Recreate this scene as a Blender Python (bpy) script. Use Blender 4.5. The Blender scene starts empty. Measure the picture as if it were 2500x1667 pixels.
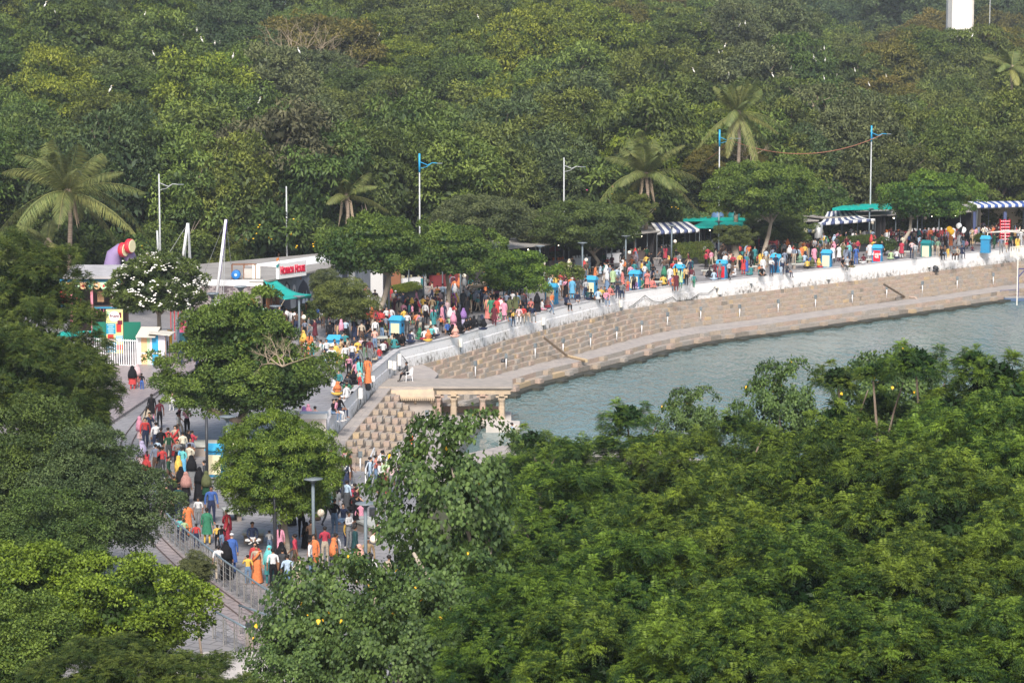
import bpy, bmesh, math, random
import numpy as np
from mathutils import Vector, Matrix
R = math.radians
rnd = random.Random(7)
scene = bpy.context.scene
COL = scene.collection

# ------------------------------------------------------------------ camera
HC = 23.4            # camera height above the promenade (promenade is z = 0)
FPX = 6500.0         # focal length in photo pixels (photo is 2500 px wide)
PITCH = math.atan(813.5 / FPX)
cam = bpy.data.cameras.new('camera'); cam.sensor_width = 36; cam.lens = FPX / 2500 * 36
cam.clip_start = 1; cam.clip_end = 9000
camo = bpy.data.objects.new('camera', cam); COL.objects.link(camo)
camo.location = (0, 0, HC); camo.rotation_euler = (math.pi / 2 - PITCH, 0, 0)
scene.camera = camo

# ------------------------------------------------------------------ light
SUN_EL, SUN_AZ = R(42), R(-177)          # azimuth measured from +Y towards +X: sun behind the camera, to the left
w = bpy.data.worlds.new('World'); scene.world = w; w.use_nodes = True
nt = w.node_tree; nt.nodes.clear()
sky = nt.nodes.new('ShaderNodeTexSky'); sky.sky_type = 'NISHITA'; sky.sun_disc = False
sky.sun_elevation = SUN_EL; sky.sun_rotation = SUN_AZ; sky.dust_density = 3.0; sky.air_density = 1.2
bg = nt.nodes.new('ShaderNodeBackground'); bg.inputs[1].default_value = 0.11
wo = nt.nodes.new('ShaderNodeOutputWorld')
nt.links.new(sky.outputs[0], bg.inputs[0]); nt.links.new(bg.outputs[0], wo.inputs[0])
sl = bpy.data.lights.new('sun', 'SUN'); sl.energy = 3.1; sl.angle = R(14); sl.color = (1.0, 0.94, 0.87)
so = bpy.data.objects.new('sun', sl); COL.objects.link(so)
sd = Vector((math.sin(SUN_AZ) * math.cos(SUN_EL), math.cos(SUN_AZ) * math.cos(SUN_EL), math.sin(SUN_EL)))
so.rotation_euler = sd.to_track_quat('Z', 'Y').to_euler()
so.location = (0, 0, 200)
vs = scene.view_settings
vs.view_transform = 'Standard'; vs.look = 'None'; vs.gamma = 1; vs.exposure = 0.80; vs.use_curve_mapping = False
cy = scene.cycles
cy.max_bounces = 6; cy.diffuse_bounces = 3; cy.glossy_bounces = 2; cy.transmission_bounces = 3
cy.transparent_max_bounces = 8; cy.volume_bounces = 0; cy.caustics_reflective = False; cy.caustics_refractive = False

# ------------------------------------------------------------------ helpers
cp, sp_ = math.cos(PITCH), math.sin(PITCH)
def ray(px, py):
    x, v = (px - 1250) / FPX, (833.5 - py) / FPX
    return Vector((x, cp + v * sp_, v * cp - sp_))
def P(px, py, z=0.0):
    d = ray(px, py); t = (z - HC) / d.z
    return Vector((d.x * t, d.y * t, z))
def PY(px, py, Y):
    d = ray(px, py); t = Y / d.y
    return Vector((d.x * t, Y, HC + d.z * t))
def proj(p):
    x, y, z = p[0], p[1], p[2] - HC
    f = y * cp - z * sp_; u = y * sp_ + z * cp
    return 1250 + FPX * x / f, 833.5 - FPX * u / f

MATS = {}
def mat(name, col, rough=0.8, col2=None, scale=6.0, bump=0.0, metal=0.0, spec=0.3, detail=4, stretch=None, lo=.35, hi=.65, emit=None):
    if name in MATS: return MATS[name]
    m = bpy.data.materials.new(name); m.use_nodes = True; nt = m.node_tree
    b = nt.nodes['Principled BSDF']
    b.inputs['Base Color'].default_value = (*col, 1); b.inputs['Roughness'].default_value = rough
    b.inputs['Metallic'].default_value = metal; b.inputs['Specular IOR Level'].default_value = spec
    if emit: b.inputs['Emission Color'].default_value = (*emit[0], 1); b.inputs['Emission Strength'].default_value = emit[1]
    if col2 is not None or bump:
        tc = nt.nodes.new('ShaderNodeTexCoord'); mp = nt.nodes.new('ShaderNodeMapping')
        nt.links.new(tc.outputs['Object'], mp.inputs[0])
        if stretch: mp.inputs['Scale'].default_value = stretch
        n = nt.nodes.new('ShaderNodeTexNoise'); n.inputs['Scale'].default_value = scale; n.inputs['Detail'].default_value = detail
        nt.links.new(mp.outputs[0], n.inputs[0])
        if col2 is not None:
            r = nt.nodes.new('ShaderNodeValToRGB'); r.color_ramp.elements[0].position = lo; r.color_ramp.elements[1].position = hi
            r.color_ramp.elements[0].color = (*col, 1); r.color_ramp.elements[1].color = (*col2, 1)
            nt.links.new(n.outputs[0], r.inputs[0]); nt.links.new(r.outputs[0], b.inputs['Base Color'])
        if bump:
            bp = nt.nodes.new('ShaderNodeBump'); bp.inputs['Strength'].default_value = bump; bp.inputs['Distance'].default_value = .05
            nt.links.new(n.outputs[0], bp.inputs['Height']); nt.links.new(bp.outputs[0], b.inputs['Normal'])
    MATS[name] = m; return m

def tag(o, label=None, cat=None, group=None, kind=None):
    if label:
        w_ = label.split()
        if len(w_) > 16: w_ = [a for a in w_ if a != 'the'][:16]
        o['label'] = ' '.join(w_)
    if cat: o['category'] = cat
    if group: o['group'] = group
    if kind: o['kind'] = kind
    return o
def link(name, me, parent=None):
    o = bpy.data.objects.new(name, me); COL.objects.link(o)
    if parent is not None: o.parent = parent
    return o
def empty(name, loc=(0, 0, 0), rz=0.0):
    o = bpy.data.objects.new(name, None); COL.objects.link(o); o.location = loc; o.rotation_euler = (0, 0, rz)
    o.empty_display_size = .3; return o
def children_of(o): return [c for c in CH.get(o.name, [])]
CH = {}
def copy_tree(src, loc=None, rz=None, sc=None):
    r = src.copy(); COL.objects.link(r)
    if loc is not None: r.location = loc
    if rz is not None: r.rotation_euler = (0, 0, rz)
    if sc is not None: r.scale = sc if hasattr(sc, '__len__') else (sc, sc, sc)
    for c in list(src.children):
        d = c.copy(); COL.objects.link(d); d.parent = r
        for g in list(c.children):
            e = g.copy(); COL.objects.link(e); e.parent = d
    return r

class MB:
    def __init__(s): s.v = []; s.f = []; s.m = []; s.k = 0
    def add(s, vs_, fs, k=None):
        o = len(s.v); s.v += [tuple(v) for v in vs_]; s.f += [tuple(i + o for i in f) for f in fs]
        s.m += [s.k if k is None else k] * len(fs); return s
    def box(s, c, d, rz=0.0, k=None, tilt=None):
        x, y, z = d[0] / 2, d[1] / 2, d[2] / 2
        M = Matrix.Rotation(rz, 3, 'Z')
        if tilt: M = M @ Matrix.Rotation(tilt[1], 3, tilt[0])
        c = Vector(c)
        vs_ = [c + M @ Vector((a * x, b * y, e * z)) for a, b, e in ((-1,-1,-1),(1,-1,-1),(1,1,-1),(-1,1,-1),(-1,-1,1),(1,-1,1),(1,1,1),(-1,1,1))]
        return s.add(vs_, [(0,3,2,1),(4,5,6,7),(0,1,5,4),(1,2,6,5),(2,3,7,6),(3,0,4,7)], k)
    def tube(s, pts, rad, n=6, k=None, cap=True):
        pts = [Vector(p) for p in pts]; m = len(pts)
        if not hasattr(rad, '__len__'): rad = [rad] * m
        vs_ = []; fs = []
        up = Vector((0, 0, 1)); prev = None
        for i, p in enumerate(pts):
            t = (pts[min(i + 1, m - 1)] - pts[max(i - 1, 0)])
            t = t.normalized() if t.length > 1e-9 else up
            a = prev if prev is not None else (Vector((1, 0, 0)) if abs(t.z) > .8 else up)
            a = (a - t * a.dot(t)); a = a.normalized() if a.length > 1e-6 else t.orthogonal().normalized()
            b = t.cross(a); prev = a
            for j in range(n):
                an = 2 * math.pi * j / n
                vs_.append(p + (a * math.cos(an) + b * math.sin(an)) * rad[i])
        for i in range(m - 1):
            for j in range(n):
                q = (j + 1) % n
                fs.append((i * n + j, i * n + q, (i + 1) * n + q, (i + 1) * n + j))
        if cap: fs.append(tuple(range(n - 1, -1, -1))); fs.append(tuple((m - 1) * n + j for j in range(n)))
        return s.add(vs_, fs, k)
    def lathe(s, c, prof, n=12, k=None, sx=1, sy=1):
        c = Vector(c); vs_ = []; fs = []
        for r_, z in prof:
            for j in range(n):
                a = 2 * math.pi * j / n; vs_.append(c + Vector((r_ * sx * math.cos(a), r_ * sy * math.sin(a), z)))
        for i in range(len(prof) - 1):
            for j in range(n):
                q = (j + 1) % n; fs.append((i * n + j, i * n + q, (i + 1) * n + q, (i + 1) * n + j))
        fs.append(tuple(range(n - 1, -1, -1))); fs.append(tuple((len(prof) - 1) * n + j for j in range(n)))
        return s.add(vs_, fs, k)
    def quad(s, a, b, c, d, k=None): return s.add([a, b, c, d], [(0, 1, 2, 3)], k)
    def prism(s, poly, z0, z1, k=None):
        n = len(poly); vs_ = [(p[0], p[1], z0) for p in poly] + [(p[0], p[1], z1) for p in poly]
        fs = [tuple(range(n - 1, -1, -1)), tuple(range(n, 2 * n))] + [(i, (i + 1) % n, n + (i + 1) % n, n + i) for i in range(n)]
        return s.add(vs_, fs, k)
    def mesh(s, name, mats, smooth=False):
        me = bpy.data.meshes.new(name); me.from_pydata(s.v, [], s.f)
        mats = mats if isinstance(mats, (list, tuple)) else [mats]
        for m_ in mats: me.materials.append(m_)
        if len(mats) > 1: me.polygons.foreach_set('material_index', s.m)
        if smooth: me.polygons.foreach_set('use_smooth', [True] * len(me.polygons))
        me.update(); return me
    def build(s, name, mats, parent=None, smooth=False):
        return link(name, s.mesh(name, mats, smooth), parent)

def npmesh(name, V, F, mats, tint=None):
    """V (n,3), F (m,4) numpy -> mesh, fast; tint = per-face float attribute"""
    me = bpy.data.meshes.new(name)
    n, m = len(V), len(F)
    me.vertices.add(n); me.vertices.foreach_set('co', V.astype(np.float32).ravel())
    me.loops.add(m * 4); me.loops.foreach_set('vertex_index', F.astype(np.int32).ravel())
    me.polygons.add(m); me.polygons.foreach_set('loop_start', np.arange(0, m * 4, 4, dtype=np.int32))
    me.update(calc_edges=True)
    for q in (mats if isinstance(mats, (list, tuple)) else [mats]): me.materials.append(q)
    if tint is not None:
        a = me.attributes.new('tint', 'FLOAT', 'FACE'); a.data.foreach_set('value', tint.astype(np.float32))
    return me

def norm(a): return a / np.maximum(np.linalg.norm(a, axis=-1, keepdims=True), 1e-9)
# ------------------------------------------------------------------ foliage
def leafmat(name, c_dark, c_pale, trans=.28, var=.2, hv=1.0):
    """leaf colour with painted light: old and shaded (tint 0) to young and lit (tint 1), slight shift per tree"""
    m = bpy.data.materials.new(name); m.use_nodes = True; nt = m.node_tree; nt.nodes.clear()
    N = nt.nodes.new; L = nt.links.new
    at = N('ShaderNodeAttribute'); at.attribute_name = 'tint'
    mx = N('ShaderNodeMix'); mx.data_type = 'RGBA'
    mx.inputs[6].default_value = (*c_dark, 1); mx.inputs[7].default_value = (*c_pale, 1)
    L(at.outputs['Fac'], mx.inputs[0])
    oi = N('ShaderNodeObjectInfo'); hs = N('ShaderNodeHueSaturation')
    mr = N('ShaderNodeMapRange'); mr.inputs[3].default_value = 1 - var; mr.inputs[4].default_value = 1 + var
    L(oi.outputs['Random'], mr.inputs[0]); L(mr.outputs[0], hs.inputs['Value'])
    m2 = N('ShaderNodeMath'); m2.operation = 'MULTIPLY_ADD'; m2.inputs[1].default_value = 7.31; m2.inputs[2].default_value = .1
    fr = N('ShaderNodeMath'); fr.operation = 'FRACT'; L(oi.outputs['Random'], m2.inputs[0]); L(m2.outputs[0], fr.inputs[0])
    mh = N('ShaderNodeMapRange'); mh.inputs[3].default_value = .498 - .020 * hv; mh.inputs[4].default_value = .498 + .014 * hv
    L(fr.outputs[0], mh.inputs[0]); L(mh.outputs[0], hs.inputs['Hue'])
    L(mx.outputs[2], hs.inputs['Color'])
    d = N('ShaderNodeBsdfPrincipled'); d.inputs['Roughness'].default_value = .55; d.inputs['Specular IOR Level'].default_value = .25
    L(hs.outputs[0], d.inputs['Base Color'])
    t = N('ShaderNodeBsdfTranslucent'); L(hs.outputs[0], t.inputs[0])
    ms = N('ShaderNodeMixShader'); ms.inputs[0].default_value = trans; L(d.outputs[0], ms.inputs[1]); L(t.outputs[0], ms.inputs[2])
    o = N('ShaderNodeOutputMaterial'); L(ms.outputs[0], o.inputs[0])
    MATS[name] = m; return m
leafmat('leaf_deep',  (.038, .070, .022), (.140, .205, .042))
leafmat('leaf_mid',   (.052, .086, .024), (.200, .260, .048))
leafmat('leaf_olive', (.056, .084, .026), (.175, .225, .052))
leafmat('leaf_grey',  (.058, .080, .034), (.165, .195, .072), .2)
leafmat('leaf_bright',(.050, .092, .018), (.250, .310, .034))
leafmat('leaf_yellow',(.075, .082, .022), (.230, .200, .040))
leafmat('leaf_brown', (.066, .068, .036), (.160, .150, .076), .2)
leafmat('leaf_blue',  (.040, .070, .030), (.130, .185, .064))
leafmat('leaf_fresh', (.040, .090, .018), (.210, .320, .036), .3, .08)
leafmat('leaf_neem',  (.018, .048, .012), (.215, .315, .034), .3, .15, .7)
leafmat('leaf_peepal',(.026, .056, .020), (.125, .200, .044), .2, .08, .2)
leafmat('leaf_round', (.040, .080, .014), (.250, .350, .034), .28, .10, .25)
leafmat('leaf_park', (.042, .085, .020), (.185, .265, .042), .28, .08, .2)
leafmat('leaf_palm',  (.085, .125, .035), (.250, .260, .085), .25, .15)
mat('leaf_gold', (.75, .42, .02), .6)
mat('flower_white', (.85, .83, .78), .6)
mat('flower_yellow', (.80, .50, .02), .6)
mat('flower_pink', (.75, .10, .28), .6)
mat('bark', (.16, .12, .09), .9, (.27, .22, .175), 3, .4, stretch=(1, 1, .25))
mat('bark_pale', (.24, .20, .16), .9, (.36, .31, .25), 3, .4, stretch=(1, 1, .25))
mat('bark_dry', (.30, .24, .17), .9)
mat('bark_palm', (.20, .155, .12), .9, (.34, .27, .21), 2.2, .4, stretch=(.4, .4, 5))

def leaf_cards(C, A, Nn, Ln, Wd, fold=.25):
    """folded rhombic leaves: centre base C, axis A, normal N, length, width"""
    A = norm(A); S = norm(np.cross(A, Nn)); U = np.cross(S, A)
    Ln = Ln[:, None]; Wd = Wd[:, None]
    b = C; t = C + A * Ln - U * Ln * .12
    mid = C + A * Ln * .45
    l = mid + S * Wd * .5 + U * Wd * fold; r = mid - S * Wd * .5 + U * Wd * fold
    V = np.stack([b, r, t, l], 1).reshape(-1, 3)
    F = np.arange(len(C) * 4).reshape(-1, 4)
    return V, F

def rdir(g, n, zmin=-1.0):
    z = g.uniform(zmin, 1, n); a = g.uniform(0, 2 * np.pi, n); r = np.sqrt(1 - z * z)
    return np.stack([r * np.cos(a), r * np.sin(a), z], 1)

def clump_centres(g, RX, RZ, n, zmin=-.45, inner=.25, lobes=7, rough=.22):
    D = rdir(g, n, zmin)
    LD = rdir(g, lobes, -.2); amp = g.uniform(.5, 1, lobes)
    f = 1 - rough + rough * 1.6 * np.max(np.clip(D @ LD.T, 0, 1) ** 3 * amp, axis=1)
    rad = f * g.uniform(.86, 1.04, n)
    k = g.random(n) < inner; rad[k] *= g.uniform(.45, .8, k.sum())
    C = D * rad[:, None] * np.array([RX, RX, RZ])
    return C, D, k

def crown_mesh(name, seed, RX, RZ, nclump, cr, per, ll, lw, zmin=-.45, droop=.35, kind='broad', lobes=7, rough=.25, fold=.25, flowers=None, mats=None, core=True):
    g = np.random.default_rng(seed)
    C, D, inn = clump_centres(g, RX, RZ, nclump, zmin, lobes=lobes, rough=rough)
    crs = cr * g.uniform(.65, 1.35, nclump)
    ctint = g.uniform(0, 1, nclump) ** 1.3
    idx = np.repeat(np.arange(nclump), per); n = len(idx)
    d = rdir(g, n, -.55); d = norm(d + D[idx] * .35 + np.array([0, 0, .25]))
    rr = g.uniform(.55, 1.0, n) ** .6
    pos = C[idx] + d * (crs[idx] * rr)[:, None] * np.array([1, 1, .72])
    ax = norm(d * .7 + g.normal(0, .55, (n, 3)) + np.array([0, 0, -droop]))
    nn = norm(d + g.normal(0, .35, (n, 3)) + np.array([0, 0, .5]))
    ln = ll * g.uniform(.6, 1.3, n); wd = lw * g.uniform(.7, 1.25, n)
    tint = np.clip(ctint[idx] * .55 + (d[:, 2] > .2) * .18 + g.normal(0, .16, n) + .05, 0, 1)  # random clump tone, plus top light painted on upward leaves
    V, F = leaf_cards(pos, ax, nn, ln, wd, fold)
    if core:   # inner, older leaves: larger, inner shade put into their dark tint, fill the crown so that it is not see-through
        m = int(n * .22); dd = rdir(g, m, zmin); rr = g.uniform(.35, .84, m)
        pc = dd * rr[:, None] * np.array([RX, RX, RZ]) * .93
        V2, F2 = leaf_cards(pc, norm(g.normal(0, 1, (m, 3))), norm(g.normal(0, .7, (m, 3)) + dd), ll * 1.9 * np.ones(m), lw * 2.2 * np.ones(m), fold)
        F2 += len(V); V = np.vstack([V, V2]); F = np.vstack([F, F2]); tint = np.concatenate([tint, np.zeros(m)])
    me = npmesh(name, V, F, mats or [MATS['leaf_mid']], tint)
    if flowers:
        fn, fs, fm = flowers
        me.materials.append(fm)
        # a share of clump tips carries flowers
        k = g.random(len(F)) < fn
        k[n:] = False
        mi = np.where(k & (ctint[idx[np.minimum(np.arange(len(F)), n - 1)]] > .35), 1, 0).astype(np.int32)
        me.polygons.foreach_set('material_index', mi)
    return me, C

def trunk_mesh(name, seed, h, r0, targets, m, bend=.5, base_fork=.35, nl=7, n=7, zoff=0.0):
    """tapered bent trunk with limbs reaching up to some of the clump centres (targets in crown space, crown centre at height h)"""
    g = random.Random(seed); b = MB()
    pts = []; x = y = 0
    top = h * base_fork if base_fork < 1 else h
    for i in range(6):
        t = i / 5; pts.append((x, y, top * t - .15)); x += g.uniform(-bend, bend) * .3; y += g.uniform(-bend, bend) * .3
    b.tube(pts, [r0 * (1.35 if i == 0 else 1 - .08 * i) for i in range(6)], n)
    fork = Vector(pts[-1]) - Vector((0, 0, .1))
    tg = list(targets); g.shuffle(tg)
    for c in tg[:nl]:
        e = Vector((c[0] * .95, c[1] * .95, c[2] * .95 + h))
        q = []; dv = e - fork
        for i in range(5):
            t = i / 4; p = fork + dv * t; p += Vector((g.uniform(-1, 1), g.uniform(-1, 1), math.sin(t * math.pi) * .9)) * dv.length * .07
            q.append(p if 0 < i else fork)
        b.tube(q, [r0 * .62, r0 * .5, r0 * .36, r0 * .22, r0 * .08], 5, cap=False)
    return b.mesh(name, [m], True)

def tree(name, loc, crown_me, trunk_me, ch, label, leaf=None, rz=0., sc=(1, 1, 1), group=None, cat='tree'):
    t = empty(name, loc, rz); t.scale = sc
    c = link('crown', crown_me, t); c.location = (0, 0, ch)
    if leaf:
        c.material_slots[0].link = 'OBJECT'; c.material_slots[0].material = MATS[leaf]
    if trunk_me is not None: link('trunk', trunk_me, t)
    tag(t, label, cat, group); return t
# ------------------------------------------------------------------ ground, water, steps, wall
def sm(t): t = max(0., min(1., t)); return t * t * (3 - 2 * t)
BACK = [(-140, 190), (-70, 208), (-30, 219), (-8, 232), (8, 250), (25, 262), (45, 275), (75, 296), (140, 330)]
def interp(tab, x):
    if x <= tab[0][0]: return tab[0][1]
    for (a, b), (c, d) in zip(tab, tab[1:]):
        if x <= c: return b + (d - b) * (x - a) / (c - a)
    return tab[-1][1]
def hill(x, y):
    r = y - interp(BACK, x)
    if r <= 0: return -.02
    top = 15.5 - 7.5 * sm((x - 25) / 40)
    z = top * sm(r / 210) * (1 if r < 210 else 1 - .30 * sm((r - 230) / 150) + .5 * sm((r - 400) / 150))
    return z + .5 * math.sin(x * .09) * math.sin(y * .07) * min(1, r / 40)
WZ, TZ, BZ, LZ = -3.98, .10, -1.30, -3.12     # water, wall top, wall base, landing
WT = [(-9.9, 140), (-10.5, 151.3), (-9.3, 166.6), (-9.2, 169.3), (-7.93, 180.3)]
WTpx = [(971, 854), (1114, 820), (1236, 784), (1369, 751), (1453, 732), (1517, 716), (1632, 699), (1749, 686), (1900, 668), (2104, 646), (2283, 626), (2410, 612), (2500, 602), (2700, 582)]
WTw = [Vector((a, b, TZ)) for a, b in WT] + [P(a, b, TZ) for a, b in WTpx]
def shore_near(x): return interp([(-8, 150), (0, 164), (9, 163), (16, 152), (25, 135), (40, 112), (80, 100)], x)

# terrain sheet: lake bed and banks low, promenade level, wooded hill rising behind, out to the horizon
xs = [-3000, -1200, -600, -300] + list(range(-200, 201, 8)) + [300, 600, 1200, 3000]
ys = [-200, 0, 40] + list(range(60, 640, 8)) + [700, 800, 1000, 1400, 2200, 4000, 6500]
xs = [float(a) for a in xs]; ys = [float(a) for a in ys]
def wallx_at(y):
    for a, b in zip(WTw, WTw[1:]):
        if a.y <= y <= b.y: return a.x + (b.x - a.x) * (y - a.y) / (b.y - a.y)
    return -10 if y < 140 else 90
V = []
for y in ys:
    for x in xs:
        if y < interp(BACK, x):
            z = -3.0 if (y < shore_near(x) - 2) else -5.2
            if x < wallx_at(y) - 6 and (y > 138 or x < -18): z = -.6
        else: z = hill(x, min(y, 900)) + .02
        V.append((x, y, z))
nx = len(xs)
F = [(j * nx + i, j * nx + i + 1, (j + 1) * nx + i + 1, (j + 1) * nx + i) for j in range(len(ys) - 1) for i in range(nx - 1)]
mb = MB(); mb.add(V, F)
g_ = mb.build('ground', mat('soil', (.055, .050, .030), .95, (.06, .075, .03), .25, .5), None, True)
tag(g_, 'dark soil and undergrowth below the trees, rising to the wooded hill', None, None, 'structure')

# water
def water_mat():
    m = bpy.data.materials.new('lake_water'); m.use_nodes = True; nt = m.node_tree
    N = nt.nodes.new; L = nt.links.new; b = nt.nodes['Principled BSDF']
    b.inputs['Roughness'].default_value = .14; b.inputs['IOR'].default_value = 1.333; b.inputs['Specular IOR Level'].default_value = .5
    g = N('ShaderNodeNewGeometry')
    mp = N('ShaderNodeMapping'); mp.inputs['Scale'].default_value = (1.0, .33, 1); mp.inputs['Rotation'].default_value = (0, 0, R(12)); L(g.outputs['Position'], mp.inputs[0])
    n1 = N('ShaderNodeTexNoise'); n1.inputs['Scale'].default_value = 1.25; n1.inputs['Detail'].default_value = 3; n1.inputs['Distortion'].default_value = .5; L(mp.outputs[0], n1.inputs[0])
    n2 = N('ShaderNodeTexNoise'); n2.inputs['Scale'].default_value = 3.6; n2.inputs['Detail'].default_value = 2; L(mp.outputs[0], n2.inputs[0])
    n3 = N('ShaderNodeTexNoise'); n3.inputs['Scale'].default_value = .035; n3.inputs['Detail'].default_value = 2; L(g.outputs['Position'], n3.inputs[0])
    mr = N('ShaderNodeMapRange'); mr.inputs[1].default_value = .4; mr.inputs[2].default_value = .62; mr.inputs[3].default_value = .28; mr.inputs[4].default_value = .95; L(n3.outputs[0], mr.inputs[0])
    ad = N('ShaderNodeMath'); ad.operation = 'MULTIPLY_ADD'; ad.inputs[1].default_value = .4; L(n2.outputs[0], ad.inputs[0]); L(n1.outputs[0], ad.inputs[2])
    bp = N('ShaderNodeBump'); bp.inputs['Distance'].default_value = .38; L(mr.outputs[0], bp.inputs['Strength']); L(ad.outputs[0], bp.inputs['Height']); L(bp.outputs[0], b.inputs['Normal'])
    b.inputs['Base Color'].default_value = (.11, .18, .18, 1)
    return m
shore = [(90, 330), (90, 100), (40, 110), (25, 133), (16, 150), (9, 161), (0, 163), (-9, 149), (-9.5, 138)] + [(p.x, p.y) for p in WTw]
mb = MB(); mb.quad((-40, 60, WZ), (400, 60, WZ), (400, 330, WZ), (-40, 330, WZ))
wat = mb.build('lake_water', water_mat()); tag(wat, 'rippled blue green lake', None, None, 'structure')

# pavement of the promenade
def pave_mat(name, c1, c2, jx, jy, rot=0., dirt=.5):
    m = bpy.data.materials.new(name); m.use_nodes = True; nt = m.node_tree
    N = nt.nodes.new; L = nt.links.new; b = nt.nodes['Principled BSDF']; b.inputs['Roughness'].default_value = .55; b.inputs['Specular IOR Level'].default_value = .35
    g = N('ShaderNodeNewGeometry'); mp = N('ShaderNodeMapping'); mp.inputs['Rotation'].default_value = (0, 0, rot); L(g.outputs['Position'], mp.inputs[0])
    br = N('ShaderNodeTexBrick'); br.inputs['Scale'].default_value = 1; br.inputs['Brick Width'].default_value = jx; br.inputs['Row Height'].default_value = jy
    br.inputs['Mortar Size'].default_value = .03; br.inputs['Color1'].default_value = (*c1, 1); br.inputs['Color2'].default_value = (*c2, 1); br.inputs['Mortar'].default_value = tuple(a * .45 for a in c1) + (1,)
    L(mp.outputs[0], br.inputs[0])
    n = N('ShaderNodeTexNoise'); n.inputs['Scale'].default_value = .35; n.inputs['Detail'].default_value = 5; L(g.outputs['Position'], n.inputs[0])
    mr = N('ShaderNodeMapRange'); mr.inputs[1].default_value = .3; mr.inputs[2].default_value = .75; mr.inputs[3].default_value = dirt; mr.inputs[4].default_value = 1.1; L(n.outputs[0], mr.inputs[0])
    mx = N('ShaderNodeVectorMath'); mx.operation = 'SCALE'; L(br.outputs[0], mx.inputs[0]); L(mr.outputs[0], mx.inputs['Scale']); L(mx.outputs[0], b.inputs['Base Color'])
    MATS[name] = m; return m
pave_mat('paving', (.30, .285, .285), (.255, .245, .25), 1.2, .6, R(25), .72)
pave_mat('paving_pink', (.33, .275, .27), (.29, .25, .25), .9, .45, R(40), .8)
mat('granite', (.22, .22, .23), .7, (.32, .31, .31), 4)
mat('kerb_dark', (.06, .06, .065), .7)
edge = [(p.x - .35, p.y) for p in WTw]
plaza = [(-140, 60), (-5, 60), (-4.0, 112), (-4.8, 131), (-6.9, 133.5), (-8.9, 134.2), (-10.2, 138)] + edge + [(100, 312), (60, 285), (45, 275), (25, 262), (8, 250), (-8, 232), (-30, 219), (-70, 208), (-140, 190)]
mb = MB(); mb.prism(plaza, -4.6, 0.0)
pr = mb.build('promenade', MATS['paving']); tag(pr, 'pale grey paved lakeside promenade', None, None, 'structure')

# stones
mat('stone_buff', (.37, .30, .235), .85, (.30, .25, .20), 5, .3)
mat('stone_grey', (.33, .295, .26), .85, (.265, .24, .215), 5, .3)
mat('stone_pink', (.385, .295, .24), .85, (.31, .245, .205), 5, .3)
mat('stone_ochre', (.46, .35, .215), .85, (.38, .29, .19), 5, .3)
mat('stone_dark', (.17, .15, .125), .9, (.24, .21, .18), 5, .3)
mat('stone_landing', (.37, .33, .30), .85, (.29, .265, .25), 1.2, .2)
mat('joint', (.13, .11, .09), .95)
mat('algae', (.035, .035, .028), .6, (.06, .06, .045), 3)
STM = [MATS[k] for k in ('stone_buff', 'stone_grey', 'stone_pink', 'stone_ochre', 'stone_dark')]
def white_wall_mat():
    m = bpy.data.materials.new('whitewash'); m.use_nodes = True; nt = m.node_tree
    N = nt.nodes.new; L = nt.links.new; b = nt.nodes['Principled BSDF']; b.inputs['Roughness'].default_value = .85
    g = N('ShaderNodeNewGeometry'); sx = N('ShaderNodeSeparateXYZ'); L(g.outputs['Position'], sx.inputs[0])
    mp = N('ShaderNodeMapping'); mp.inputs['Scale'].default_value = (1.5, 1.5, 1.3); L(g.outputs['Position'], mp.inputs[0])
    n = N('ShaderNodeTexNoise'); n.inputs['Scale'].default_value = 2.0; n.inputs['Detail'].default_value = 7; n.inputs['Roughness'].default_value = .72; L(mp.outputs[0], n.inputs[0])
    n2 = N('ShaderNodeTexNoise'); n2.inputs['Scale'].default_value = .16; n2.inputs['Detail'].default_value = 3; L(g.outputs['Position'], n2.inputs[0])
    h = N('ShaderNodeMapRange'); h.inputs[1].default_value = -1.35; h.inputs[2].default_value = -.15; h.inputs[3].default_value = .20; h.inputs[4].default_value = -.06; L(sx.outputs[2], h.inputs[0])
    a = N('ShaderNodeMath'); L(n.outputs[0], a.inputs[0]); L(h.outputs[0], a.inputs[1])
    s2 = N('ShaderNodeMath'); s2.operation = 'MULTIPLY_ADD'; s2.inputs[1].default_value = .42; L(n2.outputs[0], s2.inputs[0]); L(a.outputs[0], s2.inputs[2])
    r = N('ShaderNodeValToRGB'); e = r.color_ramp.elements
    e[0].position = .73; e[0].color = (.70, .69, .70, 1); e[1].position = .98; e[1].color = (.14, .13, .12, 1)
    q = e.new(.87); q.color = (.56, .545, .53, 1)
    L(s2.outputs[0], r.inputs[0]); L(r.outputs[0], b.inputs['Base Color'])
    bp = N('ShaderNodeBump'); bp.inputs['Strength'].default_value = .35; bp.inputs['Distance'].default_value = .04; L(n.outputs[0], bp.inputs['Height']); L(bp.outputs[0], b.inputs['Normal'])
    MATS['whitewash'] = m; return m
white_wall_mat()

def resample(pts, n):
    pts = [Vector(p) for p in pts]; L = [0]
    for a, b in zip(pts, pts[1:]): L.append(L[-1] + (b - a).length)
    out = []
    for i in range(n):
        s = L[-1] * i / (n - 1); k = 0
        while k < len(L) - 2 and L[k + 1] < s: k += 1
        t = (s - L[k]) / max(1e-9, L[k + 1] - L[k]); out.append(pts[k].lerp(pts[k + 1], t))
    return out
def smooth(pts, it=2):
    for _ in range(it): pts = [pts[0]] + [(a + b * 2 + c) / 4 for a, b, c in zip(pts, pts[1:], pts[2:])] + [pts[-1]]
    return pts

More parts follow.
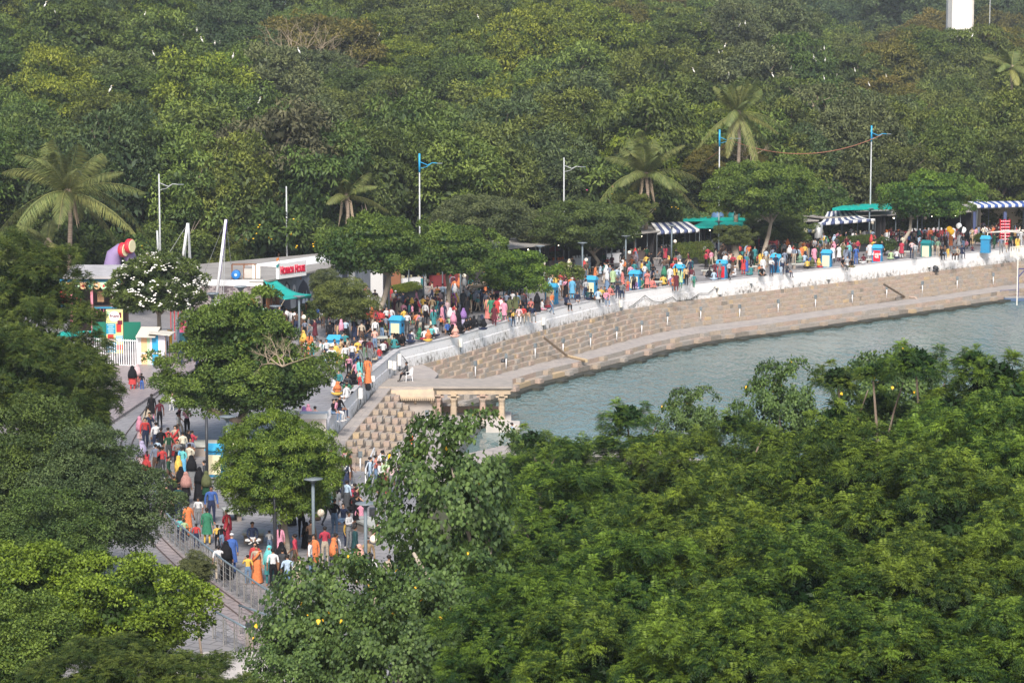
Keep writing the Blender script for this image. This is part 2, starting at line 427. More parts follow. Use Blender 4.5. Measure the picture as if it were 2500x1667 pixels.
# the retaining wall: body, ledge and coping
wl = resample(WTw, 90)
def offs(pts, d, z):
    o = []
    for i, p in enumerate(pts):
        t = (pts[min(i + 1, len(pts) - 1)] - pts[max(i - 1, 0)]); t.z = 0; t.normalize(); o.append(Vector((p.x + t.y * d, p.y - t.x * d, z)))
    return o
def strip(mb, rows, k=None):
    n = len(rows[0]); vs_ = [p for r_ in rows for p in r_]
    mb.add(vs_, [(j * n + i, (j + 1) * n + i, (j + 1) * n + i + 1, j * n + i + 1) for j in range(len(rows) - 1) for i in range(n - 1)], k)
wall = empty('retaining_wall', (0, 0, 0)); tag(wall, 'long whitewashed weathered retaining wall curving between the promenade and the lake steps', 'wall')
mb = MB(); strip(mb, [offs(wl, -.40, -.3), offs(wl, -.40, .06), offs(wl, .0, .06), offs(wl, .0, -.55), offs(wl, .035, -.60), offs(wl, .07, -1.6)]); mb.build('wall_face', MATS['whitewash'], wall)
mat('coping', (.36, .355, .36), .8, (.47, .46, .46), 1.5, .2)
mb = MB()
for i in range(len(wl) - 1):      # coping stones in short lengths with joints
    a, b = wl[i], wl[i + 1]; t = (b - a).normalized(); c = (a + b) / 2 + Vector((-t.y, t.x, 0)) * .20
    mb.box((c.x, c.y, .085), ((b - a).length - .015, .46, .05), math.atan2(t.y, t.x))
mb.build('coping', MATS['coping'], wall)

# far steps: curves at four levels, from the corner by the pavilion to beyond the frame
far_wall = [p.copy() for p in WTw[5:]]
far_back = [P(*q, LZ) for q in [(1010, 968), (1060, 955), (1180, 925), (1300, 893), (1366, 877), (1402, 869), (1517, 838), (1575, 822), (1650, 806), (1718, 796), (1810, 785), (1900, 774), (1976, 763), (2100, 747), (2206, 733), (2308, 720), (2410, 704), (2500, 691), (2700, 668)]]
far_front = [P(*q, LZ) for q in [(1060, 985), (1180, 948), (1300, 910), (1400, 886), (1504, 861), (1606, 833), (1708, 813), (1810, 799), (1900, 788), (2100, 760), (2232, 742), (2308, 731), (2410, 716), (2500, 703), (2700, 682)]]
NS = 150
A = smooth(resample(far_wall, NS), 3); B = smooth(resample(far_back, NS), 3); C_ = smooth(resample(far_front, NS), 3)
steps = empty('lake_steps', (0, 0, 0)); tag(steps, 'broad flight of weathered stone steps curving down to the lake', None, None, 'structure')
NC = 6; RZ_ = (BZ - LZ) / NC
def lerp_curve(P0, P1, t, z):
    return [Vector((a.x + (b.x - a.x) * t, a.y + (b.y - a.y) * t, z)) for a, b in zip(P0, P1)]
ST_SOLO = [0]
def lay_course(curve, z0, z1, depth, wmean, out_solo, out_mass, block_every, phase, block_out, tones=(7, 2.5, 3, .3, .15), face=1, blocks=True, bo_tone=3):
    """a row of stones along a curve; face +1: front looks to the right of the direction of travel"""
    L = [0]
    for a, b in zip(curve, curve[1:]): L.append(L[-1] + (b - a).length)
    s = 0.; k = 0; nb = phase
    def at(s):
        k = 0
        lo, hi = 0, len(L) - 1
        while hi - lo > 1:
            m_ = (lo + hi) // 2
            if L[m_] <= s: lo = m_
            else: hi = m_
        t = (s - L[lo]) / max(1e-9, L[lo + 1] - L[lo]); p = curve[lo].lerp(curve[lo + 1], t)
        d = (curve[lo + 1] - curve[lo]); d.z = 0; return p, d.normalized()
    while s < L[-1] - .2:
        wd = wmean * rnd.uniform(.7, 1.35); p, d = at(s + wd / 2)
        n = Vector((d.y, -d.x, 0)) * face; pr_ = rnd.uniform(0, .022)
        c = p + n * (pr_ - depth / 2 + .03)
        tone = rnd.choices(range(5), tones)[0]
        item = (c, (wd - .022, depth, z1 - z0 - rnd.uniform(.004, .014)), math.atan2(d.y, d.x), tone, (z0 + z1) / 2)
        px, py = proj(p)
        (out_solo if -60 < px < 2560 else out_mass).append(item)
        s += wd
    if blocks:
        s = phase
        while s < L[-1] - .6:
            p, d = at(s); n = Vector((d.y, -d.x, 0)) * face
            c = p + n * (block_out / 2 + .03); px, py = proj(p)
            if -60 < px < 2560:
                BLOCKS.append((c, (.62 * rnd.uniform(.92, 1.1), block_out, (z1 - z0) * rnd.uniform(.84, .93)), math.atan2(d.y, d.x), rnd.choices(range(5), (5, 2, 2.5, .5 if bo_tone == 3 else .3, .05))[0], (z0 + z1) / 2 + .004))
            s += block_every * rnd.uniform(.93, 1.07)
BLOCKS = []; SOLO = []; MASS = []
mb = MB()
rows = []
for k in range(NC):
    t0, t1 = (k + .55) / (NC + .55), (k + 1.55) / (NC + .55)
    z1 = BZ - RZ_ * k; z0 = z1 - RZ_
    if k == 0: rows.append(lerp_curve(A, B, -.02, BZ))
    cur = lerp_curve(A, B, t0, z1); rows += [cur, [Vector((p.x, p.y, z0)) for p in cur]]
    lay_course([Vector((p.x, p.y, 0)) for p in cur], z0, z1 + .012, .26, .46, SOLO, MASS, 2.7, .6 + (1.35 if k % 2 else 0), .17)
rows.append([Vector((p.x, p.y, LZ)) for p in B]); rows.append(C_)
strip(mb, rows[:-2] + [rows[-2], rows[-1]])
mb.build('step_core', MATS['stone_grey'], steps)
# two lower steps, then the dark wet foot
for k in range(2):
    cur = offs(C_, .55 * k, 0); z1 = LZ - .33 * k; z0 = z1 - .33
    mb = MB(); strip(mb, [offs(C_, .55 * k - .6, z1 + .0), offs(C_, .55 * k, z1), offs(C_, .55 * k, z0)]); mb.build('step_core', MATS['stone_grey'], steps)
    lay_course(cur, z0, z1 + .014, .5, 1.5, SOLO, MASS, 4.4, .8 + 2.2 * k, .42, (3, 6, 1.5, .2, .6), bo_tone=1)
mb = MB(); strip(mb, [offs(C_, .5, LZ - .66), offs(C_, 1.25, LZ - .67), offs(C_, 1.3, LZ - 1.6)]); mb.build('wet_foot', MATS['algae'], steps)
mb = MB()
cur = offs(C_, 1.25, 0)
for i in range(2, NS - 1, 6):
    d = (cur[i] - cur[i - 1]).normalized(); n = Vector((d.y, -d.x, 0)); c = cur[i] + n * .25
    mb.box((c.x, c.y, LZ - .78), (.9, .6, .26), math.atan2(d.y, d.x))
mb.build('foot_block', MATS['algae'], steps); 
# landing slabs
mb = MB()
for i in range(NS - 1):
    m_ = 2
    for j in range(m_):
        t0, t1 = j / m_, (j + 1) / m_
        q = [B[i].lerp(C_[i], t0), B[i + 1].lerp(C_[i + 1], t0), B[i + 1].lerp(C_[i + 1], t1), B[i].lerp(C_[i], t1)]
        c = sum(q, Vector()) / 4; q = [c + (v - c) * .985 for v in q]; z = LZ + .012 + rnd.uniform(0, .012)
        if q[0].x < 60:
            mb.add([(v.x, v.y, LZ - .05) for v in q] + [(v.x, v.y, z) for v in q], [(4, 7, 6, 5), (0, 1, 5, 4), (1, 2, 6, 5), (2, 3, 7, 6), (3, 0, 4, 7)])
sl_ = mb.build('landing_slabs', MATS['stone_landing'], steps); tag(sl_, kind='stuff')

# near steps, seen along their length, left of the pavilion
nW = [Vector((-9.95, 136, 0)), Vector((-10.35, 151.3, 0)), Vector((-9.15, 166.6, 0)), Vector((-8.75, 172.6, 0))]
nB = [Vector((-7.0, 137, 0)), Vector((-7.75, 151, 0)), Vector((-6.55, 166.6, 0)), Vector((-6.1, 172.6, 0))]
nC = [Vector((-3.0, 137, 0)), Vector((-3.9, 151, 0)), Vector((-3.0, 163, 0)), Vector((-2.0, 172.6, 0))]
near = empty('lake_steps', (0, 0, 0)); tag(near, 'stone steps with a grid of half blocks descending beside the near wall', None, None, 'structure')
A2, B2, C2 = resample(nW, 40), resample(nB, 40), resample(nC, 40)
SOLO2 = []; MASS2 = []; BL1 = BLOCKS; BLOCKS = []
rows = [lerp_curve(A2, B2, -.02, BZ)]
for k in range(NC):
    z1 = BZ - RZ_ * k; z0 = z1 - RZ_; t0 = .30 + .70 * (k / (NC - .0))
    cur = lerp_curve(A2, B2, t0, z1); rows += [cur, [Vector((p.x, p.y, z0)) for p in cur]]
    lay_course([Vector((p.x, p.y, 0)) for p in cur], z0, z1 + .012, .24, .8, SOLO2, MASS2, 3.0, .5 + (1.5 if k % 2 else 0), .36)
rows += [[Vector((p.x, p.y, LZ)) for p in B2], [Vector((p.x, p.y, LZ)) for p in C2], [Vector((p.x, p.y, LZ - 1.9)) for p in C2]]
mb = MB(); strip(mb, rows); mb.build('step_core', MATS['stone_grey'], near)
mb = MB()
for i in range(39):
    for (U, Wc, z, m_) in ((B2, C2, LZ, 4), (A2, lerp_curve(A2, B2, .30, 0), BZ, 2)):
        for j in range(m_):
            t0, t1 = j / m_, (j + 1) / m_
            q = [U[i].lerp(Wc[i], t0), U[i + 1].lerp(Wc[i + 1], t0), U[i + 1].lerp(Wc[i + 1], t1), U[i].lerp(Wc[i], t1)]
            c = sum(q, Vector()) / 4; q = [c + (v - c) * .975 for v in q]; zz = z + .01 + rnd.uniform(0, .012)
            mb.add([(v.x, v.y, z - .05) for v in q] + [(v.x, v.y, zz) for v in q], [(4, 7, 6, 5), (0, 1, 5, 4), (1, 2, 6, 5), (2, 3, 7, 6), (3, 0, 4, 7)])
sl_ = mb.build('landing_slabs', MATS['stone_landing'], near); tag(sl_, kind='stuff')
UB = {}
def unit_box(m):
    if m.name not in UB:
        b = MB(); b.box((0, 0, 0), (1, 1, 1)); UB[m.name] = b.mesh('stone_' + m.name, m)
    return UB[m.name]
def place_boxes(items, name, parent, mats, limit=300, key=None):
    items = sorted(items, key=key or (lambda it: it[0].y))
    for it in items[:limit]:
        o = link(name, unit_box(mats[it[3]]), parent); o.location = (it[0].x, it[0].y, it[4]); o.scale = it[1]; o.rotation_euler = (0, 0, it[2])
    if items[limit:]:
        mb = MB()
        for it in items[limit:]: mb.box((it[0].x, it[0].y, it[4]), it[1], it[2], it[3])
        o = mb.build(name + '_courses', mats, parent); tag(o, kind='stuff')
place_boxes(SOLO + MASS, 'stone', steps, STM); place_boxes(BL1, 'block', steps, STM)
place_boxes(SOLO2 + MASS2, 'stone', near, STM); place_boxes(BLOCKS, 'block', near, STM)
# platform above the steps, behind the pavilion, and the ledge on the camera side of the water
mb = MB(); plat = [(-9.0, 172.6), (-5.25, 172.7), (-5.25, 176.7), (-5.0, 179.5), (-5.6, 182.2), (-6.3, 184.5), (-8.2, 180.6), (-9.05, 175)]
mb.prism(plat, -4.4, BZ + .02); o = mb.build('step_platform', MATS['stone_landing']); tag(o, 'flat stone platform at the top of the lake steps', None, None, 'structure')
mb = MB()
ns = [(-9, 149), (-4, 158), (0, 163.5), (9, 161.5), (16, 150), (25, 133), (40, 110), (70, 100)]
ns2 = [(-9, 146), (-3, 154), (0, 158), (8, 156), (14, 147), (22, 130), (37, 107), (70, 96)]
for (a, b, c, d) in zip(ns, ns[1:], ns2, ns2[1:]):
    mb.prism([(c[0], c[1]), (d[0], d[1]), (b[0], b[1]), (a[0], a[1])], -5.0, -3.45)
o = mb.build('shore_path', MATS['stone_landing']); tag(o, 'pale stone path along the near shore', None, None, 'structure')
# ------------------------------------------------------------------ trees
g = random.Random(11)
BGC = []
specs = [  # RX, RZ, clumps, clump r, per, leaf len, leaf w, droop, rough
    (4.6, 4.4, 150, .95, 125, .36, .15, .35, .40),
    (5.4, 4.0, 175, .90, 120, .34, .14, .2, .45),
    (4.4, 5.2, 150, 1.00, 130, .38, .16, .5, .42),
    (6.0, 3.4, 200, .80, 105, .30, .12, .1, .32),
    (5.0, 4.8, 110, 1.25, 170, .42, .17, .6, .48),
    (4.0, 4.3, 130, .85, 125, .36, .15, .3, .40)]
for i, s in enumerate(specs):
    me, C = crown_mesh('crown_wood%d' % i, 20 + i, s[0], s[1], s[2], s[3], s[4], s[5], s[6], droop=s[7], rough=s[8], zmin=-.85, lobes=9)
    tm = trunk_mesh('trunk_wood%d' % i, 50 + i, 6.5, .26, [c for c in C if c[2] > -1], MATS['bark'], nl=9)
    BGC.append((me, tm))
KIND = {'leaf_deep': 'dark green', 'leaf_mid': 'mid green', 'leaf_olive': 'olive green', 'leaf_grey': 'dusty grey green', 'leaf_bright': 'bright green', 'leaf_yellow': 'yellow flowering', 'leaf_brown': 'dry brownish', 'leaf_blue': 'bluish green'}
# species seen in the photo at these pixels
HINT = [(90, 90, 'leaf_bright'), (140, 200, 'leaf_bright'), (60, 330, 'leaf_deep'), (500, 150, 'leaf_bright'), (560, 110, 'leaf_mid'), (640, 60, 'leaf_blue'), (470, 30, 'leaf_blue'), (300, 60, 'leaf_olive'),
 (700, 310, 'leaf_brown'), (450, 350, 'leaf_mid'), (520, 420, 'leaf_mid'), (820, 90, 'leaf_yellow'), (740, 190, 'leaf_grey'), (900, 210, 'leaf_olive'), (960, 110, 'leaf_bright'), (1180, 60, 'leaf_mid'),
 (1350, 90, 'leaf_bright'), (1290, 160, 'leaf_bright'), (1200, 180, 'leaf_mid'), (1560, 20, 'leaf_yellow'), (1450, 40, 'leaf_bright'), (1640, 30, 'leaf_mid'), (1700, 70, 'leaf_mid'), (1800, 100, 'leaf_grey'), (1900, 110, 'leaf_grey'), (1750, 160, 'leaf_olive'), (2050, 160, 'leaf_olive'),
 (2200, 150, 'leaf_yellow'), (2130, 140, 'leaf_yellow'), (2330, 90, 'leaf_yellow'), (2450, 80, 'leaf_yellow'), (1950, 40, 'leaf_mid'), (2130, 40, 'leaf_olive'), (2000, 220, 'leaf_deep'), (2100, 270, 'leaf_grey'), (2400, 350, 'leaf_mid'), (2250, 400, 'leaf_mid'),
 (2000, 420, 'leaf_deep'), (1400, 400, 'leaf_blue'), (1100, 330, 'leaf_mid'), (1000, 330, 'leaf_deep'), (1200, 430, 'leaf_olive'), (1500, 250, 'leaf_olive'), (300, 480, 'leaf_blue'), (880, 300, 'leaf_mid'), (850, 480, 'leaf_deep'), (600, 520, 'leaf_deep'), (2350, 250, 'leaf_olive')]
pool = ['leaf_deep', 'leaf_mid', 'leaf_mid', 'leaf_mid', 'leaf_olive', 'leaf_mid', 'leaf_blue', 'leaf_deep', 'leaf_bright']
rows_ = [(4.6, 5.0), (9, 6.0), (13, 6.6), (21, 7.0), (30, 7.4), (40, 7.8), (51, 8.2), (63, 8.6), (76, 9), (90, 9.4), (106, 9.8), (124, 10.2), (144, 10.8), (166, 11.5), (190, 12), (216, 12.5), (245, 13)]
NT = 0; HT = []
HLM = [(165, 400, 'the big left palm'), (388, 430, 'the leftmost street lamp'), (100, 120, 'the bright leafy crowns at the top left'), (480, 150, 'the egret roost at upper left'), (700, 320, 'the dry brown crown'), (740, 190, 'the bare branches'), (870, 110, 'the yellow flowered tree'), (700, 460, 'the lamp behind the sign'), (1024, 400, 'the blue topped lamp'), (1180, 60, 'the lone egret at the top'), (1300, 110, 'the broad bright crown'), (1200, 300, 'the middle of the hill wood'), (1377, 420, 'the half hidden lamp'), (1580, 400, 'the middle palm'), (1560, 30, 'the yellow crown at the top'),
 (1800, 260, 'the right palm'), (1760, 110, 'the wide egret roost'), (2000, 130, 'the egrets near the yellow tree'), (2130, 150, 'the yellow flowering tree'), (2128, 330, 'the right blue topped lamp'), (2340, 100, 'the white tower'), (2470, 170, 'the fan palm'), (2350, 350, 'the right edge of the wood'), (1950, 350, 'the sagging wire'), (300, 300, 'the wood above the left palm'), (600, 40, 'the blue green crowns at the top')]
for ri, (off, sp) in enumerate(rows_):
    x = -62 - off * .19
    while x < 75 + off * .22:
        xx = x + g.uniform(-1.6, 1.6); yy = interp(BACK, xx) + off + g.uniform(-2.0, 2.0)
        x += sp * g.uniform(.8, 1.12)
        z = hill(xx, yy); s = g.uniform(.85, 1.18) * (1.0 + off * .0009)
        pc = proj((xx, yy, z + 10))
        if pc[0] < -150 or pc[0] > 2660: continue
        vi = g.randrange(6)
        best = min(HINT, key=lambda h: (h[0] - pc[0]) ** 2 + (h[1] - pc[1]) ** 2)
        lf = best[2] if (best[0] - pc[0]) ** 2 + (best[1] - pc[1]) ** 2 < 80 ** 2 else g.choice(pool)
        hgt = (4.6 if ri == 0 else 8.2 if ri < 4 else 7.0) * g.uniform(.78, 1.22)
        if ri == 0: s *= .62
        me, tm = BGC[vi]
        zp = min(HLM, key=lambda h: (h[0] - pc[0]) ** 2 + (h[1] - pc[1]) ** 2); ddx = pc[0] - zp[0]; ddy = pc[1] - zp[1]
        rl = ('above' if ddy < -35 else 'below' if ddy > 35 else 'beside'); sd = ' left' if ddx < -40 else (' right' if ddx > 40 else '')
        lab = '%s tree %s%s %s' % (KIND[lf], rl, (' and%s of' % sd) if sd else '', zp[2])
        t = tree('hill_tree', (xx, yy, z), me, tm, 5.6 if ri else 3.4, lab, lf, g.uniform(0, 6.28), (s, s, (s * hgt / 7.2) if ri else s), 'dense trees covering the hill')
        HT.append((t, lab, pc))
        NT += 1
for i in range(64):   # hazy trees beyond the crest, upper right
    D = g.uniform(560, 820); px = g.uniform(1650, 2580); xx = (px - 1250) / FPX * D
    me, tm = BGC[g.randrange(6)]; s = g.uniform(1.4, 2.0)
    tree('hill_tree', (xx, D, g.uniform(8.5, 12) ), me, tm, 6.5, 'hazy blue green tree %s' % ('far beyond the crest left of the white tower' if px < 2313 else 'far beyond the crest right of the white tower'), 'leaf_blue', g.uniform(0, 6.28), (s, s, s), 'far trees fading into haze')
for px, py, D, s in [(2300, 150, 424, 1.1), (2345, 158, 420, 1.1), (2392, 158, 424, 1.1), (2255, 140, 432, 1.1), (2440, 145, 430, 1.1)]:
    p = PY(px, py, D); me, tm = BGC[rnd.randrange(6)]; t = tree('hill_tree', (p.x, p.y, p.z - 6.2 * s), me, tm, 6.2, 'leafy crown hiding the foot of the white tower, %s' % {2300: 'left', 2345: 'middle', 2392: 'right', 2255: 'far left', 2440: 'far right'}[px], 'leaf_yellow' if px > 2350 else 'leaf_mid', px, (s, s, s), 'dense trees covering the hill')
# undergrowth at the foot of the hill (low bushes that hide the trunks)
bm_, C = crown_mesh('bush', 91, 2.0, 1.5, 40, .6, 90, .34, .15, zmin=-.1)
for i in range(46):
    xx = -62 + i * 3.1 + g.uniform(-1, 1); yy = interp(BACK, xx) + g.uniform(.5, 4)
    s = g.uniform(.8, 1.5)
    tree('bush', (xx, yy, hill(xx, yy)), bm_, None, .6, 'leafy green bush along the foot of the wood, %s' % ('behind the play area' if xx < -25 else 'behind the hall' if xx < -8 else 'behind the cafe stalls' if xx < 14 else 'behind the right stalls' if xx < 50 else 'beyond the far counter'), g.choice(['leaf_mid', 'leaf_deep', 'leaf_olive']), g.uniform(0, 6), (s, s, s * 1.1), 'bushes along the foot of the hill', 'bush')
cnt = {}
for t, lab, pc in sorted(HT, key=lambda q: q[2][0]):
    cnt.setdefault(lab, []).append(t)
for lab, ts in cnt.items():
    if len(ts) > 1:
        for i, t in enumerate(ts): t['label'] = '%s %s' % ((['left', 'right'] if len(ts) == 2 else ['leftmost', 'middle', 'rightmost'])[min(i, 2)], lab)
print('trees', NT)

# ---- near trees -------------------------------------------------------
def neem_crown(name, seed, RX, RZ, ntuft, tr, nleaf, pairs=5, zmin=-.5, rough=.3):
    """tufts of drooping pinnate leaves at the twig ends"""
    q = np.random.default_rng(seed)
    def apart(Cc, dmin, n_):
        sel = []
        for i in range(len(Cc)):
            if all(np.sum((Cc[i] - Cc[j]) ** 2) > dmin * dmin for j in sel): sel.append(i)
            if len(sel) >= n_: break
        return sel
    if ntuft > 60:      # boughs first, tufts on each bough
        Cb, Db, _i = clump_centres(q, RX * .86, RZ * .86, 900, zmin, inner=.0, rough=rough, lobes=9)
        sb = apart(Cb, tr * 3.3, 60); Cb, Db = Cb[sb], Db[sb]; nb = len(sb); br = tr * q.uniform(1.25, 2.1, nb)
        ib = np.repeat(np.arange(nb), 60); dd = rdir(q, len(ib), -.35); dd = norm(dd + Db[ib] * .35)
        Cc = Cb[ib] + dd * br[ib][:, None] * np.array([1.1, 1.1, .8]); pm = q.permutation(len(Cc)); Cc, ddp = Cc[pm], dd[pm]
        sel = apart(Cc, tr * 1.12, ntuft); C, D = Cc[sel], ddp[sel]; ntuft = len(sel)
    else:
        C, D, inn = clump_centres(q, RX, RZ, ntuft * 4, zmin, inner=.16, rough=rough, lobes=9)
        sel = apart(C, tr * 1.18, ntuft); C, D = C[sel], D[sel]; ntuft = len(sel)
    tin = q.uniform(0, 1, ntuft) ** 1.5
    idx = np.repeat(np.arange(ntuft), nleaf); n = len(idx)
    a = q.uniform(0, 2 * np.pi, n); el = q.uniform(-.25, 1.15, n)
    o = np.stack([np.cos(a) * np.cos(el), np.sin(a) * np.cos(el), np.sin(el)], 1)
    o = norm(o + D[idx] * .45)
    base = C[idx] + o * tr * .15 + np.array([0, 0, 1]) * (q.uniform(-.5, .35, n) * tr)[:, None]
    Ln = tr * q.uniform(.7, 1.25, n)
    Vs, Ts = [], []
    for k in range(pairs):
        t = (k + .6) / pairs
        p = base + o * (Ln * t)[:, None] - np.array([0, 0, 1]) * (Ln * t * t * .50)[:, None]
        tang = norm(o - np.array([0, 0, 1]) * 1.0 * t)
        side = norm(np.cross(tang, np.array([0, 0, 1.0]))); up = np.cross(side, tang)
        for s in (-1, 1):
            ax = norm(side * s * .85 + tang * .6 - np.array([0, 0, .35])); ll = Ln * (.31 - .10 * abs(t - .4))
            V, F = leaf_cards(p, ax, up, ll, ll * .26, .12); Vs.append(V); Ts.append(np.clip(tin[idx] * .45 - .10 + q.normal(0, .12, n) + .38 * (el > .55) + (.10 if k < 2 else 0), 0, 1))  # tuft tops get a paler tint: highlights put into the leaf colour
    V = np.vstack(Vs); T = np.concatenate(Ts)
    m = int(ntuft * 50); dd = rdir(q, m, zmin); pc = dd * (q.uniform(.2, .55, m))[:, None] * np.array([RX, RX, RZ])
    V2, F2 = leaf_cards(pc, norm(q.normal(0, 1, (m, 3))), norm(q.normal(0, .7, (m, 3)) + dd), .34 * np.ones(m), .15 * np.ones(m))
    V = np.vstack([V, V2]); T = np.concatenate([T, np.zeros(m)])  # inner leaves at darkest tint: shade between tufts painted in
    return npmesh(name, V, np.arange(len(V)).reshape(-1, 4), [MATS['leaf_neem']], T), C
NE = []
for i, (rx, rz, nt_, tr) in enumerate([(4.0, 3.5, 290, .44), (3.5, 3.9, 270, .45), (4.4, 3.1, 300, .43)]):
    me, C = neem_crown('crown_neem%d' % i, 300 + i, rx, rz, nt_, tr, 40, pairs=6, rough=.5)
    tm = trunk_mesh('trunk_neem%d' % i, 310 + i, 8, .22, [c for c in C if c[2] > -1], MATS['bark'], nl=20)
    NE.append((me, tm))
# pixel of crown centre, depth, variant, scale
neem_list = [(1500, 1255, 100, 0, .95), (1700, 1225, 98, 1, .85), (1900, 1235, 92, 2, .95), (2080, 1200, 97, 0, .8), (2290, 1185, 88, 1, .95), (2470, 1110, 92, 2, .95),
 (1390, 1390, 88, 1, .95), (1600, 1390, 82, 2, .9), (1820, 1370, 80, 0, .95), (2060, 1320, 80, 1, .95), (2300, 1330, 76, 2, .95), (2480, 1230, 80, 0, 1.0),
 (1340, 1540, 74, 0, .85), (1560, 1560, 68, 1, .85), (1790, 1530, 70, 2, .85), (2020, 1560, 66, 0, .85), (2240, 1560, 66, 1, .85), (2460, 1520, 66, 2, .9),
 (1270, 1640, 62, 2, .7), (1500, 1720, 60, 0, .8), (1750, 1730, 58, 1, .8), (2000, 1740, 57, 2, .8), (2250, 1740, 57, 0, .8), (2450, 1730, 57, 1, .8), (1330, 1200, 112, 2, .78), (2700, 1120, 90, 0, 1.0), (2740, 1300, 78, 1, 1.0), (2700, 1500, 68, 2, .9), (2860, 1180, 84, 1, 1.0)]
nlab = ['bushy feathery neem tree with drooping leaf tufts, at the lower right of the lake']
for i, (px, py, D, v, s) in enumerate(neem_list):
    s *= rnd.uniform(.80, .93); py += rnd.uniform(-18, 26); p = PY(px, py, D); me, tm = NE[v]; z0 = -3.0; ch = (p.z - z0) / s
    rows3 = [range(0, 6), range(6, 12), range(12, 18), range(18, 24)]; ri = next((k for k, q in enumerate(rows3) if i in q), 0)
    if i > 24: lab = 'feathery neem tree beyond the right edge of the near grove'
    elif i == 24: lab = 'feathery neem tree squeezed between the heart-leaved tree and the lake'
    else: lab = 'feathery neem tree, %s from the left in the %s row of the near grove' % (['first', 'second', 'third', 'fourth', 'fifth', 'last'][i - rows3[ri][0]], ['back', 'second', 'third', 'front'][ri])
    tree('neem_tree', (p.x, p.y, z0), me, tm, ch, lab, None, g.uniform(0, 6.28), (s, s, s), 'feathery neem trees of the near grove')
# ------------------------------------------------------------------ pavilion
mat('sand_pink', (.40, .27, .215), .85, (.33, .27, .22), 1.4, .3); mat('sand_buff', (.46, .36, .25), .85, (.36, .29, .22), 2.2, .3); mat('roof_stone', (.34, .30, .265), .85, (.27, .245, .22), 1.6, .3); mat('plaster_pale', (.55, .50, .46), .85, (.42, .39, .36), 1.2, .2)
pv = empty('stone_pavilion', (0, 173, -3.75)); tag(pv, 'old sandstone pavilion with square columns standing in the lake beside the steps', 'pavilion')
def rel(o, root): 
    o.matrix_parent_inverse = Matrix.Translation(-root.location); return o
def bp(mb, name, m, root, smooth=False): return rel(mb.build(name, m, root, smooth), root)
b = MB(); b.box((-4.45, 174.75, -1.27), (8.95, 3.9, .13)); b.box((-2.55, 174.75, -1.385), (5.2, 3.7, .09)); bp(b, 'roof', MATS['roof_stone'], pv)
# carved eave over the solid half with a toothed edge
b = MB(); b.quad((-9.0, 172.85, -1.22), (-5.2, 172.85, -1.22), (-5.05, 172.2, -1.80), (-9.5, 172.2, -1.80)); b.quad((-9.5, 172.2, -1.80), (-5.05, 172.2, -1.80), (-5.05, 172.2, -1.92), (-9.5, 172.2, -1.92)); b.quad((-9.5, 172.22, -1.92), (-5.05, 172.22, -1.92), (-5.1, 172.9, -1.5), (-9.2, 172.9, -1.5)); b.quad((-9.0, 172.85, -1.22), (-9.5, 172.2, -1.80), (-9.5, 172.2, -1.92), (-9.2, 172.9, -1.5))
bp(b, 'eave', MATS['sand_buff'], pv)
b = MB()
for i in range(34): b.box((-9.42 + i * .13, 172.2, -1.98), (.075, .10, .12))
o = bp(b, 'eave_teeth', MATS['sand_buff'], pv); tag(o, kind='stuff')
b = MB(); b.box((-6.95, 173.45, -2.6), (4.0, 1.1, 2.3)); b.prism([(-8.9, 173.95), (-5.0, 173.95), (-5.0, 176.2), (-8.4, 176.2)], -3.6, -1.4); bp(b, 'wall', MATS['joint'], pv)
rows = [-1.98, -2.28, -2.62, -2.95, -3.28, -3.75]
for r_ in range(5):
    x = -8.95
    while x < -5.15:
        wd = min(rnd.uniform(.5, .95), -5.0 - x); 
        if wd < .25: break
        o = link('stone', unit_box(rnd.choice([MATS['sand_pink'], MATS['sand_buff'], MATS['sand_pink'], MATS['stone_buff']])), pv)
        o.location = Vector((x + wd / 2, 172.92, (rows[r_] + rows[r_ + 1]) / 2)) - pv.location; o.scale = (wd - .02, .12 + rnd.uniform(0, .02), rows[r_] - rows[r_ + 1] - .02); x += wd
for px in (615, 780, 955, 1120):
    x = (780 + px / 4.127 - 1250) * .02655; b = MB(); b.lathe((x, 172.62, 0), [(.05, -2.32), (.10, -2.25), (.12, -2.12), (.22, -2.04), (.24, -1.93)], 8); bp(b, 'bracket', MATS['sand_buff'], pv)
cols = [(-4.86, 173.15), (-3.84, 173.15), (-1.93, 173.15), (-.68, 173.15), (-4.86, 176.1), (-3.84, 176.1), (-1.93, 176.1), (-.68, 176.1)]
for x, y in cols:
    b = MB(); b.box((x, y, -3.32), (.46, .46, .18)); 
    b.lathe((x, y, 0), [(.24, -3.24), (.22, -3.1), (.21, -2.6), (.19, -2.55), (.19, -2.25), (.23, -2.2), (.26, -2.1)], 8)
    b.box((x, y, -2.03), (.44, .44, .14)); b.box((x, y, -1.90), (.78, .36, .13)); b.box((x, y, -1.80), (.36, .78, .10)); bp(b, 'column', MATS['sand_pink' if x < -4.5 or x == -1.93 else 'sand_buff'], pv)
b = MB()
for y in (173.15, 176.1): b.box((-2.6, y, -1.59), (5.0, .34, .31))
for x in (-4.86, -.60): b.box((x, 174.6, -1.60), (.3, 2.6, .27))
bp(b, 'beam', MATS['sand_buff'], pv)
b = MB(); b.box((-2.6, 174.6, -3.52), (5.1, 3.7, .22)); b.box((-2.6, 174.6, -4.2), (4.7, 3.4, 1.15)); b.box((-2.6, 172.72, -3.70), (5.2, .12, .16)); bp(b, 'floor', MATS['plaster_pale'], pv)
# parapet slabs between the columns
b = MB(); b.box((-2.6, 176.1, -3.2), (4.2, .12, .42)); bp(b, 'parapet', MATS['sand_pink'], pv)
b = MB(); b.box((-.6, 171.9, -4.0), (2.2, 1.6, 1.1)); o = b.build('stone_ledge', MATS['plaster_pale']); tag(o, 'pale plastered ledge at the foot of the pavilion', None, None, 'structure')

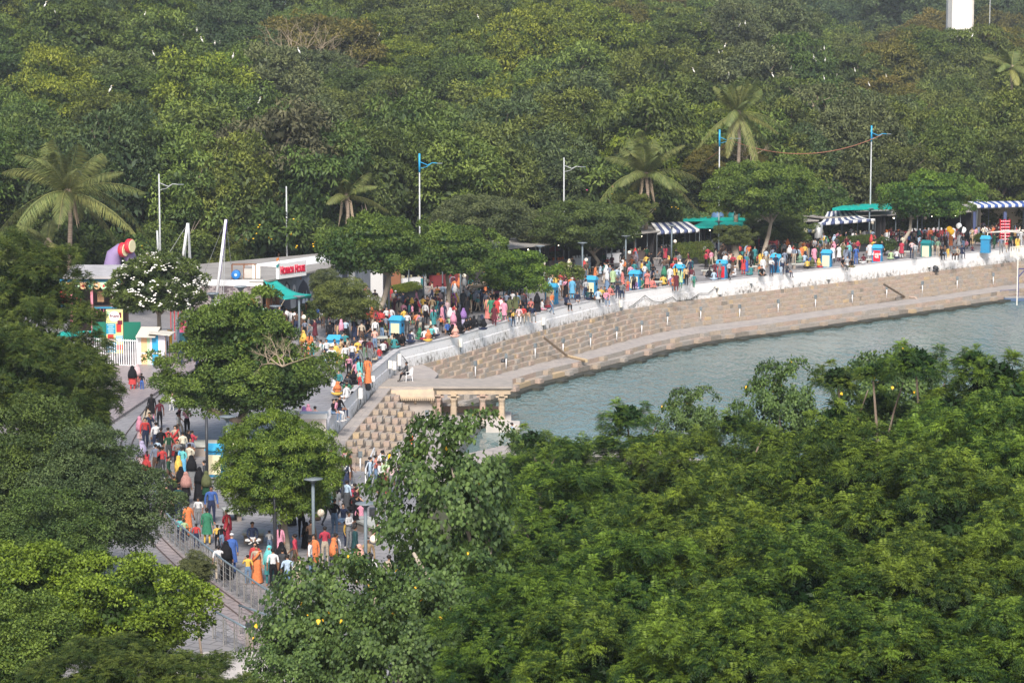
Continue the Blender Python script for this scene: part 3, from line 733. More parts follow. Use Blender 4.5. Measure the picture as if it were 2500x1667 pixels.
# ------------------------------------------------------------------ small objects on the steps and wall
mat('white_paint', (.74, .74, .75), .5); mat('box_cream', (.72, .70, .62), .5); mat('dark_metal', (.045, .048, .055), .5, metal=.3); mat('grey_metal', (.13, .165, .19), .5); mat('lamp_grey', (.17, .20, .22), .45, metal=.2); mat('steel', (.45, .44, .42), .3, metal=.8); mat('cable', (.05, .06, .055), .7); mat('rope', (.45, .38, .28), .9); mat('rust', (.22, .10, .05), .9)
def lightpost():
    r_ = empty('step_light'); b = MB(); b.tube([(0, 0, 0), (0, 0, .78)], .042, 8); b.build('post', MATS['white_paint'], r_, True)
    b = MB(); b.box((0, 0, .96), (.22, .16, .34)); b.box((0, -.1, .96), (.16, .05, .26)); b.tube([(0, 0, .76), (0, 0, .82)], .03, 6); b.build('lamp_head', MATS['lamp_grey'], r_)
    return r_
proto = lightpost(); k = 0
bpy.context.view_layer.update(); dgl = bpy.context.evaluated_depsgraph_get()
for (px, py) in [(1090, 927), (1160, 918), (1235, 899), (1306, 873), (1374, 861), (1441, 847), (1505, 830.5), (1566, 815), (1629, 794), (1710, 780), (1805, 774), (1899, 761), (1990, 750), (2080, 739), (2164, 726), (2251, 715), (2336, 703), (2424, 694), (971, 1133), (1022, 1063), (1042, 1043), (879, 1149)]:
    o = proto if k == 0 else copy_tree(proto); hit, loc, _n, _f, _o, _m = scene.ray_cast(dgl, Vector((0, 0, HC)), ray(px, py).normalized()); p = loc if (hit and loc.z < BZ and loc.z > WZ) else P(px, py, LZ + .3); o.location = p + Vector((.02, -.05, -.03)); o.rotation_euler = (0, 0, rnd.uniform(-.7, .3))
    wh = 'on the near stepped terrace below the pavilion' if k >= 18 else ['just above the pavilion roof', 'between the pavilion and the first rope rail', 'on the middle stretch of the steps', 'near the far rope rail', 'at the far end of the steps'][min(4, k // 4)]
    tag(o, 'short white post with grey lamp head, %s, %s' % (['first', 'second', 'third', 'fourth'][k % 4] if k < 18 else ['lowest', 'third', 'second', 'topmost'][(k - 18) % 4], wh), 'post light', 'lamp posts along the lake steps'); k += 1
def wall_dir(px):
    best = min(range(len(wl) - 1), key=lambda i: abs(proj(wl[i])[0] - px) + (0 if wl[i].y > 160 else 0)); d = (wl[best + 1] - wl[best]).normalized(); return d
mats_b = [MATS['box_cream'], MATS['dark_metal']]
for i, (px, py, h, w_, lab) in enumerate([(872, 968, .62, .36, 'below the seated row, left of the pavilion eave'), (903, 921, .36, .2, 'smallest, beside the rope ladder'), (946, 897, .52, .3, 'left one of the pair by the wall bend'), (956, 901, .56, .3, 'right one of the pair by the wall bend'), (969, 887, .78, .3, 'just past the wall bend'), (1117, 845, .62, .3, 'beside the dark floodlight'), (1324, 793, .56, .3, 'below the couple sitting on the wall'), (1510, 750, .58, .3, 'with a slanting pipe'), (1742, 706, .38, .26, 'small left one of two among the looping cables'), (1756, 718, .66, .3, 'right one of two among the looping cables'), (1830, 693, .36, .2, 'small rounded one in a cable loop'), (2018, 683, .58, .3, 'on the weathered stretch before the drum'), (2266, 653, .62, .34, 'beside the far floodlight')]):
    D0 = P(px, py, BZ + .15); d = wall_dir(px)
    # drop the box on the wall face nearest along this sight line
    best = None
    for a, c in zip(wl, wl[1:]):
        for t in (0, .25, .5, .75):
            q = a.lerp(c, t); q2 = proj((q.x, q.y, -.45))
            e = abs(q2[0] - px)
            if best is None or e < best[0]: best = (e, q, (c - a).normalized())
    q, d = best[1], best[2]; n = Vector((d.y, -d.x, 0)); ptp = proj((q.x, q.y, -.45)); zc = -.45 - (py - 9 - ptp[1]) / (FPX / q.y)
    r_ = empty('junction_box', (q.x + n.x * .14, q.y + n.y * .14, max(-1.0, min(-.25, zc))), math.atan2(d.y, d.x)); 
    b = MB(); b.box((0, -.06, 0), (w_, .2, h)); b.build('housing', MATS['box_cream'], r_); b = MB(); b.box((0, -.175, 0), (w_ * .84, .03, h * .9)); b.build('door', MATS['white_paint'], r_)
    b = MB(); b.tube([(0, -.05, -h / 2), (.02, -.04, -h / 2 - .25), (.1, -.02, -h / 2 - .4)], .03, 5); b.build('conduit', MATS['cable'], r_)
    tag(r_, 'cream junction box on the white wall, ' + lab, 'junction box', 'junction boxes fixed to the white wall')
def floodlight(p, rz, lab):
    r_ = empty('floodlight', p, rz); b = MB(); b.lathe((0, 0, 0), [(.16, -.25), (.22, -.1), (.24, .15), (.20, .25)], 12); o = b.build('housing', MATS['dark_metal'], r_, True); o.rotation_euler = (R(70), 0, 0); o.location = (0, 0, .35)
    b = MB(); b.lathe((0, 0, 0), [(.17, 0), (.15, .02)], 12); o = b.build('lens', mat('lens', (.08, .09, .11), .1), r_); o.rotation_euler = (R(70), 0, 0); o.location = (0, -.24, .27)
    b = MB(); b.box((0, 0, .06), (.5, .35, .1)); b.box((-.25, 0, .25), (.03, .1, .4)); b.box((.25, 0, .25), (.03, .1, .4)); b.build('bracket', MATS['dark_metal'], r_); tag(r_, lab, 'floodlight')
floodlight(P(1131, 852, BZ), R(-20), 'dark round floodlight standing on the steps at the foot of the wall, near the bend')
floodlight(P(2285, 664, BZ), R(-50), 'dark round floodlight at the foot of the wall towards the far end')
floodlight(P(1228, 894, LZ + .3) , R(30), 'small dark floodlight lying on the steps beside a white post')
def cable(name, pts, rad, m, lab, cat='cable', sag=0.0, n=18):
    out = []
    for a, c in zip(pts, pts[1:]):
        for i in range(n):
            t = i / n; p = Vector(a).lerp(Vector(c), t); p.z -= sag * 4 * t * (1 - t); out.append(p)
    out.append(Vector(pts[-1])); b = MB(); b.tube(out, rad, 5); o = b.build(name, m, None, True); tag(o, lab, cat); return o
def onwall(px, py):
    best = min(((abs(proj((q.x, q.y, -.5))[0] - px), q, d) for q, d in [(a.lerp(c, t), (c - a).normalized()) for a, c in zip(wl, wl[1:]) for t in (0, .33, .66)]), key=lambda e: e[0])
    q, d = best[1], best[2]; n = Vector((d.y, -d.x, 0)) * .16; pp = proj((q.x, q.y, -.5)); return Vector((q.x + n.x, q.y + n.y, -.5 - (py - pp[1]) / (FPX / q.y)))
cable('cable', [onwall(*a) for a in [(1533, 750), (1545, 745), (1573, 721), (1590, 735), (1610, 738), (1636, 725), (1655, 735), (1680, 731), (1700, 716), (1725, 716), (1745, 695), (1752, 700)]], .028, MATS['cable'], 'dark cable looping in waves along the white wall', n=4)
cable('cable', [onwall(*a) for a in [(978, 868), (982, 880), (985, 893), (975, 905), (966, 902)]], .03, MATS['cable'], 'green hose hanging on the white wall at its bend', n=4)
# rope ladder and bag at the wall bend
b = MB()
for s in (-.12, .12): b.tube([onwall(889 + s * 40, 884), onwall(890 + s * 40, 915), onwall(891 + s * 40, 945)], .02, 5)
for i in range(8): b.tube([onwall(884, 888 + i * 7), onwall(895, 889 + i * 7)], .022, 5)
o = b.build('rope_ladder', MATS['rust']); tag(o, 'short rope ladder hanging over the white wall', 'ladder')
b = MB(); b.lathe(onwall(893, 946) + Vector((0, -.1, 0)), [(.05, .35), (.16, .2), (.2, 0), (.14, -.16)], 8); o = b.build('bag', MATS['dark_metal'], None, True); tag(o, 'black bag hanging at the foot of the rope ladder', 'bag')
# stone rails on the steps
def steprail(a, c, lab):
    p, q = P(*a, BZ + .2), P(*c, LZ + .25); b = MB(); d = q - p
    b.tube([p, p.lerp(q, .5), q], [.12, .12, .12], 4); o = b.build('slanting_rail', MATS['stone_buff'] if 'brown' not in lab else mat('rail_brown', (.25, .19, .14), .8)); tag(o, lab, 'stair rail')
steprail((1326, 822), (1384, 868), 'brown stone rail slanting down the steps, nearer of two'); steprail((2155, 692), (2208, 724), 'brown stone rail slanting down the steps, farther of two')
b = MB(); p, q = P(1384, 872, LZ), P(1432, 884, LZ); b.tube([p + Vector((0, 0, .1)), q + Vector((0, 0, .1))], .14, 5); o = b.build('stone_kerb', MATS['stone_ochre']); tag(o, 'low ochre stone kerb crossing the landing', None, None, 'structure')
b = MB(); p, q, r2 = P(2208, 728, LZ), P(2235, 730, LZ), P(2254, 748, LZ - .6); b.tube([p + Vector((0, 0, .12)), q + Vector((0, 0, .12)), r2], .13, 5); o = b.build('broken_pipe', MATS['stone_pink']); tag(o, 'pinkish broken pipe lying over the landing edge', 'pipe')
# pillar ending the wall
pl = empty('gate_pillar', P(736 + 31, 1075, 0)); b = MB(); b.box((0, .2, .45), (1.35, .9, 1.6)); b.build('shaft', mat('pink_white', (.66, .60, .58), .8, (.55, .50, .48), 2), pl); b = MB(); b.box((0, .2, 1.37), (1.5, 1.0, .28)); b.build('cap', MATS['white_paint'], pl); tag(pl, 'short white masonry pillar with a flat cap at the near end of the wall', 'pillar')
# man's chair on the pavilion roof
ch = empty('plastic_chair', (-6.9, 175.3, -1.2), R(-70)); b = MB(); b.box((0, 0, .43), (.46, .44, .03)); b.build('seat', MATS['white_paint'], ch)
b = MB(); b.tube([(-.22, .2, .45), (-.2, .27, .85), (0, .30, .9), (.2, .27, .85), (.22, .2, .45)], .03, 5)
for i in range(5): b.tube([(-.13 + i * .065, .22, .46), (-.12 + i * .06, .29, .87)], .018, 4)
b.build('backrest', MATS['white_paint'], ch)
for s in (-1, 1): b = MB(); b.tube([(s * .23, -.2, .44), (s * .25, -.22, .64), (s * .25, .1, .66), (s * .21, .25, .7)], .025, 5); b.build('armrest', MATS['white_paint'], ch)
for sx in (-1, 1):
    for sy in (-1, 1): b = MB(); b.tube([(sx * .2, sy * .19, .43), (sx * .26, sy * .24, 0)], [.03, .022], 5); b.build('leg', MATS['white_paint'], ch)
tag(ch, 'white plastic armchair on the flat pavilion roof', 'chair')

# ------------------------------------------------------------------ lamp posts on the promenade
def lamp_post(kind):
    r_ = empty('lamp_post'); b = MB(); b.tube([(0, 0, 0), (0, 0, 3.5)], .072, 10); b.box((0, 0, .03), (.34, .34, .06)); b.build('pole', MATS['grey_metal'], r_, True)
    b = MB()
    if kind == 'disc': b.lathe((0, 0, 0), [(.05, 3.46), (.16, 3.56), (.10, 3.58), (.42, 3.65), (.42, 3.68), (.1, 3.71)], 20)
    else: b.lathe((0, 0, 0), [(.07, 3.3), (.34, 3.62), (.46, 3.64), (.46, 3.70), (.1, 3.74)], 20)
    b.build('lamp_head', MATS['lamp_grey'], r_, True); return r_
LP = {'disc': lamp_post('disc'), 'cone': lamp_post('cone')}; usedk = set()
mat('globe', (.78, .70, .58), .5)
lamps = [(519, 716, 'cone', 'by the small white hut'), (587, 699, 'cone', 'before the hatch of the hall'), (730, 722, 'disc', 'carrying the corner of the teal sail'), (797, 697, 'disc', 'behind the nearest blue bin'), (673, 746, 'disc', 'short, inside the hall entrance'), (949, 672, 'disc', 'left of the blue bin with a dark pole'), (1034, 640, 'disc', 'beside the peach shirted man'), (1124, 628, 'disc', 'between the two bent trunks'), (1216, 612, 'disc', 'under the spreading crown'), (1318, 600, 'disc', 'behind the orange clad visitors'),
 (1422, 592, 'disc', 'left of a blue bin'), (1528, 575, 'disc', 'between two blue bins'), (1640, 550, 'disc', 'in front of the first striped awning'), (1755, 540, 'disc', 'beside the thick trimmed tree'), (1873, 524, 'disc', 'in the shade of the large leafy tree'), (2123, 508, 'disc', 'beside the bin with red lettering'), (2252, 497, 'disc', 'under the low branching tree'), (2388, 488, 'disc', 'by the far snack counter'),
 (764, 1167, 'disc', 'right of the round light green tree'), (892, 1227, 'disc', 'nearest, by the slab bench'), (555, 1015, 'disc', 'in front of the big left tree'), (872, 655, 'disc', 'behind the forked tree')]
for i, (px, py, kd, lab) in enumerate(lamps):
    o = LP[kd] if kd not in usedk else copy_tree(LP[kd]); usedk.add(kd); p = P(px, py, 3.69); o.location = (p.x, p.y, 0)
    tag(o, 'grey lamp post with a flat %s head, %s' % ('disc' if kd == 'disc' else 'cone', lab), 'lamp post', 'grey lamp posts on the promenade')
    if i in (2, 3, 6, 15, 17, 18): 
        b = MB(); b.lathe((0, 0, 0), [(.03, -.17), (.12, -.12), (.17, 0), (.12, .12), (.03, .17)], 12); g2 = b.build('globe', MATS['globe'], o, True); g2.location = (.32, 0, 2.2 if i != 17 else 2.9)
        b = MB(); b.tube([(0, 0, 0), (.3, 0, 0)], .02, 5); g3 = b.build('bracket', MATS['grey_metal'], o); g3.location = (0, 0, 2.2 if i != 17 else 2.9)
# tall street lamps in front of the wood
mat('sky_paint', (.03, .33, .62), .4); mat('pole_grey', (.42, .44, .45), .5)
for i, (px, py, D, blue, arm, lab) in enumerate([(388, 425, 214, 0, 1, 'left of the two white masts'), (699, 455, 221, 0, 0, 'behind the hall sign'), (1024, 375, 229, 1, 1, 'above the forked tree, blue top'), (1377, 385, 243, 0, 1, 'half hidden in the wood, left of the pale palm'), (1757, 317, 255, 1, 1, 'right palm, blue top'), (2128, 307, 268, 1, 1, 'above the teal roof net, blue top')]):
    p = PY(px, py, D); r_ = empty('street_lamp', (p.x, p.y, 0)); h = p.z; b = MB()
    b.tube([(0, 0, 0), (0, 0, h - (1.6 if blue else 0))], [.09, .055], 8); b.build('pole', MATS['pole_grey'], r_, True)
    if blue: b = MB(); b.tube([(0, 0, h - 1.6), (0, 0, h)], [.095, .08], 8); b.build('pole_top', MATS['sky_paint'], r_, True)
    if arm: b = MB(); b.tube([(0, 0, h - .7), (.7, 0, h - 1.0), (1.1, 0, h - .8), (1.6, 0, h - .85)], .03, 6); b.tube([(0, 0, h - 1.3), (.6, 0, h - 1.15), (1.1, 0, h - .8)], .02, 5); b.build('arm', MATS['sky_paint'] if blue else MATS['pole_grey'], r_); b = MB(); b.box((1.75, 0, h - .84), (.45, .14, .07)); b.build('lamp_head', MATS['lamp_grey'], r_)
    tag(r_, 'tall thin street lamp ' + lab, 'street lamp', 'tall street lamps before the wood')
    if i == 4: a5 = Vector((p.x + 1, p.y, h - 1.0))
    if i == 5: a6 = Vector((p.x + 1.1, p.y, h - .9))
cable('garland_wire', [a5, a6], .04, mat('wire_rust', (.30, .13, .08), .8), 'rust coloured wire sagging between the two right street lamps', sag=1.6, n=30)
cable('garland_wire', [a5, PY(1690, 405, 262)], .04, MATS['wire_rust'], 'rust coloured wire running left from the blue topped lamp', sag=.4)

# ------------------------------------------------------------------ blue bins
mat('bin_blue', (.02, .22, .43), .5, (.03, .19, .36), 5); mat('bin_roof', (.03, .33, .56), .5, (.05, .28, .46), 4); mat('bin_teal', (.01, .16, .17), .5); mat('panel_cream', (.66, .60, .40), .6); mat('panel_red', (.62, .02, .04), .5); mat('lettering', (.85, .83, .80), .6); mat('dark_hole', (.01, .012, .015), .9)
def text_mesh(s, size, m, ext=.004, font_align='CENTER', bold=0.0):
    cu = bpy.data.curves.new('lettering', 'FONT'); cu.body = s; cu.size = size; cu.extrude = ext; cu.align_x = font_align; cu.align_y = 'CENTER'; cu.offset = bold; cu.space_line = .85
    if s == 'Horror House':
        cu.small_caps_scale = .82
        for ch_ in cu.body_format: ch_.use_small_caps = True
    o = bpy.data.objects.new('t', cu); COL.objects.link(o); me = bpy.data.meshes.new_from_object(o.evaluated_get(bpy.context.evaluated_depsgraph_get())); bpy.data.objects.remove(o); me.materials.clear(); me.materials.append(m); return me
def bin_(p, rz, c1, c2, panel, txt, lab):
    r_ = empty('waste_bin', p, rz); b = MB(); b.box((0, 0, .66), (.86, .66, 1.32)); b.box((0, 0, .05), (.92, .72, .1)); b.build('cabinet', c1, r_)
    b = MB(); b.prism([(-.5, -.4), (.5, -.4), (.5, .4), (-.5, .4)], 1.32, 1.38); b.add([(-.5, -.4, 1.38), (.5, -.4, 1.38), (.5, .4, 1.38), (-.5, .4, 1.38), (-.42, 0, 1.66), (.42, 0, 1.66)], [(0, 1, 5, 4), (2, 3, 4, 5), (1, 2, 5), (3, 0, 4)]); b.build('roof', c2, r_)
    if panel: b = MB(); b.box((0, -.34, .62), (.66, .02, 1.0)); q = b.build('panel', panel, r_)
    b = MB(); b.box((.437, 0, 1.0), (.02, .26, .2)); b.build('slot', MATS['dark_hole'], r_); b = MB(); b.box((.435, 0, .45), (.012, .5, .7)); b.build('side_door', c1, r_)
    if txt:
        o = link('lettering', TXT, r_); o.location = (0, -.356, .66); o.rotation_euler = (R(90), 0, 0)
    tag(r_, lab, 'bin', 'blue waste bins behind the wall'); return r_
TXT = text_mesh('ઈ-કચરા\nપેટી', .30, MATS['lettering'], bold=.006)
for i, (px, py, pn, tx, lab) in enumerate([(817, 817, 'panel_cream', 0, 'blue bin, its roof showing behind the crowd at the wall bend'), (969, 770, 'panel_cream', 0, 'blue bin with cream panel, left of the bent tree trunks'), (1347, 691, 'panel_cream', 0, 'blue bin with cream panel, half behind the leafy crown'), (1444, 673, 'panel_cream', 0, 'blue bin with cream panel, left of the tree with V shaped trunk'), (1551, 659, 'panel_cream', 0, 'blue bin with cream panel, right of a grey lamp post'), (1659, 645, 'panel_cream', 0, 'blue bin behind a group of women, before the long planter'), (1763, 634, 'panel_red', 0, 'blue bin with a red strip beside the thick trimmed tree'), (1895, 620, None, 0, 'blue bin hidden behind visitors under the large tree'), (2019, 609, 'panel_cream', 0, 'blue bin with clean cream panel near the metal drum'), (2143, 597, 'panel_red', 1, 'blue bin with white lettering on a red panel'), (2262, 586, 'panel_cream', 0, 'dark teal bin with cream side panel'), (2407, 575, None, 0, 'far blue bin behind the white pipe frame'), (528, 1082, 'panel_cream', 0, 'blue bin under the big tree on the left, beside a dark pole')]):
    p = P(px, py, 1.66); teal = i == 10
    bin_((p.x, p.y, 0), R(-22 if px > 900 else -12), MATS['bin_teal'] if teal else MATS['bin_blue'], MATS['bin_teal'] if teal else MATS['bin_roof'], MATS[pn] if pn else None, tx, lab)

# ------------------------------------------------------------------ the hall with the sign
mat('brick_grey', (.27, .235, .24), .85, (.36, .32, .32), 9, .3); mat('brick_dark', (.17, .14, .15), .85); mat('mural_grey', (.155, .175, .20), .85, (.20, .22, .25), 2.5); mat('mural_dark', (.035, .04, .055), .8); mat('mural_pale', (.50, .50, .50), .8); mat('mural_light', (.30, .36, .44), .8); mat('concrete', (.31, .295, .275), .85, (.24, .225, .21), .8, .2); mat('teal_cloth', (.01, .36, .31), .7, (.01, .30, .26), 2); mat('wood_orange', (.42, .13, .03), .6); mat('wood_red', (.14, .05, .035), .7); mat('sign_red', (.60, .02, .06), .5)
A0 = Vector((-23.9, 199.2, 0)); A1 = Vector((-18.75, 198.8, 0)); A2_ = Vector((-15.3, 207.8, 0)); A3 = Vector((-11.2, 217.5, 0)); HH = 2.95
hall = empty('horror_house', (0, 0, 0)); tag(hall, 'flat roofed amusement hall with grey stone cladding, mural side wall and a raised sign', 'building')
def wallq(mb, a, c, z0, z1, th=.25, k=None):
    d = (c - a); n = Vector((-d.y, d.x, 0)).normalized() * th; mb.add([(a.x, a.y, z0), (c.x, c.y, z0), (c.x + n.x, c.y + n.y, z0), (a.x + n.x, a.y + n.y, z0), (a.x, a.y, z1), (c.x, c.y, z1), (c.x + n.x, c.y + n.y, z1), (a.x + n.x, a.y + n.y, z1)], [(0, 3, 2, 1), (4, 5, 6, 7), (0, 1, 5, 4), (1, 2, 6, 5), (2, 3, 7, 6), (3, 0, 4, 7)], k)
b = MB(); wallq(b, A0, A1, 0, HH); b.build('front_wall', MATS['joint'], hall)
b = MB(); wallq(b, A1 + Vector((.9, 2.2, 0)), A3, 0, HH); b.build('mural_wall', MATS['mural_grey'], hall)
b = MB(); wallq(b, A1, A1 + Vector((.9, 2.2, 0)), 2.5, HH); b.build('lintel', MATS['wood_red'], hall)
b = MB(); q0 = A1 + Vector((-1.6, 1.6, 0)); wallq(b, q0, A1 + Vector((-.2, 4.5, 0)), 0, 2.9); b.quad((A1.x, A1.y + .26, 0), (q0.x, q0.y, 0), (q0.x, q0.y, 2.9), (A1.x, A1.y + .26, 2.9)); b.build('entrance_wall', MATS['wood_red'], hall)
b = MB()
for i in range(3): b.box((A1.x + .35 + i * .3, A1.y + .9 + i * .6, 1.15), (.5, .08, 2.3), R(65))
b.build('entrance_door', mat('wood_brown', (.20, .085, .04), .7), hall)
b = MB(); roofp = [(A0.x - .1, A0.y - .1), (A1.x + .1, A1.y - .15), (A3.x + .15, A3.y), (-14.5, 223), (-27, 210)]; b.prism(roofp, HH, HH + .14); b.build('roof', MATS['concrete'], hall)
b = MB(); wallq(b, A0 + Vector((-.1, -.14, 0)), A1 + Vector((.1, -.14, 0)), HH + .14 - .38, HH + .20, .13); b.build('parapet', MATS['white_paint'], hall)
b = MB(); b.prism([(-17.5, 209), (-14, 216), (-15.5, 220), (-21, 211)], HH + .14, HH + .17); b.build('roof_patch', MATS['white_paint'], hall)
# cladding stones
nb = 0; items = []
zz = .05; row = 0
while zz < HH - .3:
    x = -.1 + (0 if row % 2 else .14)
    while x < 5.1:
        wd = .32 + rnd.uniform(-.03, .03); 
        if not (3.85 < x + wd / 2 < 4.6 and .8 < zz < 1.75) and x + wd < 5.2:
            d = (A1 - A0).normalized(); p = A0 + d * (x + wd / 2) + Vector((0, -.02 - rnd.uniform(0, .03), 0)); items.append((p, (wd - .03, .1, .125), math.atan2(d.y, d.x), 0 if rnd.random() < .8 else 1, zz + .07))
        x += wd
    zz += .155; row += 1
place_boxes(items, 'brick', hall, [MATS['brick_grey'], MATS['brick_dark']], 300, key=lambda it: -it[4])
b = MB(); dx_ = A0 + (A1 - A0).normalized() * 4.22; b.box((dx_.x, dx_.y - .05, 1.28), (.80, .1, .95)); h_ = b.build('hatch', MATS['wood_orange'], hall); b = MB(); b.box((dx_.x + .12, dx_.y - .11, 1.28), (.18, .03, .86)); b.build('opening', MATS['dark_hole'], h_)
b = MB(); b.box((A0.x + .85, A0.y - .08, .45), (.4, .06, .18)); b.build('vent', MATS['teal_cloth'], hall)
# mural: flat painted figures, thin panels on the wall
d2 = (A3 - (A1 + Vector((.9, 2.2, 0)))).normalized(); base = A1 + Vector((.9, 2.2, 0)); n2 = Vector((d2.y, -d2.x, 0))
def mural(name, poly, m, off=.012):
    vs_ = [(base + d2 * s_ + n2 * off + Vector((0, 0, z_))) for s_, z_ in poly]; b = MB(); n_ = len(vs_); b.add(vs_ + [v - n2 * .01 for v in vs_], [tuple(range(n_)), tuple(range(2 * n_ - 1, n_ - 1, -1))] + [(i, i + n_, (i + 1) % n_ + n_, (i + 1) % n_) for i in range(n_)]); return b.build(name, m, hall)
def oval(s_, z_, rx, rz, n=12): return [(s_ + rx * math.cos(2 * math.pi * i / n), z_ + rz * math.sin(2 * math.pi * i / n)) for i in range(n)]
mural('mural_figure', [(3.2, .1), (5.6, .1), (5.7, 1.3), (5.1, 2.2), (4.5, 2.55), (3.8, 2.1), (3.2, 1.2)], MATS['mural_dark'])
mural('mural_figure', [(1.0, .2), (2.3, .2), (2.2, 2.3), (1.6, 2.7), (1.1, 2.2)], MATS['mural_dark']); mural('mural_face', oval(1.65, 2.05, .28, .42), MATS['mural_pale'], .024); mural('mural_face', oval(2.9, 1.95, .25, .38), MATS['mural_pale'], .024); mural('mural_face', oval(2.9, 1.85, .10, .12), MATS['mural_dark'], .036)
mural('mural_figure', [(4.2, .5), (4.5, 1.6), (4.8, .6), (5.0, 1.7), (5.3, .5)], MATS['mural_light'], .024); mural('mural_figure', [(6.2, .3), (8.6, .3), (8.4, 1.6), (7.4, 2.5), (6.4, 1.8)], MATS['mural_dark']); mural('mural_face', oval(9.3, 2.15, .45, .42), MATS['mural_pale'], .024)
mural('mural_figure', [(9.2, .2), (10.6, .2), (10.2, 1.9), (9.5, 1.6)], MATS['mural_light'], .024); mural('mural_figure', [(11.2, .3), (12.6, .3), (12.4, 2.4), (11.5, 2.3)], MATS['mural_dark']); mural('mural_face', oval(13.4, 1.9, .4, .6), MATS['mural_pale'], .024)
# sign
s0 = PY(677, 683, 200.6); s1 = PY(745, 662, 203.6); dS = Vector((s1.x - s0.x, s1.y - s0.y, 0)); ang = math.atan2(dS.y, dS.x); L_ = dS.length
sg = empty('sign', ((s0.x + s1.x) / 2, (s0.y + s1.y) / 2, 3.0 + .62), ang); b = MB(); b.box((0, 0, 0), (L_, .22, 1.16)); b.build('board', MATS['white_paint'], sg)
o = link('lettering', text_mesh('Horror House', .60, MATS['sign_red'], .03, bold=.018), sg); o.rotation_euler = (R(90), 0, 0); o.location = (.02, -.14, .03)
me_ = o.data; xs_ = [v.co.x for v in me_.vertices]; wd_ = max(xs_) - min(xs_); o.scale = (L_ * .88 / wd_, 1.35, 1)
for s_ in (-1, 1): b = MB(); b.box((s_ * L_ * .4, .16, -.45), (.06, .1, .9)); b.build('bracket', MATS['rust'], sg)
tag(sg, 'long white sign board with red letters HORROR HOUSE on the hall roof edge', 'sign')
# roof clutter
rk = empty('roof_rack', PY(596, 681, 200.6)); rk.location.z = HH + .14; b = MB()
for x in (-.9, 0, .9):
    for y in (-.35, .35): b.box((x, y, .55), (.05, .05, 1.1))
b.box((0, -.35, 1.08), (1.85, .05, .05)); b.box((0, .35, 1.08), (1.85, .05, .05)); b.build('frame', MATS['rust'], rk); b = MB(); b.box((.35, 0, .4), (.75, .5, .7)); b.build('cabinet', MATS['plaster_pale'], rk); b = MB(); b.box((.95, -.3, .55), (.6, .06, 1.05), R(15)); b.build('panel', MATS['box_cream'], rk); tag(rk, 'rusty roof rack holding a pale unit and a cream panel beside the blue drum', 'rack')
dr = empty('blue_drum', rk.location + Vector((-.55, -.55, 0))); b = MB(); b.lathe((0, 0, 0), [(.26, -.3), (.34, -.28), (.34, .28), (.30, .3)], 16); o = b.build('body', mat('drum_blue', (.02, .17, .50), .45), dr, True); o.rotation_euler = (R(90), 0, 0); o.location = (0, 0, .36); b = MB(); b.lathe((0, 0, 0), [(.12, 0), (.12, .03)], 8); o = b.build('emblem', MATS['lblue_paint'] if 'lblue_paint' in MATS else mat('lblue_paint', (.45, .60, .72), .5), dr); o.rotation_euler = (R(90), 0, 0); o.location = (0, -.28, .36); tag(dr, 'blue drum lying on the hall roof', 'drum')
fl = empty('small_flag', PY(681, 643, 200.5)); b = MB(); b.tube([(0, 0, -.4), (0, 0, .75)], .015, 5); b.build('staff', MATS['rust'], fl)
for i, m in enumerate(('wood_orange', 'white_paint', 'bin_teal')): b = MB(); b.add([(0, 0, .45 - i * .22), (-.22, .02, .36 - i * .25), (-.18, 0, .12 - i * .25), (0, 0, .24 - i * .22)], [(0, 1, 2, 3)]); b.build('stripe', MATS[m], fl)
tag(fl, 'small limp flag in saffron white and green beside the sign', 'flag')
# teal sail
b = MB(); c4 = [PY(643, 683.6, 199.0), PY(669, 679, 201.3), PY(760, 719, 195.5), PY(695, 731, 193.3)]
N_ = 8; vs_ = []
for i in range(N_ + 1):
    for j in range(N_ + 1):
        u, v = i / N_, j / N_; p = (c4[0] * (1 - u) + c4[1] * u) * (1 - v) + (c4[3] * (1 - u) + c4[2] * u) * v; p = p + Vector((0, 0, -.35 * math.sin(math.pi * v) * 1.0 - .12 * math.sin(math.pi * u))); vs_.append(p)
b.add(vs_, [(i * (N_ + 1) + j, (i + 1) * (N_ + 1) + j, (i + 1) * (N_ + 1) + j + 1, i * (N_ + 1) + j + 1) for i in range(N_) for j in range(N_)])
b.quad(c4[2], c4[3], c4[3] + Vector((0, 0, -.02)), c4[2] + Vector((0, 0, -.25)))
o = b.build('shade_sail', MATS['teal_cloth'], None, True); so_ = o.modifiers.new('t', 'SOLIDIFY'); so_.thickness = .02; tag(o, 'teal shade sail slung from the hall corner to a lamp post', 'shade sail')
cable('guy_rope', [c4[3], PY(679, 758, 193.3)], .02, MATS['rope'], 'thin rope tying the teal sail down', 'rope')
# masts
def mast(name, a, c, rad, m, lab, cables=()):
    r_ = empty(name, a); b = MB(); b.tube([Vector((0, 0, 0)), c - a], [rad, rad * .8], 8); b.build('pole', m, r_, True)
    for e, f in cables: b = MB(); b.tube([e - a, f - a], .02, 4); b.build('stay', MATS['pole_grey'], r_)
    tag(r_, lab, 'mast')
t1 = PY(551.6, 536, 197); mast('mast', PY(527, 738, 197), t1, .12, MATS['white_paint'], 'tall white leaning mast in front of the stone clad hall', [(t1, PY(538, 735, 197)), (t1, PY(497, 672, 205)), (t1, PY(566, 660, 205)), (t1, PY(545, 736, 197))])
b = MB(); b.tube([t1 + Vector((.10, -.05, 0)), PY(529.5, 736, 197)], .035, 5); o = b.build('mast_strip', mat('violet', (.10, .06, .30), .5)); tag(o, 'violet strip light running up the leaning mast', 'strip light')
t2 = PY(458, 545, 204); mast('mast', PY(444, 645, 204), t2, .11, MATS['white_paint'], 'left leg of the pointed pair of white masts', [(t2, PY(450, 660, 204)), (t2, PY(462, 670, 204))])
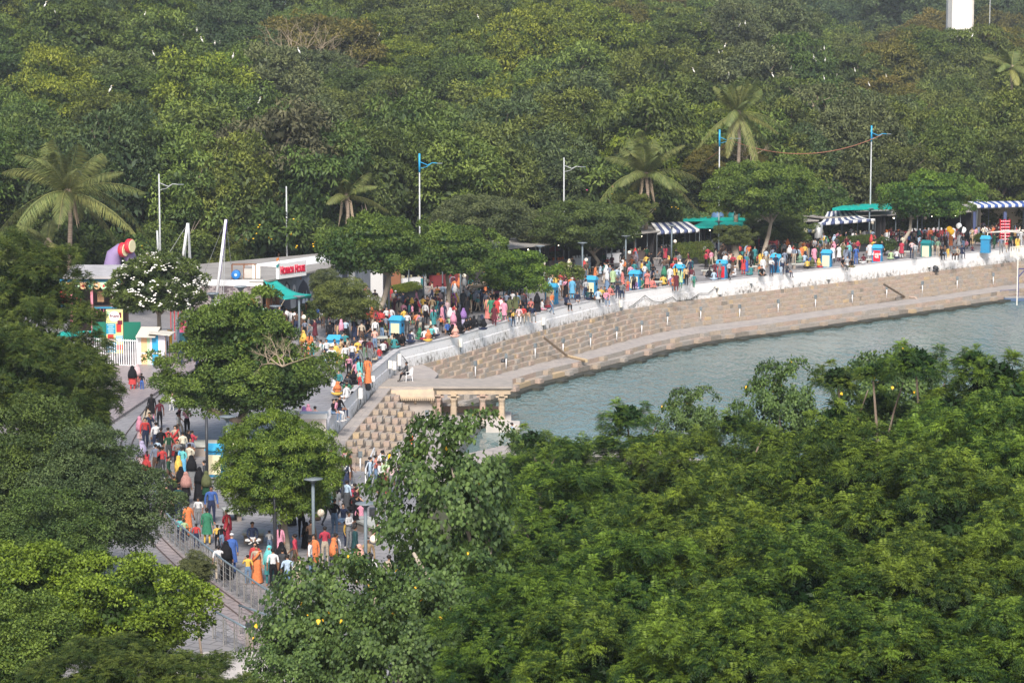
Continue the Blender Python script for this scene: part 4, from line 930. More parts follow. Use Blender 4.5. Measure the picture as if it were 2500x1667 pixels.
t3 = PY(459.5, 545, 205); mast('mast', PY(466, 672, 205), t3, .11, MATS['pole_grey'], 'right leg of the pointed pair of masts', [(t3, PY(470, 672, 205)), (t3, PY(405, 630, 206))])
t4 = PY(383.5, 563, 207); mast('mast', PY(387, 630, 207), t4, .10, MATS['pole_grey'], 'short grey mast beside the leftmost street lamp')
# small white hut
ht = empty('white_hut', P(530, 800, 0)); ht.location.y = 193.5; ht.location.x = (530 - 1250) / FPX * 193.5 * 1.0; b = MB(); b.box((0, 0, .9), (1.35, 1.3, 1.8)); b.build('wall', mat('hut_white', (.60, .60, .70), .7), ht); b = MB(); b.add([(-.75, -.72, 1.8), (.75, -.72, 1.8), (.75, .72, 1.8), (-.75, .72, 1.8), (0, -.72, 2.05), (0, .72, 2.05)], [(0, 1, 4), (1, 2, 5, 4), (3, 5, 2), (0, 4, 5, 3), (0, 3, 2, 1)]); b.build('roof', MATS['white_paint'], ht); b = MB(); b.box((0, -.67, .8), (.6, .04, 1.5)); b.build('door', MATS['lamp_grey'], ht); tag(ht, 'small white hut with a shallow gable in front of the hall', 'hut')
# ------------------------------------------------------------------ play house, booth, board, fence on the left
mat('pink_post', (.62, .22, .28), .6); mat('red_panel', (.42, .03, .04), .6); mat('blue_beam', (.03, .20, .34), .5); mat('mesh_brown', (.10, .07, .065), .9); mat('pastel_green', (.45, .68, .42), .6); mat('pastel_orange', (.75, .46, .25), .6); mat('net_green', (.01, .15, .10), .8); mat('roof_pale', (.38, .37, .38), .7, (.30, .295, .30), 1)
DPH = 186.0
def X(px, D=DPH): return (px - 1250) / FPX * D * (cp + (0) * sp_) if False else PY(px, 833, D).x
def Z(py, D=DPH): return PY(1250, py, D).z
ph = empty('play_house', (0, 0, 0)); tag(ph, 'two storey open play house with pink posts and a scalloped trim', 'play house')
b = MB(); b.add([(X(160), DPH - .6, Z(674)), (X(300), DPH - .6, Z(673)), (X(300), DPH + 3.6, Z(674) + .45), (X(160), DPH + 3.6, Z(674) + .45)], [(0, 1, 2, 3)]); b.box((X(230), DPH - .6, Z(674) - .05), (X(300) - X(160), .06, .18)); b.build('roof', MATS['roof_pale'], ph)
b = MB(); b.box((X(226), DPH - .25, Z(685)), (X(300) - X(150), .12, .22)); b.box((X(268), DPH - .25, Z(750)), (X(300) - X(232), .12, .12)); b.box((X(170), DPH - .25, Z(745)), (1.2, .12, .12)); b.build('beam', MATS['blue_beam'], ph)
for i in range(9):
    xx = X(158 + i * 16.6); b = MB(); r_ = .235; pts = [(xx - r_, DPH - .36, Z(688)), (xx + r_, DPH - .36, Z(688))] + [(xx + r_ * math.cos(a), DPH - .38, Z(696) - r_ * math.sin(a) * 1.1) for a in [math.pi * k / 8 for k in range(9)]]
    b.add(pts + [(p[0], p[1] + .04, p[2]) for p in pts], [tuple(range(11)), tuple(range(21, 10, -1))]); o = b.build('scallop', MATS['pastel_green' if i % 2 == 0 else 'pastel_orange'], ph)
    b = MB(); b.lathe((xx, 0, 0), [(.09, 0), (.08, .01)], 8); q = b.build('motif', MATS[('sign_red', 'sky_paint', 'white_paint')[i % 3]], o); q.rotation_euler = (R(90), 0, 0); q.location = (0, DPH - .39, Z(697))
for px in (177, 227, 276, 300): b = MB(); b.box((X(px), DPH - .1, Z(690) / 2), (.16, .16, Z(690))); b.build('post', MATS['pink_post'], ph)
for px in (187, 196, 285, 292): b = MB(); b.box((X(px), DPH + .5, Z(715)), (.08, .08, 1.9)); b.build('post', MATS['red_panel'], ph)
b = MB(); b.box((X(164), DPH + .1, Z(722)), (.9, .1, 1.2)); b.build('side_panel', MATS['red_panel'], ph); b = MB(); b.box((X(243), DPH + .9, Z(727)), (.46, .06, .75)); b.build('cream_panel', MATS['pastel_orange'], ph)
b = MB(); b.box((X(230), DPH + 2.5, Z(690) / 2 + .2), (X(300) - X(155), .1, Z(690))); b.box((X(230), DPH + 1.2, Z(752)), (X(300) - X(160), 2.6, .12)); b.build('back_wall', MATS['mesh_brown'], ph)
b = MB(); 
for i in range(8): b.tube([(X(232 + i * 8), DPH - .3, Z(768)), (X(232 + i * 8), DPH - .3, Z(753))], .02, 4)
b.box((X(258), DPH - .3, Z(768)), (1.9, .06, .05)); b.build('rail', MATS['pink_post'], ph)
b = MB(); b.box((X(245), DPH - .3, Z(808)), (1.0, .05, 1.35)); b.box((X(322), DPH - .5, Z(808)), (1.4, .05, 1.4)); b.build('green_net', MATS['net_green'], ph)
b = MB(); b.add([(X(140), DPH - 1.6, Z(818)), (X(225), DPH - 1.6, Z(812)), (X(228), DPH - .3, Z(806)), (X(150), DPH - .3, Z(808))], [(0, 1, 2, 3)]); o = b.build('lean_to', MATS['teal_cloth'], ph)
b = MB()
for k in range(4): b.tube([(X(186 + k * 4), DPH - 3, Z(850 - k * 2, DPH - 3)), (X(200 + k * 3), DPH - 3, Z(836 - k * 2, DPH - 3)), (X(228 + k), DPH - 2.6, Z(820 - k * 3, DPH - 3))], .09, 6, k % 3)
o = b.build('water_slide', [MATS['pole_grey'], mat('slide_blue', (.10, .18, .33), .4), MATS['pastel_orange']], None, True); tag(o, 'bundle of blue and tan slide tubes beside the play house', 'slide')
# inflatable
mat('inf_violet', (.24, .18, .34), .55); mat('inf_red', (.55, .03, .05), .5); mat('inf_cream', (.72, .66, .42), .6); mat('inf_pink', (.55, .12, .25), .55)
inf = empty('inflatable', PY(298, 700, 201)); q = lambda px, py, dd=0: PY(px, py, 201 + dd) - inf.location
b = MB(); b.tube([q(272, 700), q(274, 650), q(279, 622), q(292, 612), q(312, 616), q(322, 640), q(328, 700)], [.75, .66, .60, .55, .5, .45, .5], 12); b.build('arch', MATS['inf_violet'], inf, True); b = MB(); b.tube([q(318, 612, .3), q(326, 635, .3), q(334, 700, .3)], [.25, .3, .35], 8); b.build('side_tube', MATS['inf_pink'], inf, True)
for (px, py) in ((301, 610), (317, 601)):
    b = MB(); b.lathe((0, 0, 0), [(.46, -.22), (.55, -.15), (.55, .15), (.47, .2)], 18, k=0); o = b.build('disc', MATS['inf_red'], inf, True); o.rotation_euler = (0, R(90), R(-24)); o.location = q(px, py, -.75); b = MB(); b.lathe((0, 0, 0), [(.49, .0), (.46, .03)], 18); o2 = b.build('disc_face', MATS['inf_cream'], o); o2.location = (0, 0, .20)
tag(inf, 'large violet inflatable arch carrying two red drum shapes with cream faces', 'inflatable')
# menu board
mb_ = empty('menu_board', P(282, 893, 0)); D_ = mb_.location.y; s_ = D_ / FPX; b = MB(); H0 = PY(280, 862, D_).z; H1 = PY(280, 755, D_).z; W_ = 41 * s_
b.box((0, 0, (H0 + H1) / 2), (W_ + .06, .10, H1 - H0 + .06)); b.build('frame', MATS['dark_metal'], mb_); b = MB(); b.box((0, -.06, (H0 + H1) / 2), (W_, .02, H1 - H0)); b.build('print', mat('menu_yellow', (.62, .60, .25), .5), mb_); b = MB(); b.box((0, .02, H0 / 2), (.12, .08, H0)); b.build('post', MATS['dark_metal'], mb_)
mat('menu_teal', (.01, .26, .42), .5); mat('menu_text', (.7, .75, .72), .6); mat('menu_red', (.55, .03, .03), .5); mat('berry', (.12, .01, .03), .5)
hh = H1 - H0; yy = lambda f: H1 - hh * f
for (fx, fy, fw, fh, m) in [(-.22, .44, .56, .24, 'menu_teal'), (.27, .66, .44, .14, 'menu_teal'), (-.22, .86, .56, .25, 'menu_teal'), (.25, .42, .3, .2, 'menu_red'), (-.25, .64, .36, .14, 'menu_red'), (.27, .86, .4, .12, 'menu_red'), (.34, .13, .16, .12, 'berry'), (-.36, .09, .2, .1, 'pastel_green'), (.32, .3, .3, .1, 'berry')]:
    b = MB(); b.box((fx * W_, -.073 - abs(fx) * .004 - fy * .001, yy(fy)), (fw * W_, .006, fh * hh)); b.build('print_block', MATS[m], mb_)
b = MB(); b.lathe((0, 0, 0), [(.32 * W_, 0), (.32 * W_, .012)], 20); o = b.build('logo_disc', MATS['white_paint'], mb_); o.rotation_euler = (R(90), 0, 0); o.location = (0, -.082, yy(.16))
o = link('lettering', text_mesh('frupti', .27, MATS['berry'], .003, bold=.008), mb_); o.rotation_euler = (R(90), 0, 0); o.location = (0, -.102, yy(.15))
b = MB()
for i in range(16):
    fx, fy = ((-.22, .35 + (i % 5) * .045) if i < 5 else (.27, .61 + (i % 5) * .028) if i < 10 else (-.22, .76 + (i % 6) * .042)); b.box((fx * W_, -.0865, yy(fy)), (W_ * rnd.uniform(.24, .42), .004, .035))
o = b.build('menu_lines', MATS['menu_text'], mb_); tag(o, kind='stuff'); tag(mb_, 'tall menu board with a round white logo reading frupti', 'sign')
# white railing fence
def pfence(a, c, h, step, name, m, lab, bar=.05):
    r_ = empty(name, a); d = c - a; n_ = max(2, int(d.length / step)); me = None
    for i in range(n_ + 1):
        if me is None: b = MB(); b.box((0, 0, h / 2), (bar, bar, h)); me = b.mesh('picket', m)
        o = link('picket', me, r_); o.location = d * (i / n_)
    for z in (h - .08, .18): b = MB(); b.tube([Vector((0, 0, z)), d + Vector((0, 0, z))], .03, 5); b.build('rail', m, r_)
    tag(r_, lab, 'fence')
pfence(P(215, 893, 0), P(336, 900, 0), 1.9, .17, 'white_fence', MATS['white_paint'], 'tall white picket railing in front of the play house')
# booth
bt = empty('ticket_booth', (X(368, 173.5), 173.5, 0), R(-4)); pan = [('white_paint', .35), ('pastel_orange', .42), ('pastel_green', .2), ('white_paint', .16), ('sky_paint', .44), ('hut_white', .5)]
b = MB(); b.box((0, .6, 1.05), (1.85, 1.3, 2.1)); b.build('core', MATS['hut_white'], bt)
x0 = -.95
for i, (m, wd) in enumerate(pan): wd *= .93; b = MB(); b.box((x0 + wd / 2, -.07, 1.07), (wd - .01, .05, 2.1)); b.build('wall_panel', MATS[m], bt); x0 += wd
b = MB(); b.box((0, -.11, .92), (1.88, .04, .1)); b.build('counter', MATS['white_paint'], bt)
for i in range(6): b = MB(); b.box((.96, .05 + i * .24, 1.0), (.04, .22, 1.95)); b.build('wall_panel', MATS[('pastel_orange', 'hut_white', 'slide_blue', 'pink_white', 'white_paint', 'wood_orange')[i]], bt)
b = MB(); b.box((.99, .55, 1.25), (.03, .36, .8)); b.build('window', MATS['dark_hole'], bt)
b = MB(); b.box((-.25, .4, 2.25), (1.3, 1.9, .05), tilt=('X', R(14))); b.box((.65, .4, 2.22), (1.5, 1.9, .05), tilt=('Y', R(5))); b.build('roof', mat('tin_roof', (.55, .52, .46), .6), bt); tag(bt, 'small ticket booth of pastel and blue panels with a tin roof', 'booth')
# doorway with arches behind the booth
ar = empty('play_gate', P(440, 880, 0)); ar.location.y = 181; ar.location.x = X(448, 181); b = MB(); b.tube([(-.35, 0, 0), (-.35, 0, 1.9), (-.2, 0, 2.5), (0, 0, 2.75), (.2, 0, 2.5), (.35, 0, 1.9), (.35, 0, 0)], .09, 6); b.build('arch', MATS['lblue_paint'], ar, True); b = MB(); b.box((-.75, 0, 1.3), (.05, .06, 2.6)); b.box((-1.2, 0, 1.6), (.9, .06, .06)); b.build('frame', MATS['white_paint'], ar); b = MB(); b.box((-.95, .05, .8), (.32, .04, 1.5)); b.build('orange_door', MATS['leaf_gold'], ar); b = MB(); b.box((0, .1, .7), (.6, .04, 1.3)); b.build('teal_door', mat('soft_teal', (.10, .36, .42), .6), ar); tag(ar, 'pale blue pointed arch beside an orange and teal gate', 'gate')
for i, (px, py) in enumerate([(484, 806), (503, 800)]):
    p = P(px, py, 0); p.y = 186 + i * 3; p.x = X(px, p.y); r_ = empty('ride_seat', (p.x, p.y, 0)); b = MB(); b.box((0, 0, .45), (.7, .7, .5)); b.build('seat', MATS['box_cream'], r_); b = MB(); b.box((0, .3, .95), (.75, .14, .9), tilt=('X', R(-10))); b.build('backrest', mat('royal', (.03, .13, .35), .5), r_); tag(r_, 'rounded blue and cream ride seat, %s of two' % ('front' if i == 0 else 'rear'), 'ride seat')
b = MB(); b.box((X(478, 191), 191, .45), (2.4, .3, .9)); b.box((X(478, 191), 190.8, .95), (2.5, .4, .12)); o = b.build('pink_ledge', mat('hot_pink', (.55, .10, .22), .6)); tag(o, 'low pink ledge of the play area in front of the hall', 'ledge')
b = MB(); 
for i in range(5): b.box((X(418 + i * 9, 188), 188, 1.5), (.06, .06, 3.0))
b.box((X(436, 188), 188, 3.0), (1.2, .06, .06)); o = b.build('cage', MATS['red_panel']); tag(o, 'red barred frame behind the white flowered tree', 'frame')

# ------------------------------------------------------------------ stalls
mat('awn_white', (.66, .66, .66), .7); mat('awn_blue', (.06, .08, .17), .7); mat('awn_bright', (.04, .09, .30), .7); mat('stall_dark', (.03, .028, .03), .9); mat('stall_wall', (.10, .075, .07), .9, (.16, .12, .11), 1); mat('menu_maroon', (.20, .035, .04), .7); mat('cream_wall', (.55, .47, .36), .8, (.48, .41, .32), .6); mat('net_teal', (.0, .36, .30), .7, (.0, .28, .24), 2); mat('tin', (.45, .46, .47), .4, metal=.5); mat('stool', (.35, .30, .26), .6); mat('bulb', (1, .9, .7), .5, emit=((1, .88, .65), 6))
def frame_of(a, c): 
    d = c - a; d.z = 0; L_ = d.length; d.normalize(); return d, Vector((-d.y, d.x, 0)), L_
def stall(pxa, pya, pxb, pyb, h, dep, name, lab, tone='stall_dark', roofm='concrete', counter=True, goods=True, posts=4):
    a, c = P(pxa, pya, 0), P(pxb, pyb, 0); d, n, L_ = frame_of(a, c); ang = math.atan2(d.y, d.x)
    r_ = empty(name, a, ang); b = MB(); b.box((L_ / 2, dep, h / 2), (L_, .15, h)); b.box((0, dep / 2, h / 2), (.12, dep, h)); b.box((L_, dep / 2, h / 2), (.12, dep, h)); b.build('wall', MATS[tone], r_)
    b = MB(); b.box((L_ / 2, dep / 2 - .2, h + .07), (L_ + .4, dep + .9, .12)); b.build('roof', MATS[roofm], r_)
    for i in range(posts): b = MB(); b.box((L_ * (i + .5) / posts, .05, h / 2), (.07, .07, h)); b.build('post', MATS['lamp_grey'], r_)
    if counter:
        k = max(1, int(L_ / 2.6))
        for i in range(k):
            xx = L_ * (i + .5) / k; b = MB(); b.box((xx, .9, .5), (L_ / k * .8, .6, 1.0)); b.build('counter', MATS[rnd.choice(['menu_maroon', 'stall_wall', 'white_paint', 'brick_dark'])], r_)
            b = MB(); b.box((xx, dep - .12, h * .62), (L_ / k * .8, .05, .8)); bd = b.build('menu_panel', MATS[rnd.choice(['menu_maroon', 'mural_light', 'menu_maroon', 'panel_cream'])], r_)
            b = MB()
            for q in range(7): b.box((xx + rnd.uniform(-.45, .45) * L_ / k * .8, .85 + rnd.uniform(-.2, .2), 1.0 + .12), (.12, .12, rnd.uniform(.15, .4)))
            b.build('goods', MATS[rnd.choice(['white_paint', 'panel_cream', 'wood_orange', 'tin'])], r_)
            for q in range(2):
                b = MB(); b.lathe((0, 0, 0), [(.02, -.05), (.05, 0), (.02, .05)], 6); bb = b.build('bulb', MATS['bulb'] if rnd.random() < .4 else MATS['lamp_grey'], r_); bb.location = (xx + rnd.uniform(-.8, .8), .5, h - .35)
    tag(r_, lab, 'stall', 'food stalls behind the promenade'); return r_
stall(978, 712, 1142, 697, 2.7, 5, 'cafe_stall', 'dark open cafe behind the two bent tree trunks')
stall(1160, 692, 1330, 672, 2.7, 5, 'food_stall', 'dark food stall behind the spreading leafy tree')
stall(1340, 668, 1470, 654, 2.7, 5, 'food_stall', 'food stall with red counter behind the V shaped trunk')
stall(1480, 650, 1595, 637, 2.7, 5, 'food_stall', 'food stall left of the first striped awning')
stall(1606, 634, 1712, 624, 2.7, 5, 'food_stall', 'food stall under the first blue and white awning')
stall(1720, 622, 1840, 613, 2.6, 5, 'food_stall', 'food stall under the teal awning')
stall(1850, 611, 1985, 604, 2.6, 5, 'food_stall', 'food stall in the shade of the large tree')
stall(1998, 602, 2150, 594, 2.8, 5, 'food_stall', 'food stall under the bowed striped awning')
stall(2160, 594, 2370, 584, 2.8, 5, 'food_stall', 'long food stall behind the low branching tree')
sc_ = stall(2392, 582, 2560, 574, 3.0, 4.5, 'snack_counter', 'wide cream walled snack counter at the far right', 'cream_wall', 'concrete', False)
for px in (2378, 2452): q = P(px, 590, 0); b = MB(); b.box((q.x, q.y, 1.5), (.3, .3, 3.0)); o = b.build('blue_pillar', MATS['awn_blue']); tag(o, 'dark blue pillar of the far snack counter, %s' % ('left end' if px < 2400 else 'behind the red racks'), 'pillar')
def awning(name, back_l, back_r, front_l, front_r, Db, Df, n_, lab, mA='awn_white', mB_='awn_blue', drop=.28, bow=0.):
    bl, br_, fl_, fr = PY(*back_l, Db[0]), PY(*back_r, Db[1]), PY(*front_l, Df[0]), PY(*front_r, Df[1])
    r_ = empty(name, fl_); 
    for i in range(n_):
        b = MB(); t0, t1 = i / n_, (i + 1) / n_; K = 6; vs_ = []
        for k in range(K + 1):
            v = k / K; sag = -bow * math.sin(math.pi * v)
            for t in (t0, t1): p = (bl.lerp(br_, t)).lerp(fl_.lerp(fr, t), v); vs_.append(p + Vector((0, 0, sag)) - fl_)
        fs = [(2 * k, 2 * k + 1, 2 * k + 3, 2 * k + 2) for k in range(K)]; m_ = len(vs_); e0, e1 = vs_[-2], vs_[-1]; vs_ += [e0 + Vector((0, -.03, -drop)), e1 + Vector((0, -.03, -drop))]; fs.append((m_ - 2, m_ - 1, m_ + 1, m_)); b.add(vs_, fs)
        o = b.build('stripe', MATS[mA] if i % 2 == 0 else MATS[mB_], r_, True); mo = o.modifiers.new('t', 'SOLIDIFY'); mo.thickness = .015
    for e in (fl_, fr): b = MB(); b.tube([Vector((e.x - fl_.x, e.y - fl_.y + .1, -fl_.z)), e - fl_], .035, 6); b.build('post', MATS['lamp_grey'], r_)
    tag(r_, lab, 'awning')
awning('striped_awning', (1589, 544), (1678, 541), (1604, 566), (1708, 560), (251.5, 254), (247, 249.5), 11, 'faded blue and white striped awning behind the long planter')
awning('striped_awning', (2020, 517), (2078, 511), (1995, 545), (2137, 534), (264, 266), (259, 261), 13, 'bowed blue and white striped awning right of the large tree', bow=.35)
awning('striped_awning', (1908, 547), (1985, 548), (1925, 562), (2010, 561), (262, 263), (258.5, 260), 9, 'dusty striped awning half under the large tree', mA='panel_cream')
awning('striped_awning', (2362, 492), (2570, 490), (2386, 502), (2570, 497), (272, 275), (267, 270), 22, 'bright blue and white striped awning over the far snack counter', mB_='awn_bright')
awning('teal_awning', (1730, 536), (1828, 540), (1684, 555), (1830, 556), (256, 259), (251, 254), 1, 'flat teal awning between the two striped ones', mA='net_teal', drop=.12)
def net(name, pts, lab, m='net_teal', th=.25):
    b = MB(); vs_ = [PY(*p) for p in pts]; vs_ = vs_ + [v - Vector((0, 0, th)) for v in vs_]; n_ = len(pts); b.add(vs_, [tuple(range(n_)), tuple(range(2 * n_ - 1, n_ - 1, -1))] + [(i, i + n_, (i + 1) % n_ + n_, (i + 1) % n_) for i in range(n_)]); o = b.build(name, MATS[m]); tag(o, lab, 'shade net')
net('shade_net', [(2032, 508, 262), (2178, 505, 265), (2178, 497, 270), (2070, 499, 268)], 'long teal shade net on poles above the bowed awning')
net('shade_net', [(1668, 535, 254), (1830, 533, 258), (1822, 528, 262), (1675, 530, 259)], 'ragged teal net along the stall roofs')
net('shade_net', [(1068, 650, 216), (1120, 645, 218), (1115, 636, 222), (1060, 640, 220)], 'teal net glimpsed behind the bent tree trunk')
net('shade_net', [(1225, 598, 232), (1262, 600, 233), (1262, 592, 236), (1225, 590, 236)], 'scrap of teal net between the crowns')
for i, (px, py, m, lab) in enumerate([(1752, 520, 'slide_blue', 'dark blue water tank on the stall roof'), (1792, 519, 'bin_teal', 'teal covered water tank on the stall roof')]):
    p = PY(px, py + 8, 259); b = MB(); b.lathe((p.x, p.y, 2.7), [(.55, 0), (.6, .1), (.6, .75), (.45, .95), (.15, 1.0)], 14); o = b.build('water_tank', MATS[m], None, True); tag(o, lab, 'tank')
# perforated steel drum hanging by the bowed awning
p = PY(1998, 582, 257); b = MB(); b.lathe((p.x, p.y, p.z), [(.38, 0), (.40, .1), (.40, 1.35), (.3, 1.42)], 16); o = b.build('steel_drum', MATS['tin'], None, True); tag(o, 'tall shiny steel drum beside the bowed awning', 'drum')
b = MB(); b.tube([(p.x, p.y, 0), (p.x, p.y, p.z)], .07, 6); o = b.build('drum_stand', MATS['dark_metal']); tag(o, 'dark pole under the shiny steel drum', 'pole')
# red snack racks
rk = empty('snack_rack', P(2452, 592, 0)); 
b = MB(); b.box((0, 0, 1.0), (.95, .5, .06)); b.box((-.48, 0, 1.2), (.05, .5, 2.3)); b.box((.48, 0, 1.2), (.05, .5, 2.3)); b.box((0, 0, 1.2), (.05, .5, 2.3)); b.build('frame', MATS['menu_red'], rk)
for i in range(7): b = MB(); b.box((0, -.1, .35 + i * .30), (.92, .35, .17)); b.build('shelf', MATS['sign_red'], rk); 
b = MB()
for i in range(7):
    for j in range(5): b.box((-.36 + j * .18, -.29, .37 + i * .30), (.12, .03, .05))
b.build('packets', MATS['white_paint'], rk); tag(rk, 'tall red snack rack in front of the cream wall', 'rack')
# tables and stools in front of the cafes, dark thin furniture
tb = empty('cafe_table'); b = MB(); b.box((0, 0, .74), (1.1, .7, .04)); b.build('top', MATS['stool'], tb)
for sx in (-1, 1):
    for sy in (-1, 1): b = MB(); b.box((sx * .48, sy * .28, .36), (.04, .04, .72)); b.build('leg', MATS['dark_metal'], tb)
cst = [(1005, 728), (1040, 722), (1080, 724), (1395, 678), (1425, 672), (1460, 672), (1500, 664), (1540, 660), (1580, 655), (1600, 650), (1690, 640), (1870, 622), (1900, 620), (1940, 618), (2180, 602), (2215, 600), (2250, 598), (2300, 592)]
for i, (px, py) in enumerate(cst):
    o = tb if i == 0 else copy_tree(tb); p = P(px, py, 0); o.location = p; o.rotation_euler = (0, 0, rnd.uniform(-.4, .9))
    tag(o, 'brown topped cafe table with thin dark legs, %s' % ('outside the cafe by the bent trunks' if px < 1100 else 'outside the red counter stall' if px < 1480 else 'left of the first striped awning' if px < 1650 else 'in the shade of the large tree' if px < 2000 else 'by the low branching tree'), 'table', 'cafe tables in front of the stalls')
# planters
mat('planter', (.03, .034, .04), .6); mat('leaf_box', (.05, .10, .03), .7)
def leafball(name, seed, rx, rz, nc, ll, lw, leafm, zmin=-.2, cr=.35, per=60, droop=0.):
    me, C = crown_mesh(name, seed, rx, rz, nc, cr, per, ll, lw, zmin=zmin, droop=droop, mats=[MATS[leafm]], rough=.12); return me
BUSH1 = leafball('hedge_ball', 700, 1.0, .9, 46, .16, .07, 'leaf_deep'); SPIKE = None
def planter(pxa, pya, pxb, pyb, dep, h, lab, hed=None, n_=6, hz=.9):
    a, c = P(pxa, pya, 0), P(pxb, pyb, 0); d, n, L_ = frame_of(a, c); r_ = empty('planter', a, math.atan2(d.y, d.x)); b = MB(); b.box((L_ / 2, dep / 2, h / 2), (L_, dep, h)); b.box((L_ / 2, dep / 2, h - .02), (L_ + .12, dep + .12, .05)); b.build('trough', MATS['planter'], r_)
    for i in range(n_): o = link('plant', BUSH1, r_); o.location = (L_ * (i + .5) / n_, dep / 2, h + .15); s_ = L_ / n_ * .62; o.scale = (s_, dep * .5, hz); o.rotation_euler = (0, 0, 0); o.material_slots[0].link = 'OBJECT'; o.material_slots[0].material = MATS[hed or 'leaf_deep']
    tag(r_, lab, 'planter')
planter(1664, 648, 1748, 641, 1.6, .62, 'long dark planter of spiky green plants below the striped awning', 'leaf_mid', 6, 1.2)
planter(980, 742, 1034, 730, 1.4, .8, 'dark planter with a flowering hedge by the cafe pillar', 'leaf_bright', 4, .5)
planter(2060, 618, 2140, 612, 1.5, .7, 'dark planter with low hedge behind the lettered bin', 'leaf_deep', 5, .7)
planter(700, 795, 790, 772, 1.2, .35, 'low dark kerbed planter below the mural wall', 'leaf_deep', 3, .5)
for i, (px, py, s_, lf, lab) in enumerate([(2160, 624, 1.0, 'leaf_deep', 'round dark clipped bush right of the lettered bin'), (1725, 652, .62, 'leaf_olive', 'small round bush beside the long planter'), (1385, 705, 1.25, 'leaf_mid', 'loose green bush behind the third blue bin'), (767, 790, .95, 'leaf_deep', 'clipped bush below the mural wall, right one'), (738, 795, .8, 'leaf_deep', 'clipped bush below the mural wall, beside the sail post'), (1535, 675, .45, 'leaf_olive', 'tiny bush behind a lamp post'), (955, 760, .5, 'leaf_mid', 'small shrub in front of the dark planter'), (2396, 600, .7, 'leaf_mid', 'small bush beside the far lamp post')]):
    p = P(px, py, 0); t = empty('bush', p); c = link('crown', BUSH1, t); c.location = (0, 0, .75 * s_); c.scale = (s_,) * 3; c.material_slots[0].link = 'OBJECT'; c.material_slots[0].material = MATS[lf]; b = MB(); b.tube([(0, 0, 0), (0, 0, .6 * s_)], .06, 5); b.build('trunk', MATS['bark'], t); tag(t, lab, 'bush')
# brown pillar and white mural end between hall and cafe
for (px0, px1, py, h, m, lab) in [(905, 935, 745, 2.9, 'mural_pale', 'white painted wall end with a mural'), (955, 978, 722, 2.8, 'wood_brown', 'brown clad pillar beside the cafe')]:
    a, c = P(px0, py, 0), P(px1, py, 0); b = MB(); b.box(((a.x + c.x) / 2, a.y + .4, h / 2), ((c - a).length, .8, h)); o = b.build('pillar', MATS[m]); tag(o, lab, 'pillar')
# benches
mat('bench_top', (.42, .43, .39), .8, (.34, .35, .32), 3); mat('bench_leg', (.26, .22, .19), .85)
def bench(px, py, L_, W_, rz, lab, h=.48):
    p = P(px, py, 0); r_ = empty('concrete_bench', p, R(rz)); b = MB(); b.box((0, 0, h - .05), (L_, W_, .10)); b.build('slab', MATS['bench_top'], r_)
    for s_ in (-1, 1): b = MB(); b.box((s_ * L_ * .33, 0, (h - .1) / 2), (.2, W_ * .7, h - .1)); b.build('leg', MATS['bench_leg'], r_)
    tag(r_, lab, 'bench', 'concrete benches of the promenade')
bench(620, 1322, .95, .95, 0, 'square concrete bench with a resting couple, below the round tree'); bench(567, 1268, .8, 1.3, 15, 'concrete bench behind the woman in dark red'); bench(900, 1296, .9, 2.6, 28, 'long slab bench near the stepped terrace'); bench(1952, 656, 1.6, .5, 10, 'pale bench under a woman in sage green'); bench(1735, 672, 1.8, .5, 5, 'long bench right of the second lamp group'); bench(1035, 812, 1.5, .6, 15, 'round edged stone bench behind the blue bin'); bench(2110, 645, 1.3, .5, 10, 'low bench left of the lettered bin'); bench(1835, 662, 1.0, .5, 8, 'low bench beside the thick trunk'); bench(2220, 625, 1.4, .5, 8, 'low bench beside the dark teal bin'); bench(1600, 700, 1.2, .5, 8, 'low bench behind the fifth bin'); bench(940, 838, 1.6, .8, 12, 'stone seat round the leaning forked trunk')
tp = empty('tree_planter', P(487, 1112, 0)); b = MB(); b.box((0, .6, .26), (1.6, 1.6, .52)); b.build('wall', MATS['bench_leg'], tp); b = MB(); b.box((0, .6, .55), (1.8, 1.8, .1)); b.build('rim', MATS['bench_top'], tp); tag(tp, 'square pale tree planter with a seat rim by the dark poles', 'planter')
# poles on the left walk
for i, (px, py, h, lab) in enumerate([(506, 1172, 3.2, 'dark slim pole left of the blue bin under the big tree'), (672, 1370, 3.4, 'dark slim pole left of the round tree trunk')]):
    p = P(px, py, 0); b = MB(); b.tube([(p.x, p.y, 0), (p.x, p.y, h)], .075, 8); o = b.build('pole', MATS['dark_metal'], None, True); tag(o, lab, 'pole')
# loudspeaker cabinets
for (px, py, w_, h, lab) in [(901, 1166, .42, .85, 'black loudspeaker cabinet behind the standing group'), (910, 1272, .30, .62, 'grey loudspeaker beside the slab bench')]:
    p = P(px, py, 0 if px > 905 else -.2); r_ = empty('loudspeaker', p); b = MB(); b.box((0, 0, h / 2), (w_, .4, h)); b.build('cabinet', MATS['planter'], r_)
    for z in (.3, .68): b = MB(); b.lathe((0, 0, 0), [(w_ * .36, 0), (w_ * .3, .02)], 14); o = b.build('cone', MATS['dark_metal'], r_); o.rotation_euler = (R(90), 0, 0); o.location = (0, -.205, h * z)
    tag(r_, lab, 'loudspeaker')
